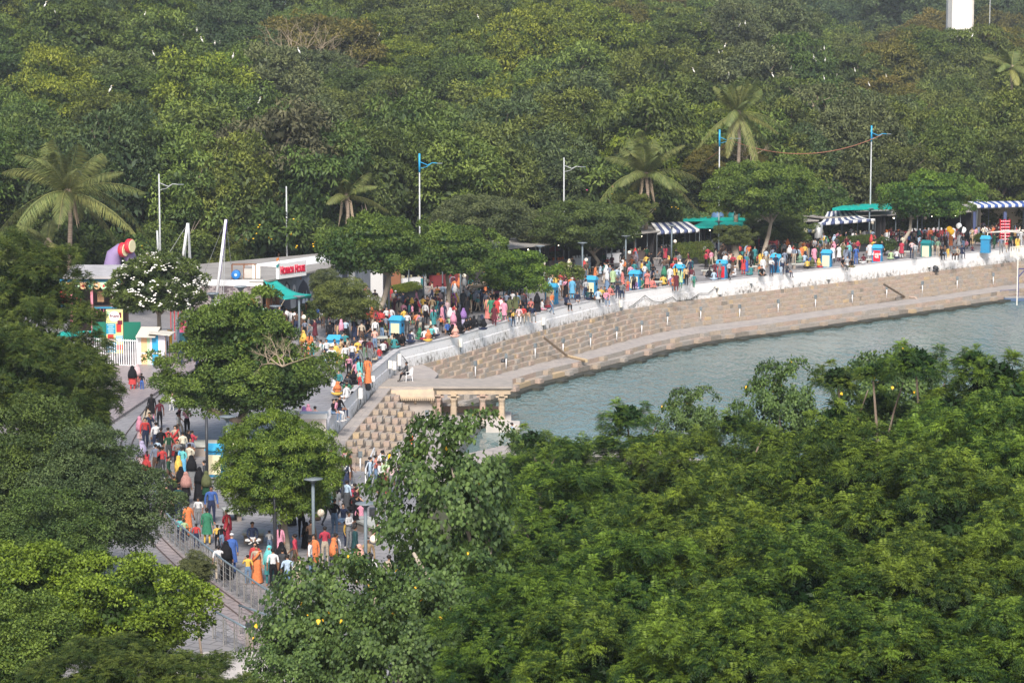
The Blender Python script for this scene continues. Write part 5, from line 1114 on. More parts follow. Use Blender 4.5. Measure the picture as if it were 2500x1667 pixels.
# white stair rails by the standing group
wr = empty('stair_rail', P(915, 1195, 0)); q = lambda px, py, z: P(px, py, z) - wr.location
for (a, c) in [((893, 1190), (914, 1135)), ((908, 1200), (930, 1150))]:
    b = MB(); p0, p1 = q(*a, 0), q(*c, -1.2); up = Vector((0, 0, .95)); b.tube([p0, p0 + up, p1 + up, p1], .035, 6); b.tube([p0 + up * .5, p1 + up * .5], .03, 5)
    for t in (.33, .66): m_ = p0.lerp(p1, t); b.tube([m_, m_ + up], .03, 5)
    b.build('rail', MATS['white_paint'], wr)
tag(wr, 'white pipe stair rails leading down beside the standing men', 'railing')
fg = empty('orange_flag', P(1003, 1092, LZ + .2)); b = MB(); b.tube([(0, 0, 0), (0, 0, 1.0)], .02, 5); b.build('staff', MATS['rust'], fg); b = MB(); b.add([(0, 0, .98), (.16, 0, .62), (.10, 0, .2), (-.08, 0, .25)], [(0, 1, 2, 3)]); b.build('cloth', mat('flag_orange', (.80, .12, .01), .6), fg); tag(fg, 'small orange flag on the landing below the pavilion', 'flag')
# steel handrail on the lower left and its posts
def handrail(pts, h, sp, nbar, lab):
    r_ = empty('steel_railing', pts[0]); L = [0]; 
    for a, c in zip(pts, pts[1:]): L.append(L[-1] + (c - a).length)
    n_ = int(L[-1] / sp); q = resample(pts, n_ + 1); b = MB(); b.tube([(0, 0, 0), (0, 0, h)], .028, 6); b.tube([(.09, 0, 0), (.09, 0, h)], .018, 5); me = b.mesh('post', MATS['steel'])
    for p in q: o = link('post', me, r_); o.location = p - pts[0]
    b = MB(); b.tube([p - pts[0] + Vector((0, 0, h)) for p in q], .045, 6); b.build('handrail', mat('rail_blue', (.22, .28, .32), .4, metal=.4), r_, True)
    for k in range(nbar): b = MB(); b.tube([p - pts[0] + Vector((0, 0, h * (k + .8) / (nbar + .8))) for p in q], .012, 4); b.build('bar', MATS['steel'], r_)
    tag(r_, lab, 'railing')
handrail([P(400, 1302, 0), P(415, 1322, 0), P(549, 1435, 0), P(668, 1520, 0)], 1.12, .95, 4, 'long steel handrail with thin posts along the ramp at lower left')
handrail([P(585, 1548, 0), P(700, 1590, 0)], 1.12, 1.0, 4, 'short steel railing beside the lower end of the ramp')
handrail([P(520, 1560, 0), P(600, 1605, 0)], 1.12, 1.0, 4, 'steel railing corner beside the man in pink, at the bottom')
handrail([P(300, 1190, 0), P(352, 1215, 0), P(385, 1262, 0)], 1.1, 1.0, 3, 'dark thin railing half hidden by the leaves on the left')
# toy train rails and kerb
mat('rail_iron', (.10, .075, .07), .6)
ax = [P(*a, 0) for a in [(520, 880), (455, 912), (378, 985), (306, 1078), (300, 1200), (350, 1285), (415, 1352), (480, 1412), (560, 1470), (640, 1530), (760, 1640)]]
ax = smooth(resample(ax, 50), 3)
for k, off in enumerate((-.3, .3)):
    b = MB(); L_ = offs(ax, off, .03); b.tube([p for p in L_], .035, 4); o = b.build('track_rail', MATS['rail_iron']); tag(o, '%s iron rail of the toy train track set in the paving' % ('inner' if k else 'outer'), None, None, 'structure')
kl = [P(*a, 0) for a in [(640, 830), (520, 880), (429, 931), (280, 1031), (200, 1090), (60, 1200)]]; b = MB(); poly = [(p.x, p.y) for p in kl] + [(-60, 130), (-60, 190), (-28, 182), (-22, 180), (-19, 184)]
b.prism(poly, -.3, .17); o = b.build('raised_walk', MATS['paving_pink']); tag(o, 'raised pinkish walk with a dark kerb on the left', None, None, 'structure')
b = MB(); pp = [P(*a, 0) for a in [(395, 1310), (549, 1440), (668, 1525), (760, 1600), (640, 1640), (540, 1500), (430, 1400), (380, 1330)]]; b.prism([(p.x, p.y) for p in pp], -.2, .008); o = b.build('ramp', MATS['paving_pink']); tag(o, 'pinkish strip of paving along the rails', None, None, 'structure')
# bollard light and white terrace at bottom left
bl = empty('bollard', P(610, 1580, 0)); b = MB(); b.box((0, 0, .35), (.26, .26, .7)); b.build('post', MATS['bench_leg'], bl); b = MB(); b.box((0, 0, .82), (.3, .3, .16)); b.build('cap', MATS['dark_metal'], bl); tag(bl, 'square bollard with a black cap beside the rails', 'bollard')
b = MB(); pp = [P(*a, .4) for a in [(500, 1590), (620, 1590), (700, 1640), (720, 1760), (330, 1760), (420, 1640)]]; b.prism([(p.x, p.y) for p in pp], -.4, .4); o = b.build('white_terrace', MATS['plaster_pale']); tag(o, 'white plastered terrace edge at the bottom left', None, None, 'structure')
# pipe frame and jetty at the far right
pf = empty('pipe_canopy', P(2410, 634, BZ)); q = lambda px, py, D: PY(px, py, D) - pf.location; b = MB(); D_ = pf.location.y
tl, tr, t3_, t4_ = q(2411, 568, D_), q(2520, 562, D_ + 3), q(2454, 564, D_ + 2), q(2520, 575, D_ - 3); b.tube([q(2410, 634, D_), tl, t3_, tr], .06, 6); b.tube([t3_, q(2454, 630, D_ + 2)], .06, 6); b.tube([t3_, t4_], .05, 5); b.tube([tl, t4_ + Vector((0, 0, .4))], .04, 5); b.build('pipework', mat('frame_cream', (.66, .62, .56), .6), pf); tag(pf, 'open frame of cream pipes over the far wall', 'frame')
pfence(P(2467, 628, 0), P(2520, 622, 0), 1.0, .2, 'white_fence', MATS['frame_cream'], 'short cream picket gate at the far end of the wall')
jt = empty('jetty', P(2468, 735, WZ)); b = MB(); b.box((1.6, .3, .18), (4.6, 1.4, .3)); b.build('deck', mat('jetty_blue', (.07, .11, .19), .5), jt); b = MB(); b.box((1.6, .3, .36), (4.4, 1.3, .06)); b.build('boards', MATS['concrete'], jt)
b = MB(); b.box((.65, 0, 1.55), (.1, .1, 3.1)); b.box((1.3, 0, 3.05), (1.4, .1, .1)); b.tube([(.68, 0, 2.3), (1.3, 0, 3.0)], .05, 5); b.build('davit', mat('davit_navy', (.05, .05, .16), .5), jt); b = MB(); b.tube([(-1, 0, .4), (-1, 0, 1.0), (.6, 0, 1.05)], .03, 5); b.build('handrail', MATS['davit_navy'], jt); tag(jt, 'small floating jetty with a navy steel post and bracket', 'jetty')
p = PY(2485, 640, 238); b = MB(); b.tube([(p.x, p.y, LZ), (p.x, p.y, p.z + .8)], .06, 6); o = b.build('pipe_post', MATS['frame_cream']); tag(o, 'single cream pipe post on the far steps', 'post')
# balloons
for i, (px, py, m, lab) in enumerate([(2318, 560, 'leaf_gold', 'largest yellow foil balloon of the vendor'), (2323, 566, 'leaf_gold', 'lower yellow foil balloon of the vendor'), (2341, 552, 'white_paint', 'upper white foil balloon of the vendor'), (2352, 562, 'white_paint', 'lower white and black foil balloon'), (2346, 560, 'dark_hole', 'black foil balloon among the white ones')]):
    p = PY(px, py, P(2340, 618, 0).y); b = MB(); b.lathe((p.x, p.y, p.z), [(.03, -.34), (.2, -.2), (.3, 0), (.24, .2), (.05, .32)], 10, sy=.5); b.tube([(p.x, p.y, p.z - .34), (p.x + .1, p.y, 1.2)], .006, 3); o = b.build('balloon', MATS[m], None, True); tag(o, lab, 'balloon')
# the white tower on the hill
tw = empty('tower', PY(2343, 76, 440)); tw.location.z -= 6; b = MB(); b.prism([(-2.0, 0), (-1.55, -1.6), (2.0, -1.2), (1.9, 2.2), (-1.9, 2.4)], 0, 40); b.build('shaft', mat('tower_white', (.72, .70, .66), .8, (.62, .60, .57), .5), tw); b = MB(); b.box((1.92, -1.3, 20), (.2, .2, 40)); b.build('edge_strip', MATS['plaster_pale'], tw); tag(tw, 'tall plain white tower shaft rising above the wooded hill', 'tower')
p = PY(2416, 60, 470); b = MB(); b.tube([(p.x, p.y, p.z - 5), (p.x, p.y, p.z + 8)], .08, 5); o = b.build('thin_mast', MATS['pole_grey']); tag(o, 'thin grey mast right of the white tower', 'mast')
# ------------------------------------------------------------------ single trees that stand out
def near_crown(name, seed, RX, RZ, nc, cr, per, ll, lw, leafm, zmin=-.75, droop=.35, rough=.35, flowers=None, lobes=8, fold=.25):
    me, C = crown_mesh(name, seed, RX, RZ, nc, cr, per, ll, lw, zmin=zmin, droop=droop, rough=rough, mats=[MATS[leafm]], flowers=flowers, lobes=lobes, fold=fold); return me, C
def solo(name, base, crowns, trunk, label, cat='tree'):
    """crowns: [(mesh, world centre, scale)], trunk: list of (points, radii)"""
    t = empty(name, base)
    for me, c, s_, lf in crowns:
        o = link('crown', me, t); o.location = Vector(c) - Vector(base); o.scale = (s_ if hasattr(s_, '__len__') else (s_,) * 3)
        if lf: o.material_slots[0].link = 'OBJECT'; o.material_slots[0].material = MATS[lf]
    b = MB()
    for pts, rad in trunk[0]: b.tube([Vector(p) - Vector(base) for p in pts], rad, 8, cap=False)
    b.build('trunk', MATS[trunk[1]], t, True); tag(t, label, cat); return t
def limbs(fork, centre, RX, RZ, n, r0, seed=1):
    g_ = random.Random(seed); out = []
    for i in range(n):
        a = 2 * math.pi * i / n + g_.uniform(-.3, .3); e = Vector(centre) + Vector((math.cos(a) * RX * g_.uniform(.5, .8), math.sin(a) * RX * g_.uniform(.5, .8), RZ * g_.uniform(-.1, .5)))
        f = Vector(fork); m_ = f.lerp(e, .5) + Vector((g_.uniform(-.3, .3), g_.uniform(-.3, .3), -.2)); out.append(([f, f.lerp(m_, .5) + Vector((0, 0, .1)), m_, e], [r0, r0 * .8, r0 * .55, r0 * .15]))
    return out
C1, _ = near_crown('crown_promenade', 401, 4.2, 2.2, 150, .60, 190, .20, .10, 'leaf_mid', droop=.3, rough=.5)
C2, _ = near_crown('crown_promenade', 402, 3.2, 2.2, 150, .55, 160, .18, .10, 'leaf_mid', droop=.3, rough=.5)
C3, _ = near_crown('crown_spreading', 403, 5.4, 2.7, 190, .68, 190, .21, .10, 'leaf_olive', droop=.2, rough=.45)
def ptree(px, py, D, me, s_, lf, basepx, path, r0, label, RX=3.5, RZ=2, nl=6, bark='bark_pale'):
    c = PY(px, py, D); b_ = P(*basepx, 0); pts = [b_ + Vector((0, 0, -.1))] + [PY(*q) if len(q) == 3 else PY(q[0], q[1], D) for q in path]
    rad = [r0 * (1.3 if i == 0 else 1 - .1 * i) for i in range(len(pts))]
    return solo('promenade_tree', b_, [(me, c, s_, lf)], ([(pts, rad)] + limbs(pts[-1], c, RX, RZ, nl, r0 * .5, int(px)), bark), label)
ptree(902, 612, 195, C1, (.98, .98, 1.12), 'leaf_park', (906, 812), [(918, 775), (936, 735), (946, 700), (950, 672)], .26, 'forked tree leaning right out of a stone seat, behind the teal sail')
ptree(1082, 622, 202, C1, (.92, .9, 1.0), 'leaf_park', (1088, 778), [(1094, 745), (1096, 705), (1091, 675), (1106, 648)], .20, 'tree with a pale crooked trunk between the cafe and the wall')
ptree(1256, 668, 208, C2, (.92, .9, .98), 'leaf_fresh', (1130, 758), [(1138, 728), (1152, 700), (1178, 697), (1212, 690)], .22, 'low tree whose trunk bends far right under a bright leafy crown', 2.4, 1.6)
ptree(1190, 540, 226, C3, (.85, .8, .85), 'leaf_grey', (1195, 700), [(1195, 640), (1192, 590)], .2, 'dusty olive tree behind the two promenade trees')
ptree(1440, 562, 235, C3, (1.0, .9, .98), 'leaf_olive', (1458, 676), [(1453, 655), (1462, 640), (1448, 620)], .22, 'wide dusty olive tree on a V shaped pale trunk')
ptree(1310, 560, 236, C2, (.8, .8, .9), 'leaf_grey', (1330, 668), [(1325, 620)], .16, 'smaller grey green crown left of the wide V trunk tree')
ptree(1795, 578, 241, C2, (.52, .52, .55), 'leaf_olive', (1797, 654), [(1796, 630), (1795, 608), (1795, 590)], .42, 'short pollarded tree with a very thick brown trunk', 1, .6)
ptree(1870, 474, 246, C3, (1.03, .95, 1.15), 'leaf_park', (1856, 645), [(1866, 610), (1876, 575), (1882, 545)], .24, 'large leafy tree shading the stalls in the right half')
ptree(1778, 405, 262, C3, (.75, .7, .8), 'leaf_yellow', (1780, 600), [(1780, 500)], .2, 'yellowish tree behind the large leafy one')
ptree(1905, 560, 255, C2, (.9, .9, .8), 'leaf_deep', (1935, 648), [(1925, 620), (1915, 598)], .10, 'dark small tree in the shade beside the slender brown post')
ptree(2262, 488, 256, C1, (1.05, .95, 1.15), 'leaf_fresh', (2190, 624), [(2205, 590), (2222, 562), (2224, 535)], .20, 'low branching tree leaning right near the far end of the wall')
ptree(1750, 560, 262, C2, (.5, .5, .5), 'leaf_olive', (1750, 610), [(1750, 585)], .1, 'scrubby crown behind the teal awning')
ptree(1548, 510, 247, C2, (.55, .6, .75), 'leaf_mid', (1550, 650), [(1550, 600), (1548, 560)], .12, 'dense green crown hiding the trunk of the middle palm')
# the big tree on the left, two stacked crowns
CB, _ = near_crown('crown_big', 410, 4.4, 2.2, 190, .60, 230, .165, .085, 'leaf_mid', droop=.35, rough=.55)
CB2, _ = near_crown('crown_big', 411, 2.9, 2.1, 130, .55, 230, .165, .085, 'leaf_mid', droop=.35, rough=.4)
b_ = P(590, 1085, 0); c1 = PY(608, 940, 142); c2 = PY(592, 825, 143)
solo('big_tree', b_, [(CB, c1, (1.02, 1.0, .95), 'leaf_park'), (CB2, c2, (1.0, 1, 1.1), 'leaf_park')], ([([b_, PY(588, 1030, 140), PY(600, 990, 141), PY(598, 930, 142)], [.34, .26, .22, .18]), ([PY(588, 1030, 140), PY(510, 1000, 140), PY(490, 960, 141)], [.2, .16, .08])] + limbs(PY(598, 930, 142), c2, 3, 2, 6, .12, 5) + limbs(PY(598, 960, 142), c1, 4.4, 1.6, 7, .12, 6), 'bark'), 'big spreading tree standing over the left walk, above the round one')
# sparse bare sprays over its right shoulder
def bare(name, p, seed, size, m, label, n=9, vis=True):
    g_ = random.Random(seed); b = MB()
    def grow(p, d, L_, r_, k):
        q = [p]; 
        for i in range(3): d = (d + Vector((g_.uniform(-.35, .35), g_.uniform(-.35, .35), g_.uniform(-.15, .25)))).normalized(); q.append(q[-1] + d * L_ / 3)
        b.tube(q, [r_, r_ * .8, r_ * .65, r_ * .5], 4, cap=False)
        if k: 
            for i in range(3): grow(q[-1 - i % 2], (d + Vector((g_.uniform(-1, 1), g_.uniform(-1, 1), g_.uniform(-.4, .6)))).normalized(), L_ * .68, r_ * .5, k - 1)
    for i in range(n):
        a = g_.uniform(0, 6.28); grow(Vector((0, 0, 0)), Vector((math.cos(a), math.sin(a), g_.uniform(.1, .9))).normalized(), size * g_.uniform(.5, .8), .07 * size / 2.5, 3)
    o = b.build(name, m); o.location = p; tag(o, label, 'dead branches'); return o
bare('bare_branches', PY(690, 895, 137), 3, 1.7, MATS['bark_dry'], 'pale bare twigs sticking out of the big left tree', 5)
bare('bare_branches', PY(735, 205, 330), 5, 5.2, MATS['bark_dry'], 'tangle of pale bare branches in the upper left of the wood', 9)
bare('bare_branches', PY(250, 190, 335), 6, 2.2, MATS['bark_dry'], 'grey bare twigs between bright crowns at upper left', 4)
bare('bare_branches', PY(1985, 262, 320), 8, 2.6, MATS['bark_dry'], 'grey twigs among the crowns left of the right blue lamp', 5)
bare('bare_branches', PY(1830, 400, 258), 9, 2.0, MATS['bark_dry'], 'dry twigs above the large leafy tree', 5)
# round light green tree
CR, _ = near_crown('crown_round', 420, 2.75, 2.5, 330, .40, 190, .13, .042, 'leaf_bright', droop=.75, rough=.14, lobes=6, zmin=-.8)
b_ = P(697, 1368, 0); c = PY(688, 1152, 113.5); solo('round_tree', b_, [(CR, c, 1.0, 'leaf_fresh')], ([([b_, PY(700, 1330, 113), PY(694, 1290, 113), PY(690, 1240, 113.5)], [.22, .17, .15, .14])] + limbs(PY(690, 1240, 113.5), c, 2.2, 1.6, 7, .09, 9), 'bark_pale'), 'round light green tree with fine drooping leaves beside the near lamp post')
CO, _ = near_crown('crown_small', 421, 2.1, 1.7, 150, .40, 150, .14, .05, 'leaf_olive', droop=.6, rough=.3)
b_ = P(836, 846, 0); c = PY(838, 742, 188); solo('small_tree', b_, [(CO, c, (1, 1, 1), 'leaf_olive'), (CO, PY(795, 700, 189), (.55, .55, .7), 'leaf_grey')], ([([b_, PY(838, 790, 188), c], [.12, .1, .07])], 'bark_pale'), 'small olive tree in front of the mural wall')
# frangipani with white flowers
CF, _ = near_crown('crown_frangipani', 430, 2.9, 2.35, 200, .45, 120, .26, .085, 'leaf_deep', droop=-.1, rough=.2, zmin=-.7)
qg = np.random.default_rng(9); Df = rdir(qg, 210, -.5); fl_ = []
b = MB()
for d in Df:
    if d[1] > .5: continue
    p = d * np.array([2.95, 2.95, 2.4]) * qg.uniform(.95, 1.05)
    for k in range(4):
        w_ = p + qg.normal(0, .09, 3); b.lathe(w_, [(.01, -.03), (.07, 0), (.05, .05)], 5)
fm = b.mesh('blossoms', MATS['flower_white']); b_ = P(392, 872, 0); b_.y = 178; c = PY(386, 706, 178)
ft = solo('frangipani_tree', b_, [(CF, c, 1.0, 'leaf_deep')], ([([b_, PY(390, 820, 178), PY(388, 770, 178)], [.2, .16, .13])] + limbs(PY(388, 770, 178), c, 2.3, 1.5, 7, .09, 3), 'bark_pale'), 'dark leaved tree covered in white blossoms in front of the play house')
o = link('blossoms', fm, ft); o.location = c - Vector(b_); tag(o, kind='stuff')
# near left trees
CG, _ = near_crown('crown_dull', 440, 3.4, 2.9, 330, .55, 210, .125, .065, 'leaf_deep', droop=.3, rough=.4)
CY, _ = near_crown('crown_lush', 441, 3.2, 2.2, 280, .50, 190, .125, .085, 'leaf_round', droop=.1, rough=.45, zmin=-.6)
def ltree(name, px, py, D, me, tm, s_, lf, label, z0=-1.0, ang=0.):
    p = PY(px, py, D); s3 = s_ if hasattr(s_, '__len__') else (s_,) * 3; t = empty(name, (p.x, p.y, z0), ang); o = link('crown', me, t); o.location = (0, 0, p.z - z0); o.scale = s3
    if lf: o.material_slots[0].link = 'OBJECT'; o.material_slots[0].material = MATS[lf]
    b = MB(); h = p.z - z0; tr_ = min(1, s3[0] * 1.1); b.tube([(0, 0, 0), (.2, 0, h * .4), (0, .1, h * .75)], [.3 * tr_, .22 * tr_, .16 * tr_], 7); 
    for pts, rad in limbs(Vector((0, .1, h * .7)), Vector((0, 0, h)), 2.6 * s3[0], 2 * s3[2], 7, .12 * tr_, int(px)): b.tube(pts, rad, 5, cap=False)
    b.build('trunk', MATS['bark'], t, True); tag(t, label, 'tree'); return t
leafmat('leaf_neem_old', (.030, .058, .013), (.160, .205, .034), .3, .08, .2)
ltree('neem_tree', 50, 730, 128, NE[0][0], None, .88, 'leaf_neem_old', 'yellowish feathery tree at the left edge below the big palm')
ltree('neem_tree', 105, 905, 122, NE[1][0], None, .85, 'leaf_neem_old', 'yellowish feathery tree left of the white railing', ang=2)
ltree('neem_tree', 20, 980, 112, NE[2][0], None, .95, 'leaf_neem_old', 'dark feathery tree at the left edge beside the raised walk', ang=1)
ltree('neem_tree', 215, 1010, 117, NE[0][0], None, (.42, .42, .6), 'leaf_neem_old', 'small feathery crown reaching towards the toy train rails', ang=4)
ltree('leafy_tree', 90, 1190, 104, CG, None, 1.0, 'leaf_deep', 'dull green small leaved tree at the left edge, middle height')
ltree('leafy_tree', 225, 1235, 101, CG, None, (.82, .82, .85), 'leaf_blue', 'dusty small leaved tree beside the top of the steel handrail', ang=2.2)
ltree('leafy_tree', 100, 1390, 94, CG, None, .8, 'leaf_deep', 'dark small leaved tree between the dusty tree and the bright one', ang=1.1)
ltree('leafy_tree', 70, 1520, 80, CY, None, (.82, .82, .95), 'leaf_round', 'bright yellow green tree at the lower left edge')
ltree('leafy_tree', 270, 1530, 80, CY, None, (.85, .85, .85), 'leaf_round', 'bright yellow green tree left of the toy train rails', ang=2.5)
ltree('leafy_tree', 10, 1620, 74, CY, None, .7, 'leaf_park', 'dark crown in the bottom left corner', ang=4)
ltree('neem_tree', 250, 1720, 64, NE[1][0], None, (.62, .62, .42), 'leaf_neem_old', 'feathery crown at the bottom edge, left', ang=1)
ltree('neem_tree', 470, 1735, 64, NE[2][0], None, (.50, .50, .42), 'leaf_neem_old', 'feathery crown at the bottom edge beside the white terrace', ang=3)
ltree('shrub', 475, 1395, 88, CG, None, .2, 'leaf_grey', 'small pink flowered shrub beside the rails', z0=-.3)
# heart-leaved trees in front of the pavilion
def heart_crown(name, seed, RX, RZ, nc, cr, per, ll, zmin=-.7, rough=.35, yellow=.002):
    q = np.random.default_rng(seed); C, D, inn = clump_centres(q, RX, RZ, nc, zmin, rough=rough, inner=.3, lobes=8)
    idx = np.repeat(np.arange(nc), per); n = len(idx); d = rdir(q, n, -.8); d = norm(d + D[idx] * .3)
    pos = C[idx] + d * (cr * q.uniform(.3, 1.0, n))[:, None]
    ax = norm(np.stack([q.normal(0, .45, n), q.normal(0, .45, n), -np.ones(n)], 1) + D[idx] * .45); nn = norm(D[idx] + q.normal(0, .5, (n, 3)) + np.array([0, -.3, .3]))
    S = norm(np.cross(ax, nn)); U = np.cross(S, ax); L_ = (ll * q.uniform(.6, 1.2, n))[:, None]
    # heart: base, two shoulders, two flanks, tip -> two quads
    b0 = pos; s1 = pos + ax * L_ * .16 + S * L_ * .42 + U * L_ * .10; s2 = pos + ax * L_ * .16 - S * L_ * .42 + U * L_ * .10
    f1 = pos + ax * L_ * .52 + S * L_ * .36 + U * L_ * .06; f2 = pos + ax * L_ * .52 - S * L_ * .36 + U * L_ * .06; tp_ = pos + ax * L_ * 1.08
    V = np.stack([b0, s1, f1, tp_, f2, s2], 1).reshape(-1, 3); base = np.arange(n)[:, None] * 6
    F = np.concatenate([base + np.array([[0, 1, 2, 3]]), base + np.array([[0, 3, 4, 5]])], 0)
    t = np.clip(q.uniform(0, 1, nc)[idx] * .5 + q.normal(.15, .2, n), 0, 1); me = npmesh(name, V, F, [MATS['leaf_peepal'], MATS['leaf_gold']], np.concatenate([t, t]))
    y = (q.random(n) < yellow).astype(np.int32); me.polygons.foreach_set('material_index', np.concatenate([y, y])); return me, C
H1m, _ = heart_crown('crown_heart', 501, 2.3, 2.6, 135, .48, 92, .135, rough=.45)
H2m, _ = heart_crown('crown_heart', 502, 2.6, 2.3, 135, .50, 92, .135, rough=.45)
def htree(px, py, D, crowns, label, tr):
    b_ = Vector((PY(px, py, D).x, D, -3.2)); tk = []
    for pts, rad in tr: tk.append(([PY(*q) for q in pts], rad))
    return solo('heart_leaf_tree', b_, [(m_, PY(*c), s_, None) for m_, c, s_ in crowns], (tk, 'bark_pale'), label)
htree(1150, 1500, 73, [(H1m, (1110, 1270, 74), (.92, .9, 1.05)), (H2m, (1120, 1560, 71), (.9, .9, .95))], 'glossy heart-leaved tree rising in front of the pavilion', [([(1110, 1750, 71), (1090, 1560, 71), (1060, 1440, 71), (1010, 1350, 72)], [.16, .13, .10, .05]), ([(1150, 1760, 72), (1180, 1500, 73), (1195, 1330, 73), (1160, 1200, 74)], [.15, .12, .09, .04]), ([(1185, 1450, 73), (1130, 1250, 74), (1100, 1130, 74)], [.08, .06, .03])])
htree(800, 1560, 70, [(H2m, (830, 1570, 70), (.85, .9, .95)), (H1m, (720, 1640, 68), (.55, .6, .5))], 'heart-leaved tree at the bottom covering the lower end of the promenade', [([(850, 1800, 70), (840, 1620, 70), (800, 1500, 70), (770, 1420, 70)], [.12, .1, .07, .03]), ([(840, 1620, 70), (900, 1500, 70), (930, 1430, 70)], [.08, .06, .03])])
htree(985, 1620, 68, [(H1m, (975, 1640, 67), (.75, .7, .75))], 'heart-leaved crown at the bottom between its two larger neighbours', [([(980, 1850, 67), (975, 1640, 67)], [.1, .06])])
htree(1910, 1010, 104, [(H1m, (1912, 1040, 104), (.72, .7, .9))], 'thin heart-leaved tree showing against the lake, left one', [([(1915, 1240, 104), (1912, 1100, 104), (1900, 1000, 104)], [.1, .08, .03])])
htree(2190, 980, 102, [(H2m, (2185, 1000, 102), (.9, .8, .95))], 'thin heart-leaved tree showing against the lake, right one', [([(2190, 1240, 102), (2185, 1050, 102), (2220, 940, 102)], [.1, .08, .03])])
htree(1700, 1010, 106, [(H1m, (1690, 1060, 106), (.6, .6, .65))], 'small heart-leaved crown at the water side of the grove', [([(1690, 1260, 106), (1690, 1060, 106)], [.08, .03])])
# ragged tops of the neem grove against the water
TOPM, _c = neem_crown('crown_top', 350, 1.3, 1.1, 17, .44, 40, pairs=6, zmin=-.6)
for i, (px, py, D, s_) in enumerate([(2045, 925, 95, .62), (2235, 890, 92, .8), (2150, 990, 95, .7), (2425, 925, 90, .95), (2490, 990, 88, 1.0), (2320, 1010, 90, .8), (1530, 1020, 100, .7), (2040, 1030, 94, .8), (2130, 905, 93, .4), (2380, 880, 90, .5), (1300, 1080, 108, .7), (1790, 1040, 97, .6)]):
    p = PY(px, py, D); t = empty('neem_tree', (p.x + .3, p.y, -3.0)); o = link('crown', TOPM, t); o.location = (-.3, 0, p.z + 3); o.scale = (s_,) * 3; o.rotation_euler = (0, 0, i * 1.3)
    b = MB(); h = p.z + 3; b.tube([(0, 0, 0), (.15, 0, h * .6), (-.1, .1, h * .85), (-.3, 0, h)], [.16, .1, .06, .03], 5); b.tube([(.05, 0, h * .75), (.5, 0, h * .9), (.8, 0, h * .97)], [.05, .04, .02], 5); b.build('trunk', MATS['bark'], t, True)
    tag(t, 'neem top standing clear against the lake, %s' % ['lone upright tuft near the middle of the water', 'with a long drooping head', 'below the long drooping head', 'large one at the right edge', 'lowest at the right edge', 'left of the large right edge one', 'leftmost by the shore path', 'under the lone upright tuft', 'tiny twig tip', 'small twig left of the right edge', 'beside the heart-leaved tree', 'low mound in the middle'][i], 'tree')
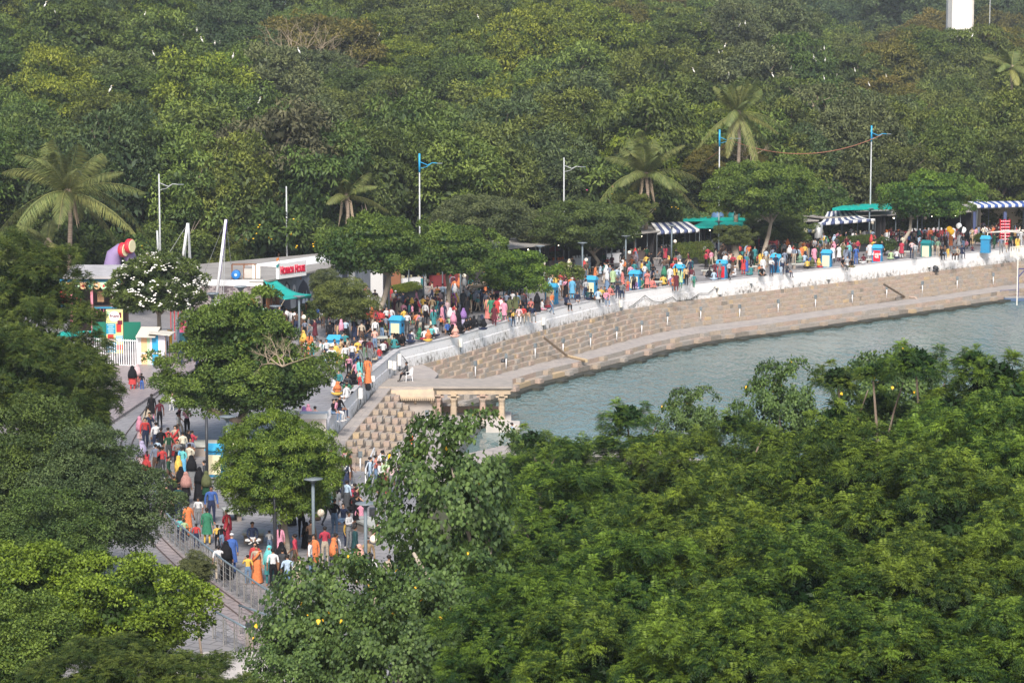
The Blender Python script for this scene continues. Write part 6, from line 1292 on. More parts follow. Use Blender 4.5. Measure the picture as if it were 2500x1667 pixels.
# ------------------------------------------------------------------ palms
def palm(px, py, D, fl, nf, basez, label, seed, spread=1.0, trunk=True, up=.5, fan=False):
    g_ = random.Random(seed); q = np.random.default_rng(seed); c = PY(px, py, D); t = empty('palm_tree', (c.x, c.y, basez)); h = c.z - basez
    if trunk: b = MB(); b.tube([(g_.uniform(-.4, .1), 0, -.3), (.0, 0, h * .4), (.15, 0, h * .8), (0, 0, h)], [.26, .2, .17, .22], 9); b.build('trunk', MATS['bark_palm'], t, True)
    b = MB(); b.lathe((0, 0, h), [(.1, -.5), (.34, -.25), (.3, .1), (.1, .3)], 8); b.build('crownshaft', MATS['bark_dry'], t, True)
    for k in range(nf):
        a = 2 * math.pi * k / nf + g_.uniform(-.25, .25); el = g_.uniform(-.5, .5) if k % 3 == 0 else g_.uniform(.35, 1.42); L_ = fl * g_.uniform(.85, 1.15); dr = g_.uniform(.30, .62) * (1.25 if el < .5 else .75)
        if fan: el = g_.uniform(-.2, 1.4)
        d0 = np.array([math.cos(a) * math.cos(el), math.sin(a) * math.cos(el), math.sin(el)]); npt = 56; T = np.linspace(0, 1, npt)
        rc = np.array([0, 0, h]) + d0 * (L_ * T)[:, None] - np.array([0, 0, 1]) * (L_ * dr * T ** 2.2)[:, None]
        tg = norm(np.gradient(rc, axis=0)); sd_ = norm(np.cross(tg, np.array([0, 0, 1.0]))); upv = np.cross(sd_, tg)
        Vs, Fs, Ts = [], [], []; off = 0
        for s_ in (-1, 1):
            for rep in (0, 1):
                idx = np.arange(3, npt); tt = T[idx]; ll = fl * .21 * np.sin(np.clip(tt * 2.9 + .25, 0, math.pi)) ** .6 * q.uniform(.8, 1.1, len(idx)) + .1
                ax = norm(sd_[idx] * s_ * .75 + tg[idx] * .55 - np.array([0, 0, .55]) + q.normal(0, .08, (len(idx), 3))); bs = rc[idx] + tg[idx] * rep * L_ / npt * .5
                V, F = leaf_cards(bs, ax, upv[idx], ll, np.full(len(idx), .055), .1); Vs.append(V); Fs.append(F + off); off += len(V); Ts.append(np.clip(q.normal(.35, .2, len(idx)) + (.4 if el < 0 else 0), 0, 1))
        W = .045 * (1 - T * .7); r1 = rc + upv * W[:, None]; rl = rc + sd_ * W[:, None]; rr = rc - sd_ * W[:, None]; V = np.concatenate([r1, rl, rr]); i = np.arange(npt - 1)
        F = np.concatenate([np.stack([i, i + 1, npt + i + 1, npt + i], 1), np.stack([i, 2 * npt + i, 2 * npt + i + 1, i + 1], 1)]); Vs.append(V); Fs.append(F + off); Ts.append(np.full(len(F), .95))
        fr_ = link('frond', npmesh('frond', np.vstack(Vs), np.vstack(Fs), [MATS['leaf_palm']], np.concatenate(Ts)), t)
        fr_['k'] = k
    for k in range(4 if trunk and not fan else 0):   # dead fronds hanging down the trunk
        a = 1.6 * k + .8; b = MB(); q0 = Vector((0, 0, h - .2)); 
        for j in range(7):
            e = q0 + Vector((math.cos(a) * (.6 + j * .05), math.sin(a) * (.6 + j * .05), -.3 - j * .3)); b.tube([q0 + (e - q0) * .6, e, e + Vector((math.cos(a) * .15, math.sin(a) * .15, -.5))], [.03, .03, .01], 3)
        b.tube([q0, q0 + Vector((math.cos(a) * .6, math.sin(a) * .6, -.3)), q0 + Vector((math.cos(a) * .9, math.sin(a) * .9, -2.3))], [.05, .04, .02], 4); b.build('dead_frond', MATS['bark_dry'], t)
    tag(t, label, 'palm'); return t
palm(166, 468, 203, 5.9, 27, 0, 'big coconut palm with drooping fronds above the play house', 2)
palm(1578, 425, 249, 5.0, 22, 0, 'half hidden palm with yellowed lower fronds in the middle of the wood', 3, trunk=True)
palm(1802, 275, 257, 4.4, 22, 0, 'slender palm rising behind the large leafy tree', 4)
palm(845, 478, 232, 4.0, 9, 0, 'palm with only a few fronds showing between dark crowns', 6)
palm(2470, 165, 298, 3.8, 18, 2, 'fan shaped palm at the upper right edge of the wood', 7, fan=True)
palm(118, 590, 208, 3.0, 7, 0, 'low dark palm behind the trunk of the big one', 8)
# flowering bushes at the foot of the wood
for i, (px, py, D, s_, lab) in enumerate([(190, 630, 213, 1.4, 'yellow flowered bush behind the play house'), (300, 640, 213, 1.2, 'dark bush with a few yellow flowers behind the inflatable'), (690, 590, 223, 1.5, 'yellow flowered bush behind the hall sign'), (760, 600, 224, 1.2, 'small yellow flowered bush right of the hall sign'), (1572, 500, 254, 1.6, 'yellow flowered bush below the middle palm'), (1420, 470, 258, 1.8, 'dark bush with pink flowers behind the V trunk tree')]):
    p = PY(px, py, D); t = empty('flower_bush', (p.x, p.y, max(0, p.z - 2 * s_))); o = link('crown', bm_, t); o.location = (0, 0, min(p.z, 2 * s_)); o.scale = (s_, s_, s_ * 1.2); o.material_slots[0].link = 'OBJECT'; o.material_slots[0].material = MATS['leaf_deep']
    b = MB(); q = np.random.default_rng(i + 60)
    for d in rdir(q, 16, -.2):
        if d[1] < .3:
            p2 = np.array([0, 0, min(p.z, 2 * s_)]) + d * np.array([2.05, 2.05, 1.75]) * s_; 
            for k in range(2): w_ = p2 + q.normal(0, .12, 3); b.lathe(w_, [(.02, -.05), (.09, 0), (.05, .06)], 5)
    o = b.build('blossoms', MATS['flower_pink' if 'pink' in lab else 'flower_yellow'], t); tag(o, kind='stuff'); tag(t, lab, 'bush')
# ------------------------------------------------------------------ egrets on the tree tops
def egret():
    r_ = empty('egret'); b = MB(); q = []
    b.lathe((0, 0, 0), [(.02, -.34), (.09, -.2), (.135, 0), (.12, .14), (.05, .26)], 10, sy=.8); o = b.build('body', MATS['flower_white'], r_, True); o.rotation_euler = (R(28), 0, 0); o.location = (0, 0, .48)
    b = MB(); b.tube([(0, -.12, .66), (0, -.20, .78), (0, -.13, .90), (0, -.17, 1.0), (0, -.26, 1.03)], [.055, .038, .03, .04, .03], 7); b.build('neck', MATS['flower_white'], r_, True)
    b = MB(); b.tube([(0, -.27, 1.03), (0, -.44, 1.0)], [.018, .004], 5); b.build('bill', MATS['leaf_gold'], r_)
    for s_ in (-1, 1): b = MB(); b.tube([(s_ * .04, 0, .4), (s_ * .05, .04, .2), (s_ * .05, 0, 0), (s_ * .05, -.1, -.02)], .012, 4); b.build('leg', MATS['dark_hole'] if 'dark_hole' in MATS else MATS['bark'], r_)
    return r_
EG = [(354, 34), (439, 54), (446, 89), (481, 73), (494, 98), (538, 104), (569, 139), (731, 126), (269, 221), (632, 250), (608, 260), (271, 42), (110, 14), (135, 28), (1168, 42), (925, 86), (914, 100), (905, 132), (525, 106), (376, 132),
 (1714, 62), (1819, 56), (1838, 84), (1755, 126), (1761, 130), (1769, 113), (1885, 110), (2004, 120), (2012, 117), (1986, 140), (1991, 146), (2014, 146), (2094, 147), (2087, 171), (2042, 185), (2122, 205), (2163, 186), (1930, 168), (1887, 184), (1708, 163), (1780, 182), (1805, 60), (2333, 86), (2373, 85), (1694, 172), (2012, 190)]
bpy.context.view_layer.update(); dgx = bpy.context.evaluated_depsgraph_get(); proto_e = egret(); ne = 0
hills = {}
for px, py in EG:
    d = ray(px, py + 8).normalized(); org = Vector((0, 0, HC)); hit, loc, nrm, fi, ob, mx_ = scene.ray_cast(dgx, org, d, distance=900)
    if not hit or loc.y < 200: continue
    o = proto_e if ne == 0 else copy_tree(proto_e); o.location = loc + Vector((0, -.15, -.05)); s_ = rnd.uniform(.68, .92); o.scale = (s_,) * 3; o.rotation_euler = (0, 0, rnd.uniform(-1.9, 1.9)); 
    zn = 'on the upper left crowns' if px < 700 else 'near the yellow flowered tree' if px < 1000 else 'alone on a crown at the top centre' if px < 1300 else 'on the wide roost above the right palm' if px < 1900 else 'left of the yellow flowering tree' if px < 2110 else 'near the white tower'
    tag(o, 'white egret perched %s' % zn, 'egret', 'white egrets roosting on the tree tops'); ne += 1; hills.setdefault(zn, []).append(o)
for zn, os_ in hills.items():
    n_ = len(os_); os_.sort(key=lambda o: o.location.x / o.location.y)
    ordn = ['first', 'second', 'third', 'fourth', 'fifth', 'sixth', 'seventh', 'eighth', 'ninth', 'tenth', 'eleventh', 'twelfth', 'thirteenth', 'fourteenth', 'fifteenth', 'sixteenth']
    if n_ > 1:
        for i, o in enumerate(os_): o['label'] = '%s from the left of the white egrets %s' % (ordn[min(i, 15)], zn)
print('egrets', ne)
# ------------------------------------------------------------------ people
CLOTH = dict(white=(.72, .72, .74), cream=(.70, .64, .48), beige=(.50, .41, .30), tan=(.62, .42, .20), yellow=(.85, .52, .03), orange=(.80, .20, .03), peach=(.85, .42, .32), coral=(.75, .20, .17), pink=(.78, .28, .42), pinkwhite=(.72, .48, .50), rose=(.50, .24, .20),
    red=(.62, .03, .03), crimson=(.50, .02, .06), maroon=(.14, .02, .035), magenta=(.50, .06, .50), purple=(.30, .14, .48), lilac=(.50, .44, .68), navy=(.022, .035, .09), blue=(.03, .12, .45), jeans=(.14, .25, .42), sky=(.08, .42, .70), lblue=(.40, .55, .72), greyblue=(.20, .24, .34),
    aqua=(.10, .58, .58), teal=(.02, .26, .28), dteal=(.015, .075, .085), green=(.03, .24, .13), dgreen=(.015, .075, .035), lgreen=(.42, .60, .30), sage=(.18, .32, .20), olive=(.12, .14, .05), black=(.012, .012, .016), dgrey=(.06, .065, .075), grey=(.20, .21, .22), lgrey=(.42, .43, .46), brown=(.13, .075, .05))
for k, v in CLOTH.items():
    av = sum(v) / 3; v = tuple((a * .82 + av * .18) * .88 for a in v); mat('cloth_' + k, v, .85, tuple(a * .72 for a in v), 14, .25, spec=.15)
mat('skin', (.30, .155, .09), .6); mat('skin_fair', (.42, .25, .17), .6); mat('skin_dark', (.18, .09, .055), .6)
mat('hair', (.012, .009, .008), .6); mat('hair_grey', (.25, .24, .23), .7); mat('shoe', (.06, .05, .045), .6); mat('shoe_light', (.6, .58, .56), .6); mat('eye', (.01, .01, .01), .3)

def skin_body(name, J, bones, root):
    """J: joint -> (x, y, z, radius); one continuous skin mesh; faces get material slots from the nearest bone"""
    names = list(J); idx = {n: i for i, n in enumerate(names)}
    me = bpy.data.meshes.new(name + '_s')
    me.from_pydata([J[n][:3] for n in names], [(idx[a], idx[b]) for a, b, _ in bones], [])
    o = bpy.data.objects.new(name + '_s', me); COL.objects.link(o)
    o.modifiers.new('skin', 'SKIN'); o.modifiers.new('sub', 'SUBSURF').levels = 1
    sv = me.skin_vertices[0].data
    for n in names:
        r_ = J[n][3]; r_ = r_ if hasattr(r_, '__len__') else (r_, r_)
        sv[idx[n]].radius = r_; sv[idx[n]].use_root = (n == root)
    dg = bpy.context.evaluated_depsgraph_get(); ev = o.evaluated_get(dg)
    m2 = bpy.data.meshes.new_from_object(ev); m2.name = name
    bpy.data.objects.remove(o); bpy.data.meshes.remove(me)
    m2.materials.clear()
    for k in ('skin', 'cloth_white', 'cloth_navy', 'shoe', 'skin'): m2.materials.append(MATS[k])
    B_ = [(Vector(J[a][:3]), Vector(J[b][:3]), s) for a, b, s in bones]
    for p in m2.polygons:
        c = p.center; best = 9; s = 0
        for a, b, sl in B_:
            d = b - a; t = max(0, min(1, (c - a).dot(d) / max(1e-9, d.length_squared))); q = (c - a - d * t).length
            if q < best: best, s = q, sl
        p.material_index = s; p.use_smooth = True
    return m2

def pose(name, arms='down', legs='stand', seat=None):
    J = {}; bn = []
    def add(n, p, r_): J[n] = (*p, r_)
    if legs in ('stand', 'walk', 'walkb'):
        pz = .92; hp = {-1: (-.09, 0, .87), 1: (.09, 0, .87)}
        if legs == 'stand':
            kn = {s: (s * .10, -.02, .49) for s in (-1, 1)}; an = {s: (s * .11, .02, .085) for s in (-1, 1)}
        else:
            f = 1 if legs == 'walk' else -1
            kn = {f: (f * .09, -.20, .50), -f: (-f * .09, .04, .48)}; an = {f: (f * .09, -.27, .10), -f: (-f * .09, .34, .16)}
        tl = 0
    elif legs == 'edge':
        pz = .13; hp = {s: (s * .10, -.03, .11) for s in (-1, 1)}; kn = {s: (s * .13, -.45, .10) for s in (-1, 1)}; an = {s: (s * .12, -.44 - .04 * s, -.31) for s in (-1, 1)}
    elif legs == 'floor':
        pz = .13; hp = {s: (s * .11, -.02, .11) for s in (-1, 1)}; kn = {s: (s * .34, -.30, .15) for s in (-1, 1)}; an = {1: (-.10, -.38, .07), -1: (.12, -.30, .08)}
    elif legs == 'chair':
        pz = .50; hp = {s: (s * .10, -.03, .48) for s in (-1, 1)}; kn = {-1: (-.13, -.45, .47), 1: (.13, -.44, .47)}; an = {-1: (-.13, -.50, .09), 1: (.12, -.62, .09)}
    dz = pz - .92
    ln = -.03 if legs in ('walk', 'walkb') else (-.07 if legs in ('floor', 'chair') else (-.05 if legs == 'edge' else 0))
    add('pelvis', (0, 0, pz), (.145, .11)); add('waist', (0, ln * .3, 1.06 + dz), (.125, .095)); add('chest', (0, ln * .8, 1.28 + dz), (.155, .105)); add('upchest', (0, ln, 1.39 + dz), (.11, .08))
    add('neck', (0, ln * 1.1, 1.475 + dz), (.052, .052)); add('jaw', (0, ln * 1.1 - .022, 1.535 + dz), (.066, .070)); add('head', (0, ln * 1.1 - .008, 1.605 + dz), (.080, .092)); add('crown', (0, ln * 1.1, 1.665 + dz), (.055, .062))
    add('nose', (0, ln * 1.1 - .108, 1.575 + dz), .014)
    bn += [('pelvis', 'waist', 2), ('waist', 'chest', 1), ('chest', 'upchest', 1), ('upchest', 'neck', 1), ('neck', 'jaw', 0), ('jaw', 'head', 0), ('head', 'crown', 0), ('head', 'nose', 0)]
    for s in (-1, 1):
        t = 'l' if s < 0 else 'r'
        add('sh' + t, (s * .175, ln, 1.385 + dz), (.066, .062))
        if arms == 'down' or (arms == 'swing'): 
            sw = (.16 * s if arms == 'swing' else 0)
            el = (s * .235, ln + .02 + sw * .5, 1.12 + dz); wr = (s * .245, ln - .05 + sw * 1.4, .89 + dz)
        elif arms == 'fold': el = (s * .24, ln - .05, 1.14 + dz); wr = (s * .03, ln - .20, 1.17 + dz - .03 * s)
        elif arms == 'phone': el = (s * .22, ln - .06, 1.15 + dz); wr = (s * .07, ln - .27, 1.24 + dz)
        elif arms == 'lap': el = (s * .24, ln - .08, 1.14 + dz); wr = (s * .12, ln - .28, 1.00 + dz)
        elif arms == 'prop': el = (s * .27, ln + .04, 1.15 + dz); wr = (s * .26, ln - .02 + .06 * s, .93 + dz)
        elif arms == 'one': 
            el = (s * .235, ln, 1.12 + dz) if s < 0 else (.25, ln - .06, 1.18 + dz); wr = (s * .25, ln - .04, .89 + dz) if s < 0 else (.16, ln - .22, 1.38 + dz)
        add('el' + t, el, .045); add('wr' + t, wr, .030)
        d = (Vector(wr) - Vector(el)).normalized(); side = d.cross(Vector((0, -1, 0) if abs(d.y) < .8 else (0, 0, 1))).normalized()
        pm = Vector(wr) + d * .075; add('pm' + t, pm, (.036, .018))
        bn += [('upchest', 'sh' + t, 1), ('sh' + t, 'el' + t, 1), ('el' + t, 'wr' + t, 4), ('wr' + t, 'pm' + t, 0)]
        for k, (o_, l_) in enumerate(((-.028, .070), (-.010, .082), (.009, .078), (.027, .062))):
            fb = pm + side * o_ + d * .030; ft = pm + side * (o_ * 1.2) + d * (.03 + l_) + Vector((0, -.018, 0))
            add('f%d%s' % (k, t), fb, .0095); add('g%d%s' % (k, t), ft, .007); bn += [('pm' + t, 'f%d%s' % (k, t), 0), ('f%d%s' % (k, t), 'g%d%s' % (k, t), 0)]
        tb = Vector(wr) + d * .03 + side * .035; tt = tb + d * .045 + side * .022; add('t' + t, tt, .010); bn += [('wr' + t, 't' + t, 0)]
        add('hp' + t, hp[s], (.095, .095)); add('kn' + t, kn[s], .058); add('an' + t, an[s], .040)
        mid = (Vector(hp[s]) + Vector(kn[s])) / 2; calf = Vector(kn[s]).lerp(Vector(an[s]), .35); add('th' + t, mid, .078); add('ca' + t, calf, .052)
        fd = Vector((0, -1, 0)) if legs != 'floor' else Vector((-s * .8, -.5, 0)).normalized()
        he = Vector(an[s]) + Vector((0, 0, -.045)) ; to = he + fd * .17 + Vector((s * .02, 0, -.012)); add('to' + t, to, (.042, .026)); add('he' + t, he, .034)
        bn += [('pelvis', 'hp' + t, 2), ('hp' + t, 'th' + t, 2), ('th' + t, 'kn' + t, 2), ('kn' + t, 'ca' + t, 2), ('ca' + t, 'an' + t, 2), ('an' + t, 'he' + t, 3), ('he' + t, 'to' + t, 3)]
    return skin_body(name, J, bn, 'pelvis'), dz, ln

POSES = {'stand': ('down', 'stand'), 'fold': ('fold', 'stand'), 'phone': ('phone', 'stand'), 'one': ('one', 'stand'), 'walk': ('swing', 'walk'), 'walkb': ('swing', 'walkb'), 'edge': ('lap', 'edge'), 'edgeb': ('prop', 'edge'), 'floor': ('lap', 'floor'), 'floorb': ('prop', 'floor'), 'chair': ('lap', 'chair')}
BODY = {k: pose('body_' + k, *v) for k, v in POSES.items()}

def loft(name, rings, n=14, ripple=0.0, seed=0, m='cloth_white', top=True):
    b = MB(); vs_ = []; g_ = random.Random(seed); ph = g_.uniform(0, 6)
    for i, (z, rx, ry, cx, cy_) in enumerate(rings):
        for j in range(n):
            a = 2 * math.pi * j / n; w_ = 1 + ripple * (i / len(rings)) * math.sin(a * 5 + ph)
            vs_.append((cx + rx * w_ * math.cos(a), cy_ + ry * w_ * math.sin(a), z))
    fs = [(i * n + j, (i + 1) * n + j, (i + 1) * n + (j + 1) % n, i * n + (j + 1) % n) for i in range(len(rings) - 1) for j in range(n)]
    if top: fs.append(tuple(range(n)))
    b.add(vs_, fs); return b.mesh(name, MATS[m], True)
def ell(mb, c, r_, n=10, k=0, m=7, z0=-1., z1=1.):
    prof = []
    for i in range(m):
        t = z0 + (z1 - z0) * i / (m - 1); prof.append((max(.02, math.sqrt(max(0, 1 - t * t))), t * r_[2]))
    c = Vector(c); vs_ = []; fs = []
    for q, z in prof:
        for j in range(n):
            a = 2 * math.pi * j / n; vs_.append(c + Vector((q * r_[0] * math.cos(a), q * r_[1] * math.sin(a), z)))
    for i in range(m - 1):
        for j in range(n): fs.append((i * n + j, i * n + (j + 1) % n, (i + 1) * n + (j + 1) % n, (i + 1) * n + j))
    fs += [tuple(range(n - 1, -1, -1)), tuple((m - 1) * n + j for j in range(n))]
    mb.add(vs_, fs, k)
GM = {}
def gm(kind, dz, ln, seated):
    key = (kind, round(dz, 2), round(ln, 2))
    if key in GM: return GM[key]
    hy = ln * 1.1; b = MB()
    if kind == 'hair':
        ell(b, (0, hy + .018, 1.632 + dz), (.094, .098, .082)); me = b.mesh('hair', MATS['hair'], True)
    elif kind == 'hair_long':
        ell(b, (0, hy + .020, 1.630 + dz), (.097, .102, .086)); b.tube([(0, hy + .07, 1.62 + dz), (0, hy + .12, 1.45 + dz), (.01, ln + .14, 1.28 + dz), (.02, ln + .13, 1.08 + dz)], [.07, .055, .045, .018], 8); me = b.mesh('hair', MATS['hair'], True)
    elif kind == 'bun':
        ell(b, (0, hy + .018, 1.630 + dz), (.095, .100, .084)); ell(b, (0, hy + .12, 1.60 + dz), (.05, .045, .05)); me = b.mesh('hair', MATS['hair'], True)
    elif kind == 'cap':
        ell(b, (0, hy + .010, 1.655 + dz), (.093, .097, .062)); me = b.mesh('cap', MATS['cloth_white'], True)
    elif kind == 'eyes':
        for s in (-1, 1): ell(b, (s * .032, hy - .094, 1.608 + dz), (.012, .008, .008), 6, m=4)
        ell(b, (0, hy - .088, 1.545 + dz), (.024, .008, .006), 6, m=4); me = b.mesh('eyes', MATS['eye'], True)
    elif kind == 'hood':
        ell(b, (0, hy + .030, 1.615 + dz), (.118, .112, .118), 12)
        b.lathe((0, hy + .03, 0), [(.215, 1.20 + dz), (.210, 1.34 + dz), (.175, 1.42 + dz), (.125, 1.50 + dz), (.112, 1.60 + dz)], 12, sy=.78); me = b.mesh('headscarf', MATS['cloth_black'], True)
    elif kind == 'shawl':
        ell(b, (0, hy + .030, 1.615 + dz), (.118, .112, .118), 12)
        b.lathe((0, hy + .03, 0), [(.262, (.92 if not seated else 1.05) + dz), (.255, 1.15 + dz), (.232, 1.33 + dz), (.20, 1.41 + dz), (.158, 1.48 + dz), (.130, 1.54 + dz), (.114, 1.61 + dz)], 12, sy=.80); me = b.mesh('headscarf', MATS['cloth_black'], True)
    elif kind == 'tunic':
        me = loft('tunic', [(1.435 + dz, .11, .08, 0, ln), (1.40 + dz, .185, .115, 0, ln), (1.28 + dz, .185, .135, 0, ln * .8), (1.08 + dz, .165, .13, 0, ln * .3), (.90 + dz, .19, .15, 0, 0)][:4 if seated else 5] + ([(.70, .215, .17, 0, 0), (.50, .24, .20, 0, 0)] if not seated else []), 14, .07, 1)
    elif kind == 'skirt':
        me = loft('skirt', [(1.06, .135, .11, 0, 0), (.92, .18, .15, 0, 0), (.70, .195, .175, 0, 0), (.40, .21, .20, 0, 0), (.05, .26, .25, 0, 0)], 16, .10, 2)
    elif kind == 'gown':
        me = loft('gown', [(1.45, .10, .08, 0, 0), (1.40, .20, .13, 0, 0), (1.2, .235, .17, 0, 0), (.95, .22, .18, 0, 0), (.6, .25, .21, 0, 0), (.3, .28, .25, 0, 0), (.04, .32, .29, 0, 0)], 16, .08, 3)
    elif kind == 'lapcloth':
        me = loft('skirt', [(.36, .15, .13, 0, .02), (.25, .27, .22, 0, -.08), (.14, .35, .30, 0, -.14), (.0, .37, .32, 0, -.14)], 14, .10, 4)
    elif kind == 'drape':
        b.tube([(.14, ln - .12, 1.41 + dz), (.05, ln - .16, 1.25 + dz), (-.10, ln - .15, 1.08 + dz), (-.17, ln - .03, .98 + dz)], [.05, .06, .06, .03], 6)
        b.tube([(.14, ln - .08, 1.43 + dz), (.16, ln + .02, 1.45 + dz), (.15, ln + .14, 1.36 + dz), (.15, ln + .17, 1.1 + dz), (.16, ln + .18, .75 + dz if not seated else 1.0 + dz)], [.05, .05, .055, .06, .05], 6); me = b.mesh('sari_end', MATS['cloth_white'], True)
    GM[key] = me; return me

LABELS = {}
NOUN = {'m': 'man', 'w': 'man', 'f': 'man', 'p': 'man', 'k': 'man', 'K': 'woman', 's': 'woman', 'b': 'woman', 'h': 'woman', 'c': 'child', 'g': 'person', 'G': 'woman', 'e': 'person', 'E': 'woman'}
LM = []   # landmarks (px, py, phrase) are filled by the crowd table
def cl(n): return {'lblue': 'light blue', 'greyblue': 'greyish blue', 'dteal': 'dark teal', 'dgreen': 'dark green', 'lgreen': 'light green', 'dgrey': 'dark grey', 'lgrey': 'light grey', 'sage': 'sage green', 'sky': 'sky blue', 'pinkwhite': 'pale pink', 'rose': 'dusty pink', 'jeans': 'denim blue', 'aqua': 'aqua green'}.get(n, n)
PEOPLE = []
def person(hx, hy, kind, top, bot, face=180, sc=1.0, z=0.0, extra=''):
    n = len(PEOPLE); g_ = random.Random(n * 17 + 3)
    seated = kind in 'gGeE'
    if kind == 'c': sc = sc if sc < .99 else .66
    if seated: ps = {'g': g_.choice(['floor', 'floor', 'floorb']), 'G': 'floor', 'e': g_.choice(['edge', 'edgeb']), 'E': 'edge'}[kind]
    else: ps = {'m': g_.choice(['stand', 'stand', 'one', 'phone', 'walkb']), 'w': g_.choice(['walk', 'walkb']), 'f': 'fold', 'p': 'phone', 'k': 'stand', 'K': g_.choice(['stand', 'phone', 'walk', 'stand']), 's': 'stand', 'b': 'stand', 'h': 'stand', 'c': g_.choice(['stand', 'walk', 'walkb', 'one'])}[kind]
    if 'W' in extra: ps = 'walk'
    hgt = {'g': .895, 'G': .90, 'e': .895, 'E': .90}.get(kind, 1.70) * sc
    if not seated: s2 = sc * g_.uniform(.97, 1.04) * (.95 if kind in 'Kshb' else 1.0)
    else: s2 = sc * (.95 if kind in 'GE' else 1.0)
    hgt = (.9 if seated else 1.70) * s2
    if seated and z == 0: z = .115
    p = P(hx, hy, hgt + z); p.z = z
    if kind in 'eE' and z < .2: z = p.z = .115
    me, dz, ln = BODY[ps]
    o = link('person', me); o.location = p; o.rotation_euler = (0, 0, R(face + g_.uniform(-14, 14)))
    wd = g_.uniform(.95, 1.08) * (1.15 if 'F' in extra else 1)
    o.scale = (s2 * wd, s2 * wd, s2) if sc > .9 else (s2 * 1.12, s2 * 1.12, s2)
    sk = g_.choice(['skin', 'skin', 'skin_fair', 'skin_dark']); shoe = 'shoe_light' if 'w' in extra else g_.choice(['shoe', 'shoe', 'skin', 'shoe_light'])
    long_ = kind in 'kKbhG' or g_.random() < .4
    for i, mn in enumerate((sk, 'cloth_' + top, 'cloth_' + bot, shoe, ('cloth_' + top) if long_ else sk)):
        o.material_slots[i].link = 'OBJECT'; o.material_slots[i].material = MATS[mn]
    def part(kd, mn):
        c = link({'bun': 'hair', 'hair_long': 'hair', 'hood': 'headscarf', 'shawl': 'headscarf', 'lapcloth': 'skirt', 'drape': 'sari_end'}.get(kd, kd), gm(kd, dz, ln, seated), o)
        c.material_slots[0].link = 'OBJECT'; c.material_slots[0].material = MATS[mn]; return c
    hr = 'hair_grey' if 'y' in extra else 'hair'
    if kind in 'mwfpge' or kind == 'c': part('cap' if 'C' in extra else ('hair' if kind != 'c' or g_.random() < .6 else 'bun'), 'cloth_white' if 'C' in extra else hr)
    if kind == 'k': part('tunic', 'cloth_' + top); part('cap' if 'C' in extra else 'hair', 'cloth_white' if 'C' in extra else hr)
    if kind == 'K': part('tunic', 'cloth_' + top); part(g_.choice(['hair_long', 'bun']), 'hair')
    if kind == 's': part('skirt', 'cloth_' + bot); part('drape', 'cloth_' + (bot if top != bot else top)); part('bun', 'hair')
    if kind == 'b': part('gown', 'cloth_' + bot); part('shawl', 'cloth_' + top)
    if kind == 'h': part('tunic', 'cloth_' + bot) if bot not in ('jeans',) else None; part('shawl', 'cloth_' + top)
    if kind in 'GE':
        part('tunic', 'cloth_' + top); part('hood' if 'L' not in extra else 'hair_long', ('cloth_' + top) if 'L' not in extra else 'hair')
        if p.y < 172: part('eyes', 'eye')
    # ---- the label
    noun = NOUN[kind]
    if kind in 'ge' and 'L' not in extra: noun = 'man' if g_.random() < 2 else 'person'
    cap = ' and white cap' if 'C' in extra else ''
    wear = {'b': 'woman in a long %s robe and veil' % cl(top), 'h': 'woman under a %s shawl over %s clothes' % (cl(top), cl(bot)), 'G': 'woman in %s sitting with folded legs' % cl(top), 'k': 'man in a long %s tunic%s' % (cl(top), cap),
            'K': 'woman in a %s tunic and %s trousers' % (cl(top), cl(bot)), 's': 'woman in a %s and %s sari' % (cl(top), cl(bot)) if top != bot else 'woman in a %s sari' % cl(top), 'E': 'woman in %s sitting on the wall edge' % cl(top),
            'e': 'person in %s top and %s trousers, legs hanging over the wall' % (cl(top), cl(bot)), 'g': 'person in %s sitting on the ground%s' % (cl(top), cap), 'c': 'child in %s top and %s bottoms' % (cl(top), cl(bot))}.get(kind, 'man in %s shirt and %s trousers' % (cl(top), cl(bot)) + cap)
    o['category'] = 'person'; o['group'] = 'visitors along the lakeside promenade'
    PEOPLE.append([o, wear, hx, hy, p])
    return o

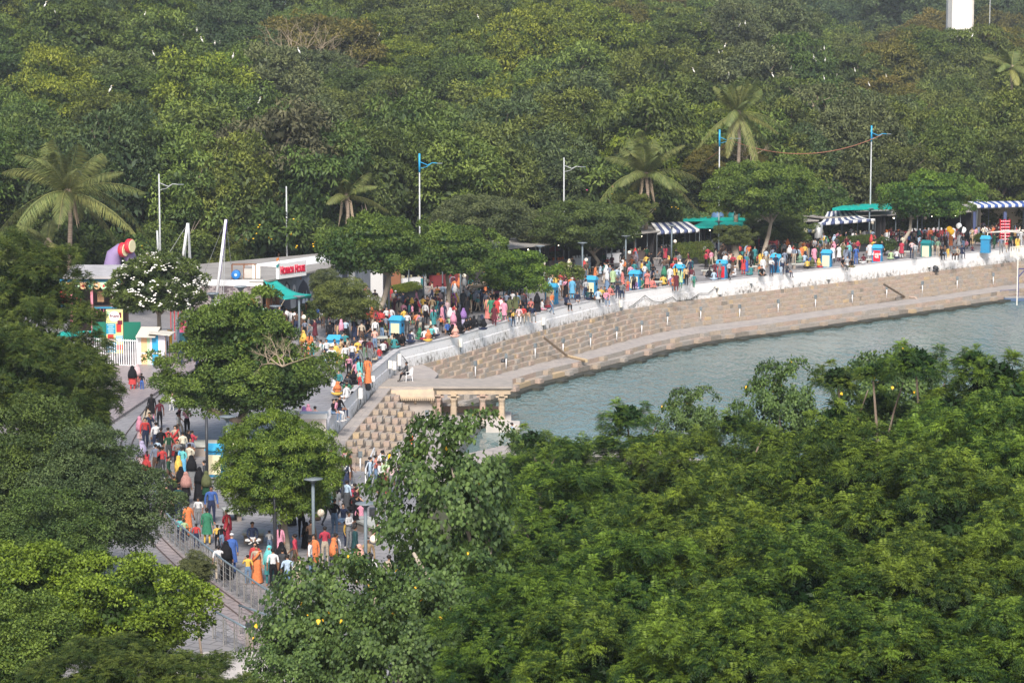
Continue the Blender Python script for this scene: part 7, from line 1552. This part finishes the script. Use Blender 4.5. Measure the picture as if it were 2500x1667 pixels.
CROWD = """
A 730 810 9.224
95 -30 h yellow red 0|240 20 K orange orange 180|150 190 c white black 180|485 180 p white grey 270|300 215 c aqua teal 180|545 230 c teal black 0|620 165 m white navy 0|795 160 K white black 20|815 235 K yellow yellow 0|945 150 K tan yellow 270
1045 5 m teal black 180|1095 130 p beige grey 270|1245 100 m dgrey grey 0|1320 160 m yellow navy 180|1390 110 m pinkwhite grey 0|1490 130 m black sage 180|1590 150 m maroon grey 180|1040 275 w white black 0 1 w|1120 530 c pink black 0 .8
750 325 f white white 0|570 400 c sage white 0 .8|595 460 c lblue grey 180 .8|140 425 K coral black 90|290 450 m black navy 180|1195 235 m white navy 0|1300 310 c yellow blue 0 .8|1390 315 m grey grey 270|1330 420 c blue black 90 .8
1745 350 g grey beige 270|1820 325 g red jeans 240|1900 195 g white black 210|1955 160 g maroon black 200|1290 655 c pink pink 0 .8|1370 600 K aqua aqua 200|1545 570 s orange orange 180|1212 790 g olive black 180|1225 885 G black black 180
1120 900 g black black 180|1085 960 g dgrey olive 180|895 860 g teal black 0|1070 1090 g green black 180|785 1080 G white white 160|865 1125 G orange yellow 180|1090 1170 g white white 220|1370 870 c cream red 0 .6|700 330 c white yellow 0 .9
B 800 680 9.224
735 230 K purple pinkwhite 0 .85|840 145 w coral sage 90|885 150 m grey black 0|945 300 p white black 0|1065 250 m black black 180|1085 335 m cream jeans 180|890 705 m red black 180|790 805 m navy lgrey 0|700 830 m white black 0|590 820 m lgreen black 180
400 915 m lblue black 180|245 855 m dgrey tan 0|50 955 m black black 180|905 945 g black black 0 1 .4|1210 705 K red black 200|1325 640 m white black 0|1250 950 g olive beige 180 1 .42|1060 1115 m peach jeans 180|1445 180 K red red 270|1530 270 m navy white 180 1 0 C
1615 410 k dgrey dgrey 180 1 0 C|1430 640 s white red 180|1785 495 b black black 180|1900 435 h yellow yellow 180|1975 515 b black black 180|2032 515 h crimson pink 0 .85|2065 640 c pink pink 0|2115 640 c yellow yellow 180|1790 750 m white dgrey 0
1935 745 g brown green 0 1 .42|2015 745 K rose rose 0|2240 380 m peach black 180|2150 795 m dgrey black 270|1425 1230 g beige black 90|1500 1235 G black black 180|1570 1240 G black black 180|1690 1225 G black black 0|1850 1175 g navy navy 180
1908 1145 g white jeans 240|2075 1115 G green green 180|2180 1115 g white crimson 180|2270 1155 G orange yellow 180|1495 1290 g teal teal 180|1370 1285 g olive dgrey 180|1610 1250 G black black 30
C 1030 680 9.224
230 410 m tan cream 180|335 435 K teal teal 180|400 265 k pinkwhite white 180|445 445 K navy crimson 0|485 540 K navy red 200|150 410 K crimson grey 0|635 325 h crimson orange 180|720 330 h magenta magenta 180|770 325 h yellow black 180|735 588 c red white 0
640 655 h white lgreen 180|710 755 h pink pink 180|810 715 b black black 180|935 668 h purple lilac 180|262 675 K teal cream 180|430 845 c orange black 180|590 955 g blue black 230|690 1030 G black black 180|760 1065 G peach peach 200|212 1045 g aqua black 0
312 1035 g white navy 200|1005 900 G black black 0|1170 845 G black black 180|1282 825 G dgrey black 180|1350 818 G navy black 180|1100 872 G black black 0|1395 905 G black navy 200|860 985 G black black 180|1040 195 m lgrey dgrey 180|930 255 K dgrey black 180
1375 190 m navy navy 180|1500 215 m greyblue greyblue 180|1480 415 s tan coral 180|1552 415 K green maroon 0|1625 418 s green crimson 0|1690 435 K red cream 180|1630 590 K maroon maroon 180|1780 415 K white dgrey 180|1845 480 K pink pink 0|1605 700 g lgreen black 190
1795 690 g sage sage 250|1690 775 g pink pink 0 .7|1918 165 m sky black 180|1905 305 m greyblue black 180|1980 415 s olive olive 180|2050 275 m white black 180|2150 305 m jeans blue 0|2190 145 m white black 180|1995 685 e black jeans 20|2060 735 c yellow black 0 .6
2190 615 e pinkwhite white 0|2283 605 e red beige 0|120 390 m brown black 0|1000 430 K black black 180|560 470 K pinkwhite grey 0|2250 300 m dgrey black 180
D 900 560 4.612
1790 845 e black beige 0|1842 850 e navy grey 0|1897 715 b black black 180|1942 785 g white pink 120|1825 775 g coral black 0|2015 762 G rose crimson 180|2063 705 w orange jeans 30|2040 515 m lblue black 180|2070 500 m beige black 0|1720 600 m white black 180
1330 700 m greyblue black 0|1660 720 K olive olive 180|1560 690 m black black 180|955 735 m brown black 0|1700 640 m dgrey black 180|1610 560 m lblue navy 0|1760 640 m white navy 0|1480 740 K crimson black 0|1290 690 m navy navy 180
E 1350 480 4.704
35 902 m yellow black 180|82 872 m red black 180|147 898 m black jeans 270|222 933 k sky sky 180 1 0 C|288 930 m dgrey dgrey 180|378 948 m lgrey navy 180|150 1118 e navy black 30|277 1085 e navy lgrey 20|395 1062 g dteal navy 150|437 1062 g black black 180|600 752 w teal white 270
655 782 m greyblue grey 0|732 808 m lblue grey 180|690 820 K lgreen navy 0|802 840 K coral black 270|742 935 m dgrey navy 0|520 1058 g lblue white 180|553 1038 e yellow black 0|592 1032 g olive olive 0|612 1068 e pink jeans 0|650 1018 G coral coral 30 1 0 L|675 988 g dgreen black 180
785 985 e grey navy 20|860 953 c orange red 0 .6|925 888 c dgrey black 180 .85|940 946 G purple lilac 0 1 0 L|1016 928 e green green 0|1062 922 g navy black 0|1082 848 K coral coral 0|1137 932 G coral coral 30 1 0 L|1160 868 g black black 0|1197 848 g grey black 0 1 .4
905 688 g orange grey 0 1 .45|935 638 m pinkwhite grey 0|1072 662 m yellow navy 180|1130 635 m black black 180|1277 803 h green green 180|1268 893 g yellow yellow 180|1312 788 K brown black 180|1345 798 K white red 0|1382 733 m red black 0|1460 722 k white white 0 1 0 C
1405 795 K yellow yellow 180|1362 900 e purple jeans 20|1385 905 e orange orange 20|1418 872 K maroon maroon 180|1465 828 K lgreen green 180|1492 790 K yellow black 0|1532 808 m tan black 180|1592 806 m maroon lgrey 180|1620 893 c teal green 180|1318 690 m brown grey 0|1800 818 G black black 180 1 0 L
1860 748 m maroon maroon 180|1916 738 m grey grey 180|1850 843 g lblue lblue 180|2025 742 w lgrey black 200|2100 793 g white white 270 1 0 C|1980 650 K white orange 0|2042 628 m rose dgrey 180|2150 648 m yellow black 180|2250 552 m orange lgrey 0|2188 690 K red red 180|2222 660 s teal blue 180|2280 788 g teal teal 200
F 1750 450 5.8075
562 1018 G dgreen dgreen 0|602 1150 c orange teal 200 .55|655 1028 K white white 0|638 1155 g black black 0|775 1038 p white navy 0|835 993 m navy navy 0|930 1008 m lgrey navy 180|912 1150 c lblue lblue 180 .55|990 1113 e dgrey navy 60|822 938 m aqua grey 180|962 936 m greyblue greyblue 180
1100 886 m greyblue beige 180|1032 868 h white black 0|1200 866 K orange red 0|1237 798 K orange orange 0|1198 790 K tan orange 180|1277 748 m cream black 180|1347 776 m brown black 180|1392 780 m lgrey black 0|1385 877 K pink pink 180|1185 983 G sage sage 180 1 .45|1245 973 g lblue jeans 180 1 .45|1342 1005 g blue black 180
1355 1042 G olive olive 180|1285 1058 g yellow black 180|1440 1053 G yellow red 150|1645 868 K white black 180|1735 858 K white maroon 180|1662 815 h pink grey 0|1720 612 m cream black 180|1905 602 m white grey 180|2095 632 m white black 200|1790 838 K olive grey 0|1880 828 m aqua jeans 180
1832 890 K greyblue grey 180|2000 778 m crimson navy 200|1945 815 m maroon black 0|1976 878 m blue blue 180|1560 742 h green black 180|1515 690 K lblue black 0|1580 815 K brown grey 180|1782 1028 e black dgrey 45|1852 1018 e lgrey white 20|1912 1043 g black olive 0|2085 988 g maroon white 200|2172 820 k white white 0|2250 798 m black black 0
1120 800 m dgreen black 180|1440 800 m greyblue black 0|700 900 m black black 0|540 880 K teal black 0
G 2100 450 5.8075
310 798 K black orange 0|440 608 m maroon black 0|502 722 g pink grey 90 1 .5|522 622 m maroon black 180|575 640 m dgrey black 0|612 650 K pinkwhite pink 0|300 953 g white jeans 220|440 933 g lgreen lgreen 180|520 923 g white navy 180|590 798 K crimson white 180|735 798 m pinkwhite navy 180|782 828 m lgrey grey 180|865 768 m maroon grey 180
1020 768 m teal cream 180|1105 773 m sage beige 180|918 608 m greyblue grey 0|1000 618 m orange brown 0|768 650 m beige black 0|830 620 k navy white 0|695 698 m blue black 0|1152 878 e black black 0|1202 863 e brown jeans 0|1250 895 c yellow yellow 0 .6|1330 885 e grey black 0|1378 880 e beige black 0|1442 858 e navy navy 20
1500 775 E pink navy 0 1 0 L|1590 868 e maroon navy 0 .6|1405 690 k white white 200|1460 700 m black jeans 0|1288 700 K orange white 0|1585 615 s beige tan 0|1520 640 b black black 180|1748 520 K lilac navy 200|1700 515 m orange brown 0|1882 468 m aqua maroon 90|2135 508 m olive black 90|1903 688 K dgreen dgreen 90|2130 708 m dgreen black 180
2185 700 m black black 0|2235 735 K yellow black 180|2278 648 m white white 180|2078 800 c red beige 0|2003 740 m greyblue grey 0|640 690 m white grey 0|1070 640 K brown black 180
H 280 880 4.9
210 62 h black red 180|268 38 h pinkwhite coral 180|322 150 c black blue 180|440 398 K black pink 200|677 270 h pink white 0|535 468 m maroon black 180|415 618 m navy navy 0|300 668 h pink pinkwhite 90|362 680 w red navy 0|492 735 m white navy 180|552 800 m black black 180|636 800 w red cream 180
322 962 h lilac pinkwhite 200|722 775 s beige red 0|812 850 m cream dgrey 180|766 960 c beige navy 0 .7|810 1028 s aqua sky 180|790 1268 b black black 180|852 1330 h rose black 180 1 0 R|655 1412 b black black 0|622 1495 b black black 0 .95|760 1480 m dteal navy 180|1012 1272 b black black 180|1085 1195 g dgrey black 270 1 .45|1095 1322 h olive dgreen 180
I 360 1160 5.2275
190 200 h cream pinkwhite 0 .8|515 348 K orange orange 180|405 538 c aqua navy 180 .62|647 283 c white grey 0 .75|812 135 m blue navy 0 1.04 0 F|757 413 K green yellow 180|620 613 c red navy 180 .66|890 628 c yellow black 180 .62|945 638 c black jeans 180 .62|1008 433 s red crimson 270|1075 738 k blue blue 180 1 0 C
1002 838 b black black 180|905 893 c white beige 180 .85|1372 848 K red maroon 0|1392 893 s beige orange 0|1280 1013 c yellow jeans 180 .72|1552 898 h aqua teal 0|1600 930 m white black 180|1722 928 m dgrey black 180|1785 1005 m lblue jeans 180|1556 703 c white jeans 180 .6|1682 625 K pink black 180|1335 590 g navy white 0 1 .5
485 1253 m lilac grey 60 1 -.4 y|1710 850 b black black 180|1935 1030 m cream beige 180|470 565 c lgreen navy 180 .6
J 800 1140 6.032
315 253 g crimson black 0|402 243 g maroon black 180|308 308 g crimson red 20|402 292 g maroon black 90|400 372 g black black 180|425 408 K black black 90|492 505 g pink lgrey 200 1 .42|308 653 p white grey 60|402 862 K dteal navy 90|760 798 g navy lgrey 270|232 530 g navy jeans 0|430 1150 K green green 180|462 1135 h peach cream 180|640 1270 K white yellow 180|590 1035 m tan grey 0|905 1290 m beige grey 180
K 700 960 7.84
255 235 g white red 180|410 215 G pink rose 160|330 260 G purple pink 180|540 250 g rose pink 180|880 108 e black jeans 70|935 100 e pink white 70|995 40 e black navy 70|782 868 g lgrey grey 0|885 1030 G green white 90 1 0 L|1095 1060 K pink pink 90|1130 1085 m white navy 90|1185 1150 K brown grey 90|1218 1252 c lgrey lgrey 90 .8
1830 1088 m white black 180|1705 1178 p coral jeans 90|1850 1188 m white grey 90|1775 1290 p white black 90|1838 1268 m lgreen brown 90|2018 1300 m pinkwhite grey 200|2150 1378 m black black 180|1935 1300 h lgreen crimson 0|1600 1215 m lblue jeans 90
L 380 720 8.71
527 968 w black navy 180 1.04|728 928 m crimson navy 270|1030 700 c lgrey grey 0 .9|905 1120 m navy navy 180
M 620 690 11.2
310 600 m sage grey 180|505 578 m black black 180|762 540 m black black 0|890 690 m white black 180|822 770 m brown black 180|1002 738 m lgrey grey 180|1110 738 m white black 180|1165 790 m brown navy 180|1665 988 K maroon brown 270|1800 545 h blue navy 180|2042 598 K pink jeans 0|700 640 m navy black 0
"""
def build_crowd():
    v = None
    for line in CROWD.strip().split('\n'):
        t = line.split()
        if len(t) == 4 and '|' not in line and len(t[0]) == 1 and t[0].isupper(): v = (float(t[1]), float(t[2]), float(t[3])); continue
        for e in line.split('|'):
            q = e.split(); x, y = v[0] + float(q[0]) / v[2], v[1] + float(q[1]) / v[2]
            ex = [a for a in q[6:] if a.isalpha()]; nu = [float(a) for a in q[6:] if not a.isalpha()]
            person(x, y, q[2], q[3], q[4], float(q[5]), nu[0] if nu else 1., nu[1] if len(nu) > 1 else 0., ''.join(ex))
build_crowd()
def placed(loc, kind, ps, top, bot, face, wear, z=None):
    person(1250, 900, kind, top, bot, face); o = PEOPLE[-1][0]; 
    me, dz, ln = BODY[ps]; o.data = me
    for i, mn in enumerate(('skin_dark', 'cloth_' + top, 'cloth_' + bot, 'shoe', 'cloth_' + top)): o.material_slots[i].link = 'OBJECT'; o.material_slots[i].material = MATS[mn]
    for c in list(o.children):
        if c.name.startswith('hair') or c.name.startswith('cap'): c.data = gm('hair', dz, ln, True)
        if c.name.startswith('eyes'): bpy.data.objects.remove(c)
    o.location = loc; o.rotation_euler = (0, 0, R(face)); o.scale = (1, 1, 1); q = proj(Vector(loc) + Vector((0, 0, 1))); PEOPLE[-1][1:] = [wear, q[0], q[1], Vector(loc)]; PEOPLE[-1].append(1)
placed((-6.93, 175.25, -1.17), 'm', 'chair', 'dgrey', 'black', -70, 'guard in dark grey shirt seated sideways on the white plastic chair')
p_ = P(1250, 1096, -3.4); placed((p_.x, p_.y, -3.45), 'm', 'one', 'lblue', 'navy', 100, 'man in light blue shirt wading at the pavilion corner')
p_ = P(1314, 1190, -3.2); placed((p_.x, p_.y, -3.2), 'm', 'stand', 'lgreen', 'beige', 30, 'man in a mint shirt on the near shore path')
MARKS = [(817, 860, 'nearest blue bin by the wall bend'), (969, 800, 'blue bin with cream panel'), (1347, 715, 'blue bin beside the leafy tree'), (1444, 700, 'blue bin between two grey lamp posts'), (1551, 685, 'blue bin right of a lamp post'), (1659, 668, 'blue bin before the long planter'), (1763, 655, 'blue bin by the thick-trunked tree'),
 (1895, 640, 'blue bin near the slender tree'), (2019, 632, 'blue bin near the tin drum'), (2143, 620, 'blue bin with red lettered panel'), (2262, 608, 'dark teal bin'), (2407, 595, 'blue bin by the white frame'), (528, 1120, 'blue bin under the big left tree'), (905, 740, 'forked leaning tree'), (1095, 740, 'pale bent tree trunk'), (1130, 745, 'leaning stump tree'),
 (1215, 700, 'spreading leafy tree end'), (975, 700, 'dark planter by the cafe'), (700, 760, 'teal sail canopy'), (430, 850, 'pastel booth'), (330, 920, 'white railing'), (640, 1330, 'near concrete bench'), (565, 1270, 'far concrete bench'), (480, 1340, 'steel handrail'), (700, 1300, 'round light green tree'),
 (880, 1180, 'black speaker box'), (900, 1290, 'slab bench by the steps'), (860, 930, 'rope ladder on the wall'), (735, 1030, 'white gate pillar'), (560, 1240, 'dark pole'), (380, 1010, 'toy train rails'), (400, 1180, 'open paving'), (1640, 600, 'striped stall awning'), (2070, 560, 'blue striped awning'), (2450, 560, 'cream snack counter')]
# the farthest visitors, past three hundred, stay real geometry in one crowd
PEOPLE.sort(key=lambda r_: r_[4].y)
far = PEOPLE[300:]; PEOPLE = PEOPLE[:300]; keep = PEOPLE; PEOPLE = []
gf = random.Random(77); dull = ['black', 'black', 'navy', 'white', 'dgrey', 'maroon', 'grey', 'lblue', 'red', 'yellow', 'pink', 'teal', 'white', 'beige', 'orange', 'greyblue', 'dgreen', 'crimson', 'brown', 'cream']
STL = [(980, 728), (1330, 680), (1600, 640), (1850, 617), (2150, 600), (2500, 585)]
for i in range(420):
    if i < 240:
        x = gf.uniform(985, 2490); yt = interp(STL, x); yb = interp(WTpx, x) - 12
        y = yt + (yb - yt) * gf.random() ** 1.25
    elif i < 285: x = gf.uniform(705, 955); y = gf.uniform(790, 1000 - (x - 700) * .42)
    elif i < 310: x = gf.uniform(700, 865); y = gf.uniform(1190, 1440)
    elif i < 330: x = gf.uniform(330, 480); y = gf.uniform(1060, 1230)
    elif i < 385: x = gf.uniform(780, 1300); y = interp(WTpx, x) - gf.uniform(14, 90)
    else: x = gf.uniform(1300, 2450); y = interp(WTpx, x) - gf.uniform(13, 40)
    if y < 1010 and interp(WTpx, x) - y < 8: continue
    sc1 = gf.choice([1, 1, 1, .95, .7]); q = P(x, y, 0); hd = proj((q.x, q.y, 1.7 * sc1))
    person(hd[0], hd[1], gf.choice('mmmmwwpKKbhsf'), gf.choice(dull), gf.choice(['black', 'navy', 'dgrey', 'black', 'brown', 'jeans', 'beige', 'grey']), gf.choice([0, 180, 90, 270, 200, 150]), sc1)
far += PEOPLE; PEOPLE = keep
bpy.context.view_layer.update()
cm = bmesh.new(); cmats = []; 
for rec in far:
    for ob in [rec[0]] + list(rec[0].children):
        ob_m = rec[0].matrix_basis.copy(); base = len(cm.faces); vb = len(cm.verts); tmp = ob.data.copy(); tmp.transform(ob_m)
        nm = [s_.material for s_ in ob.material_slots]; cm.from_mesh(tmp); cm.faces.ensure_lookup_table()
        ids = []
        for m_ in nm:
            if m_ not in cmats: cmats.append(m_)
            ids.append(cmats.index(m_))
        for f in cm.faces[base:]: f.material_index = ids[min(f.material_index, len(ids) - 1)]
        bpy.data.meshes.remove(tmp)
    for c in list(rec[0].children): bpy.data.objects.remove(c)
    bpy.data.objects.remove(rec[0])
cme = bpy.data.meshes.new('crowd'); cm.to_mesh(cme); cm.free()
for m_ in cmats: cme.materials.append(m_)
o = link('crowd', cme); tag(o, 'distant visitors thronging the stalls and the far wall', None, None, 'stuff')
used = {}
for rec in PEOPLE:
    o, wear, hx, hy, p = rec[:5]
    if len(rec) > 5: o['label'] = wear; continue
    m_ = min(MARKS, key=lambda q: (q[0] - hx) ** 2 + ((q[1] - hy - 20) * 1.3) ** 2); dx = hx - m_[0]
    rel = 'right of the' if dx > 14 else ('left of the' if dx < -14 else 'close to the')
    lab = '%s, %s %s' % (wear, rel, m_[2]); w_ = lab.split()
    used.setdefault(lab, []).append(rec); rec.append(lab)
for lab, rs in used.items():
    rs.sort(key=lambda r_: r_[2])
    for i, r_ in enumerate(rs):
        l2 = lab
        if len(rs) > 1:
            wd = (['left', 'right'] if len(rs) == 2 else ['left', 'middle', 'right'] if len(rs) == 3 else ['far left', 'left', 'right', 'far right', 'rightmost'])[min(i, 4)]
            l2 = wd + ' ' + lab
        ws = l2.split()
        if len(ws) > 16: ws = [a for a in ws if a not in ('a', 'of', 'the')][:16]
        r_[0]['label'] = ' '.join(ws)
print('people', len(PEOPLE))
# ------------------------------------------------------------------ haze: one closed box of thin air round camera and scene
HZ = bpy.data.materials.new('haze_air'); HZ.use_nodes = True; nt = HZ.node_tree; nt.nodes.clear()
pv_ = nt.nodes.new('ShaderNodeVolumePrincipled'); pv_.inputs['Density'].default_value = .00024; pv_.inputs['Color'].default_value = (.86, .90, .96, 1); pv_.inputs['Anisotropy'].default_value = .25
ov = nt.nodes.new('ShaderNodeOutputMaterial'); nt.links.new(pv_.outputs[0], ov.inputs['Volume'])
b = MB(); b.box((0, 3150, 25), (6100, 6900, 66)); o = b.build('haze', HZ); tag(o, 'thin afternoon haze over the lake and wood', None, None, 'stuff')
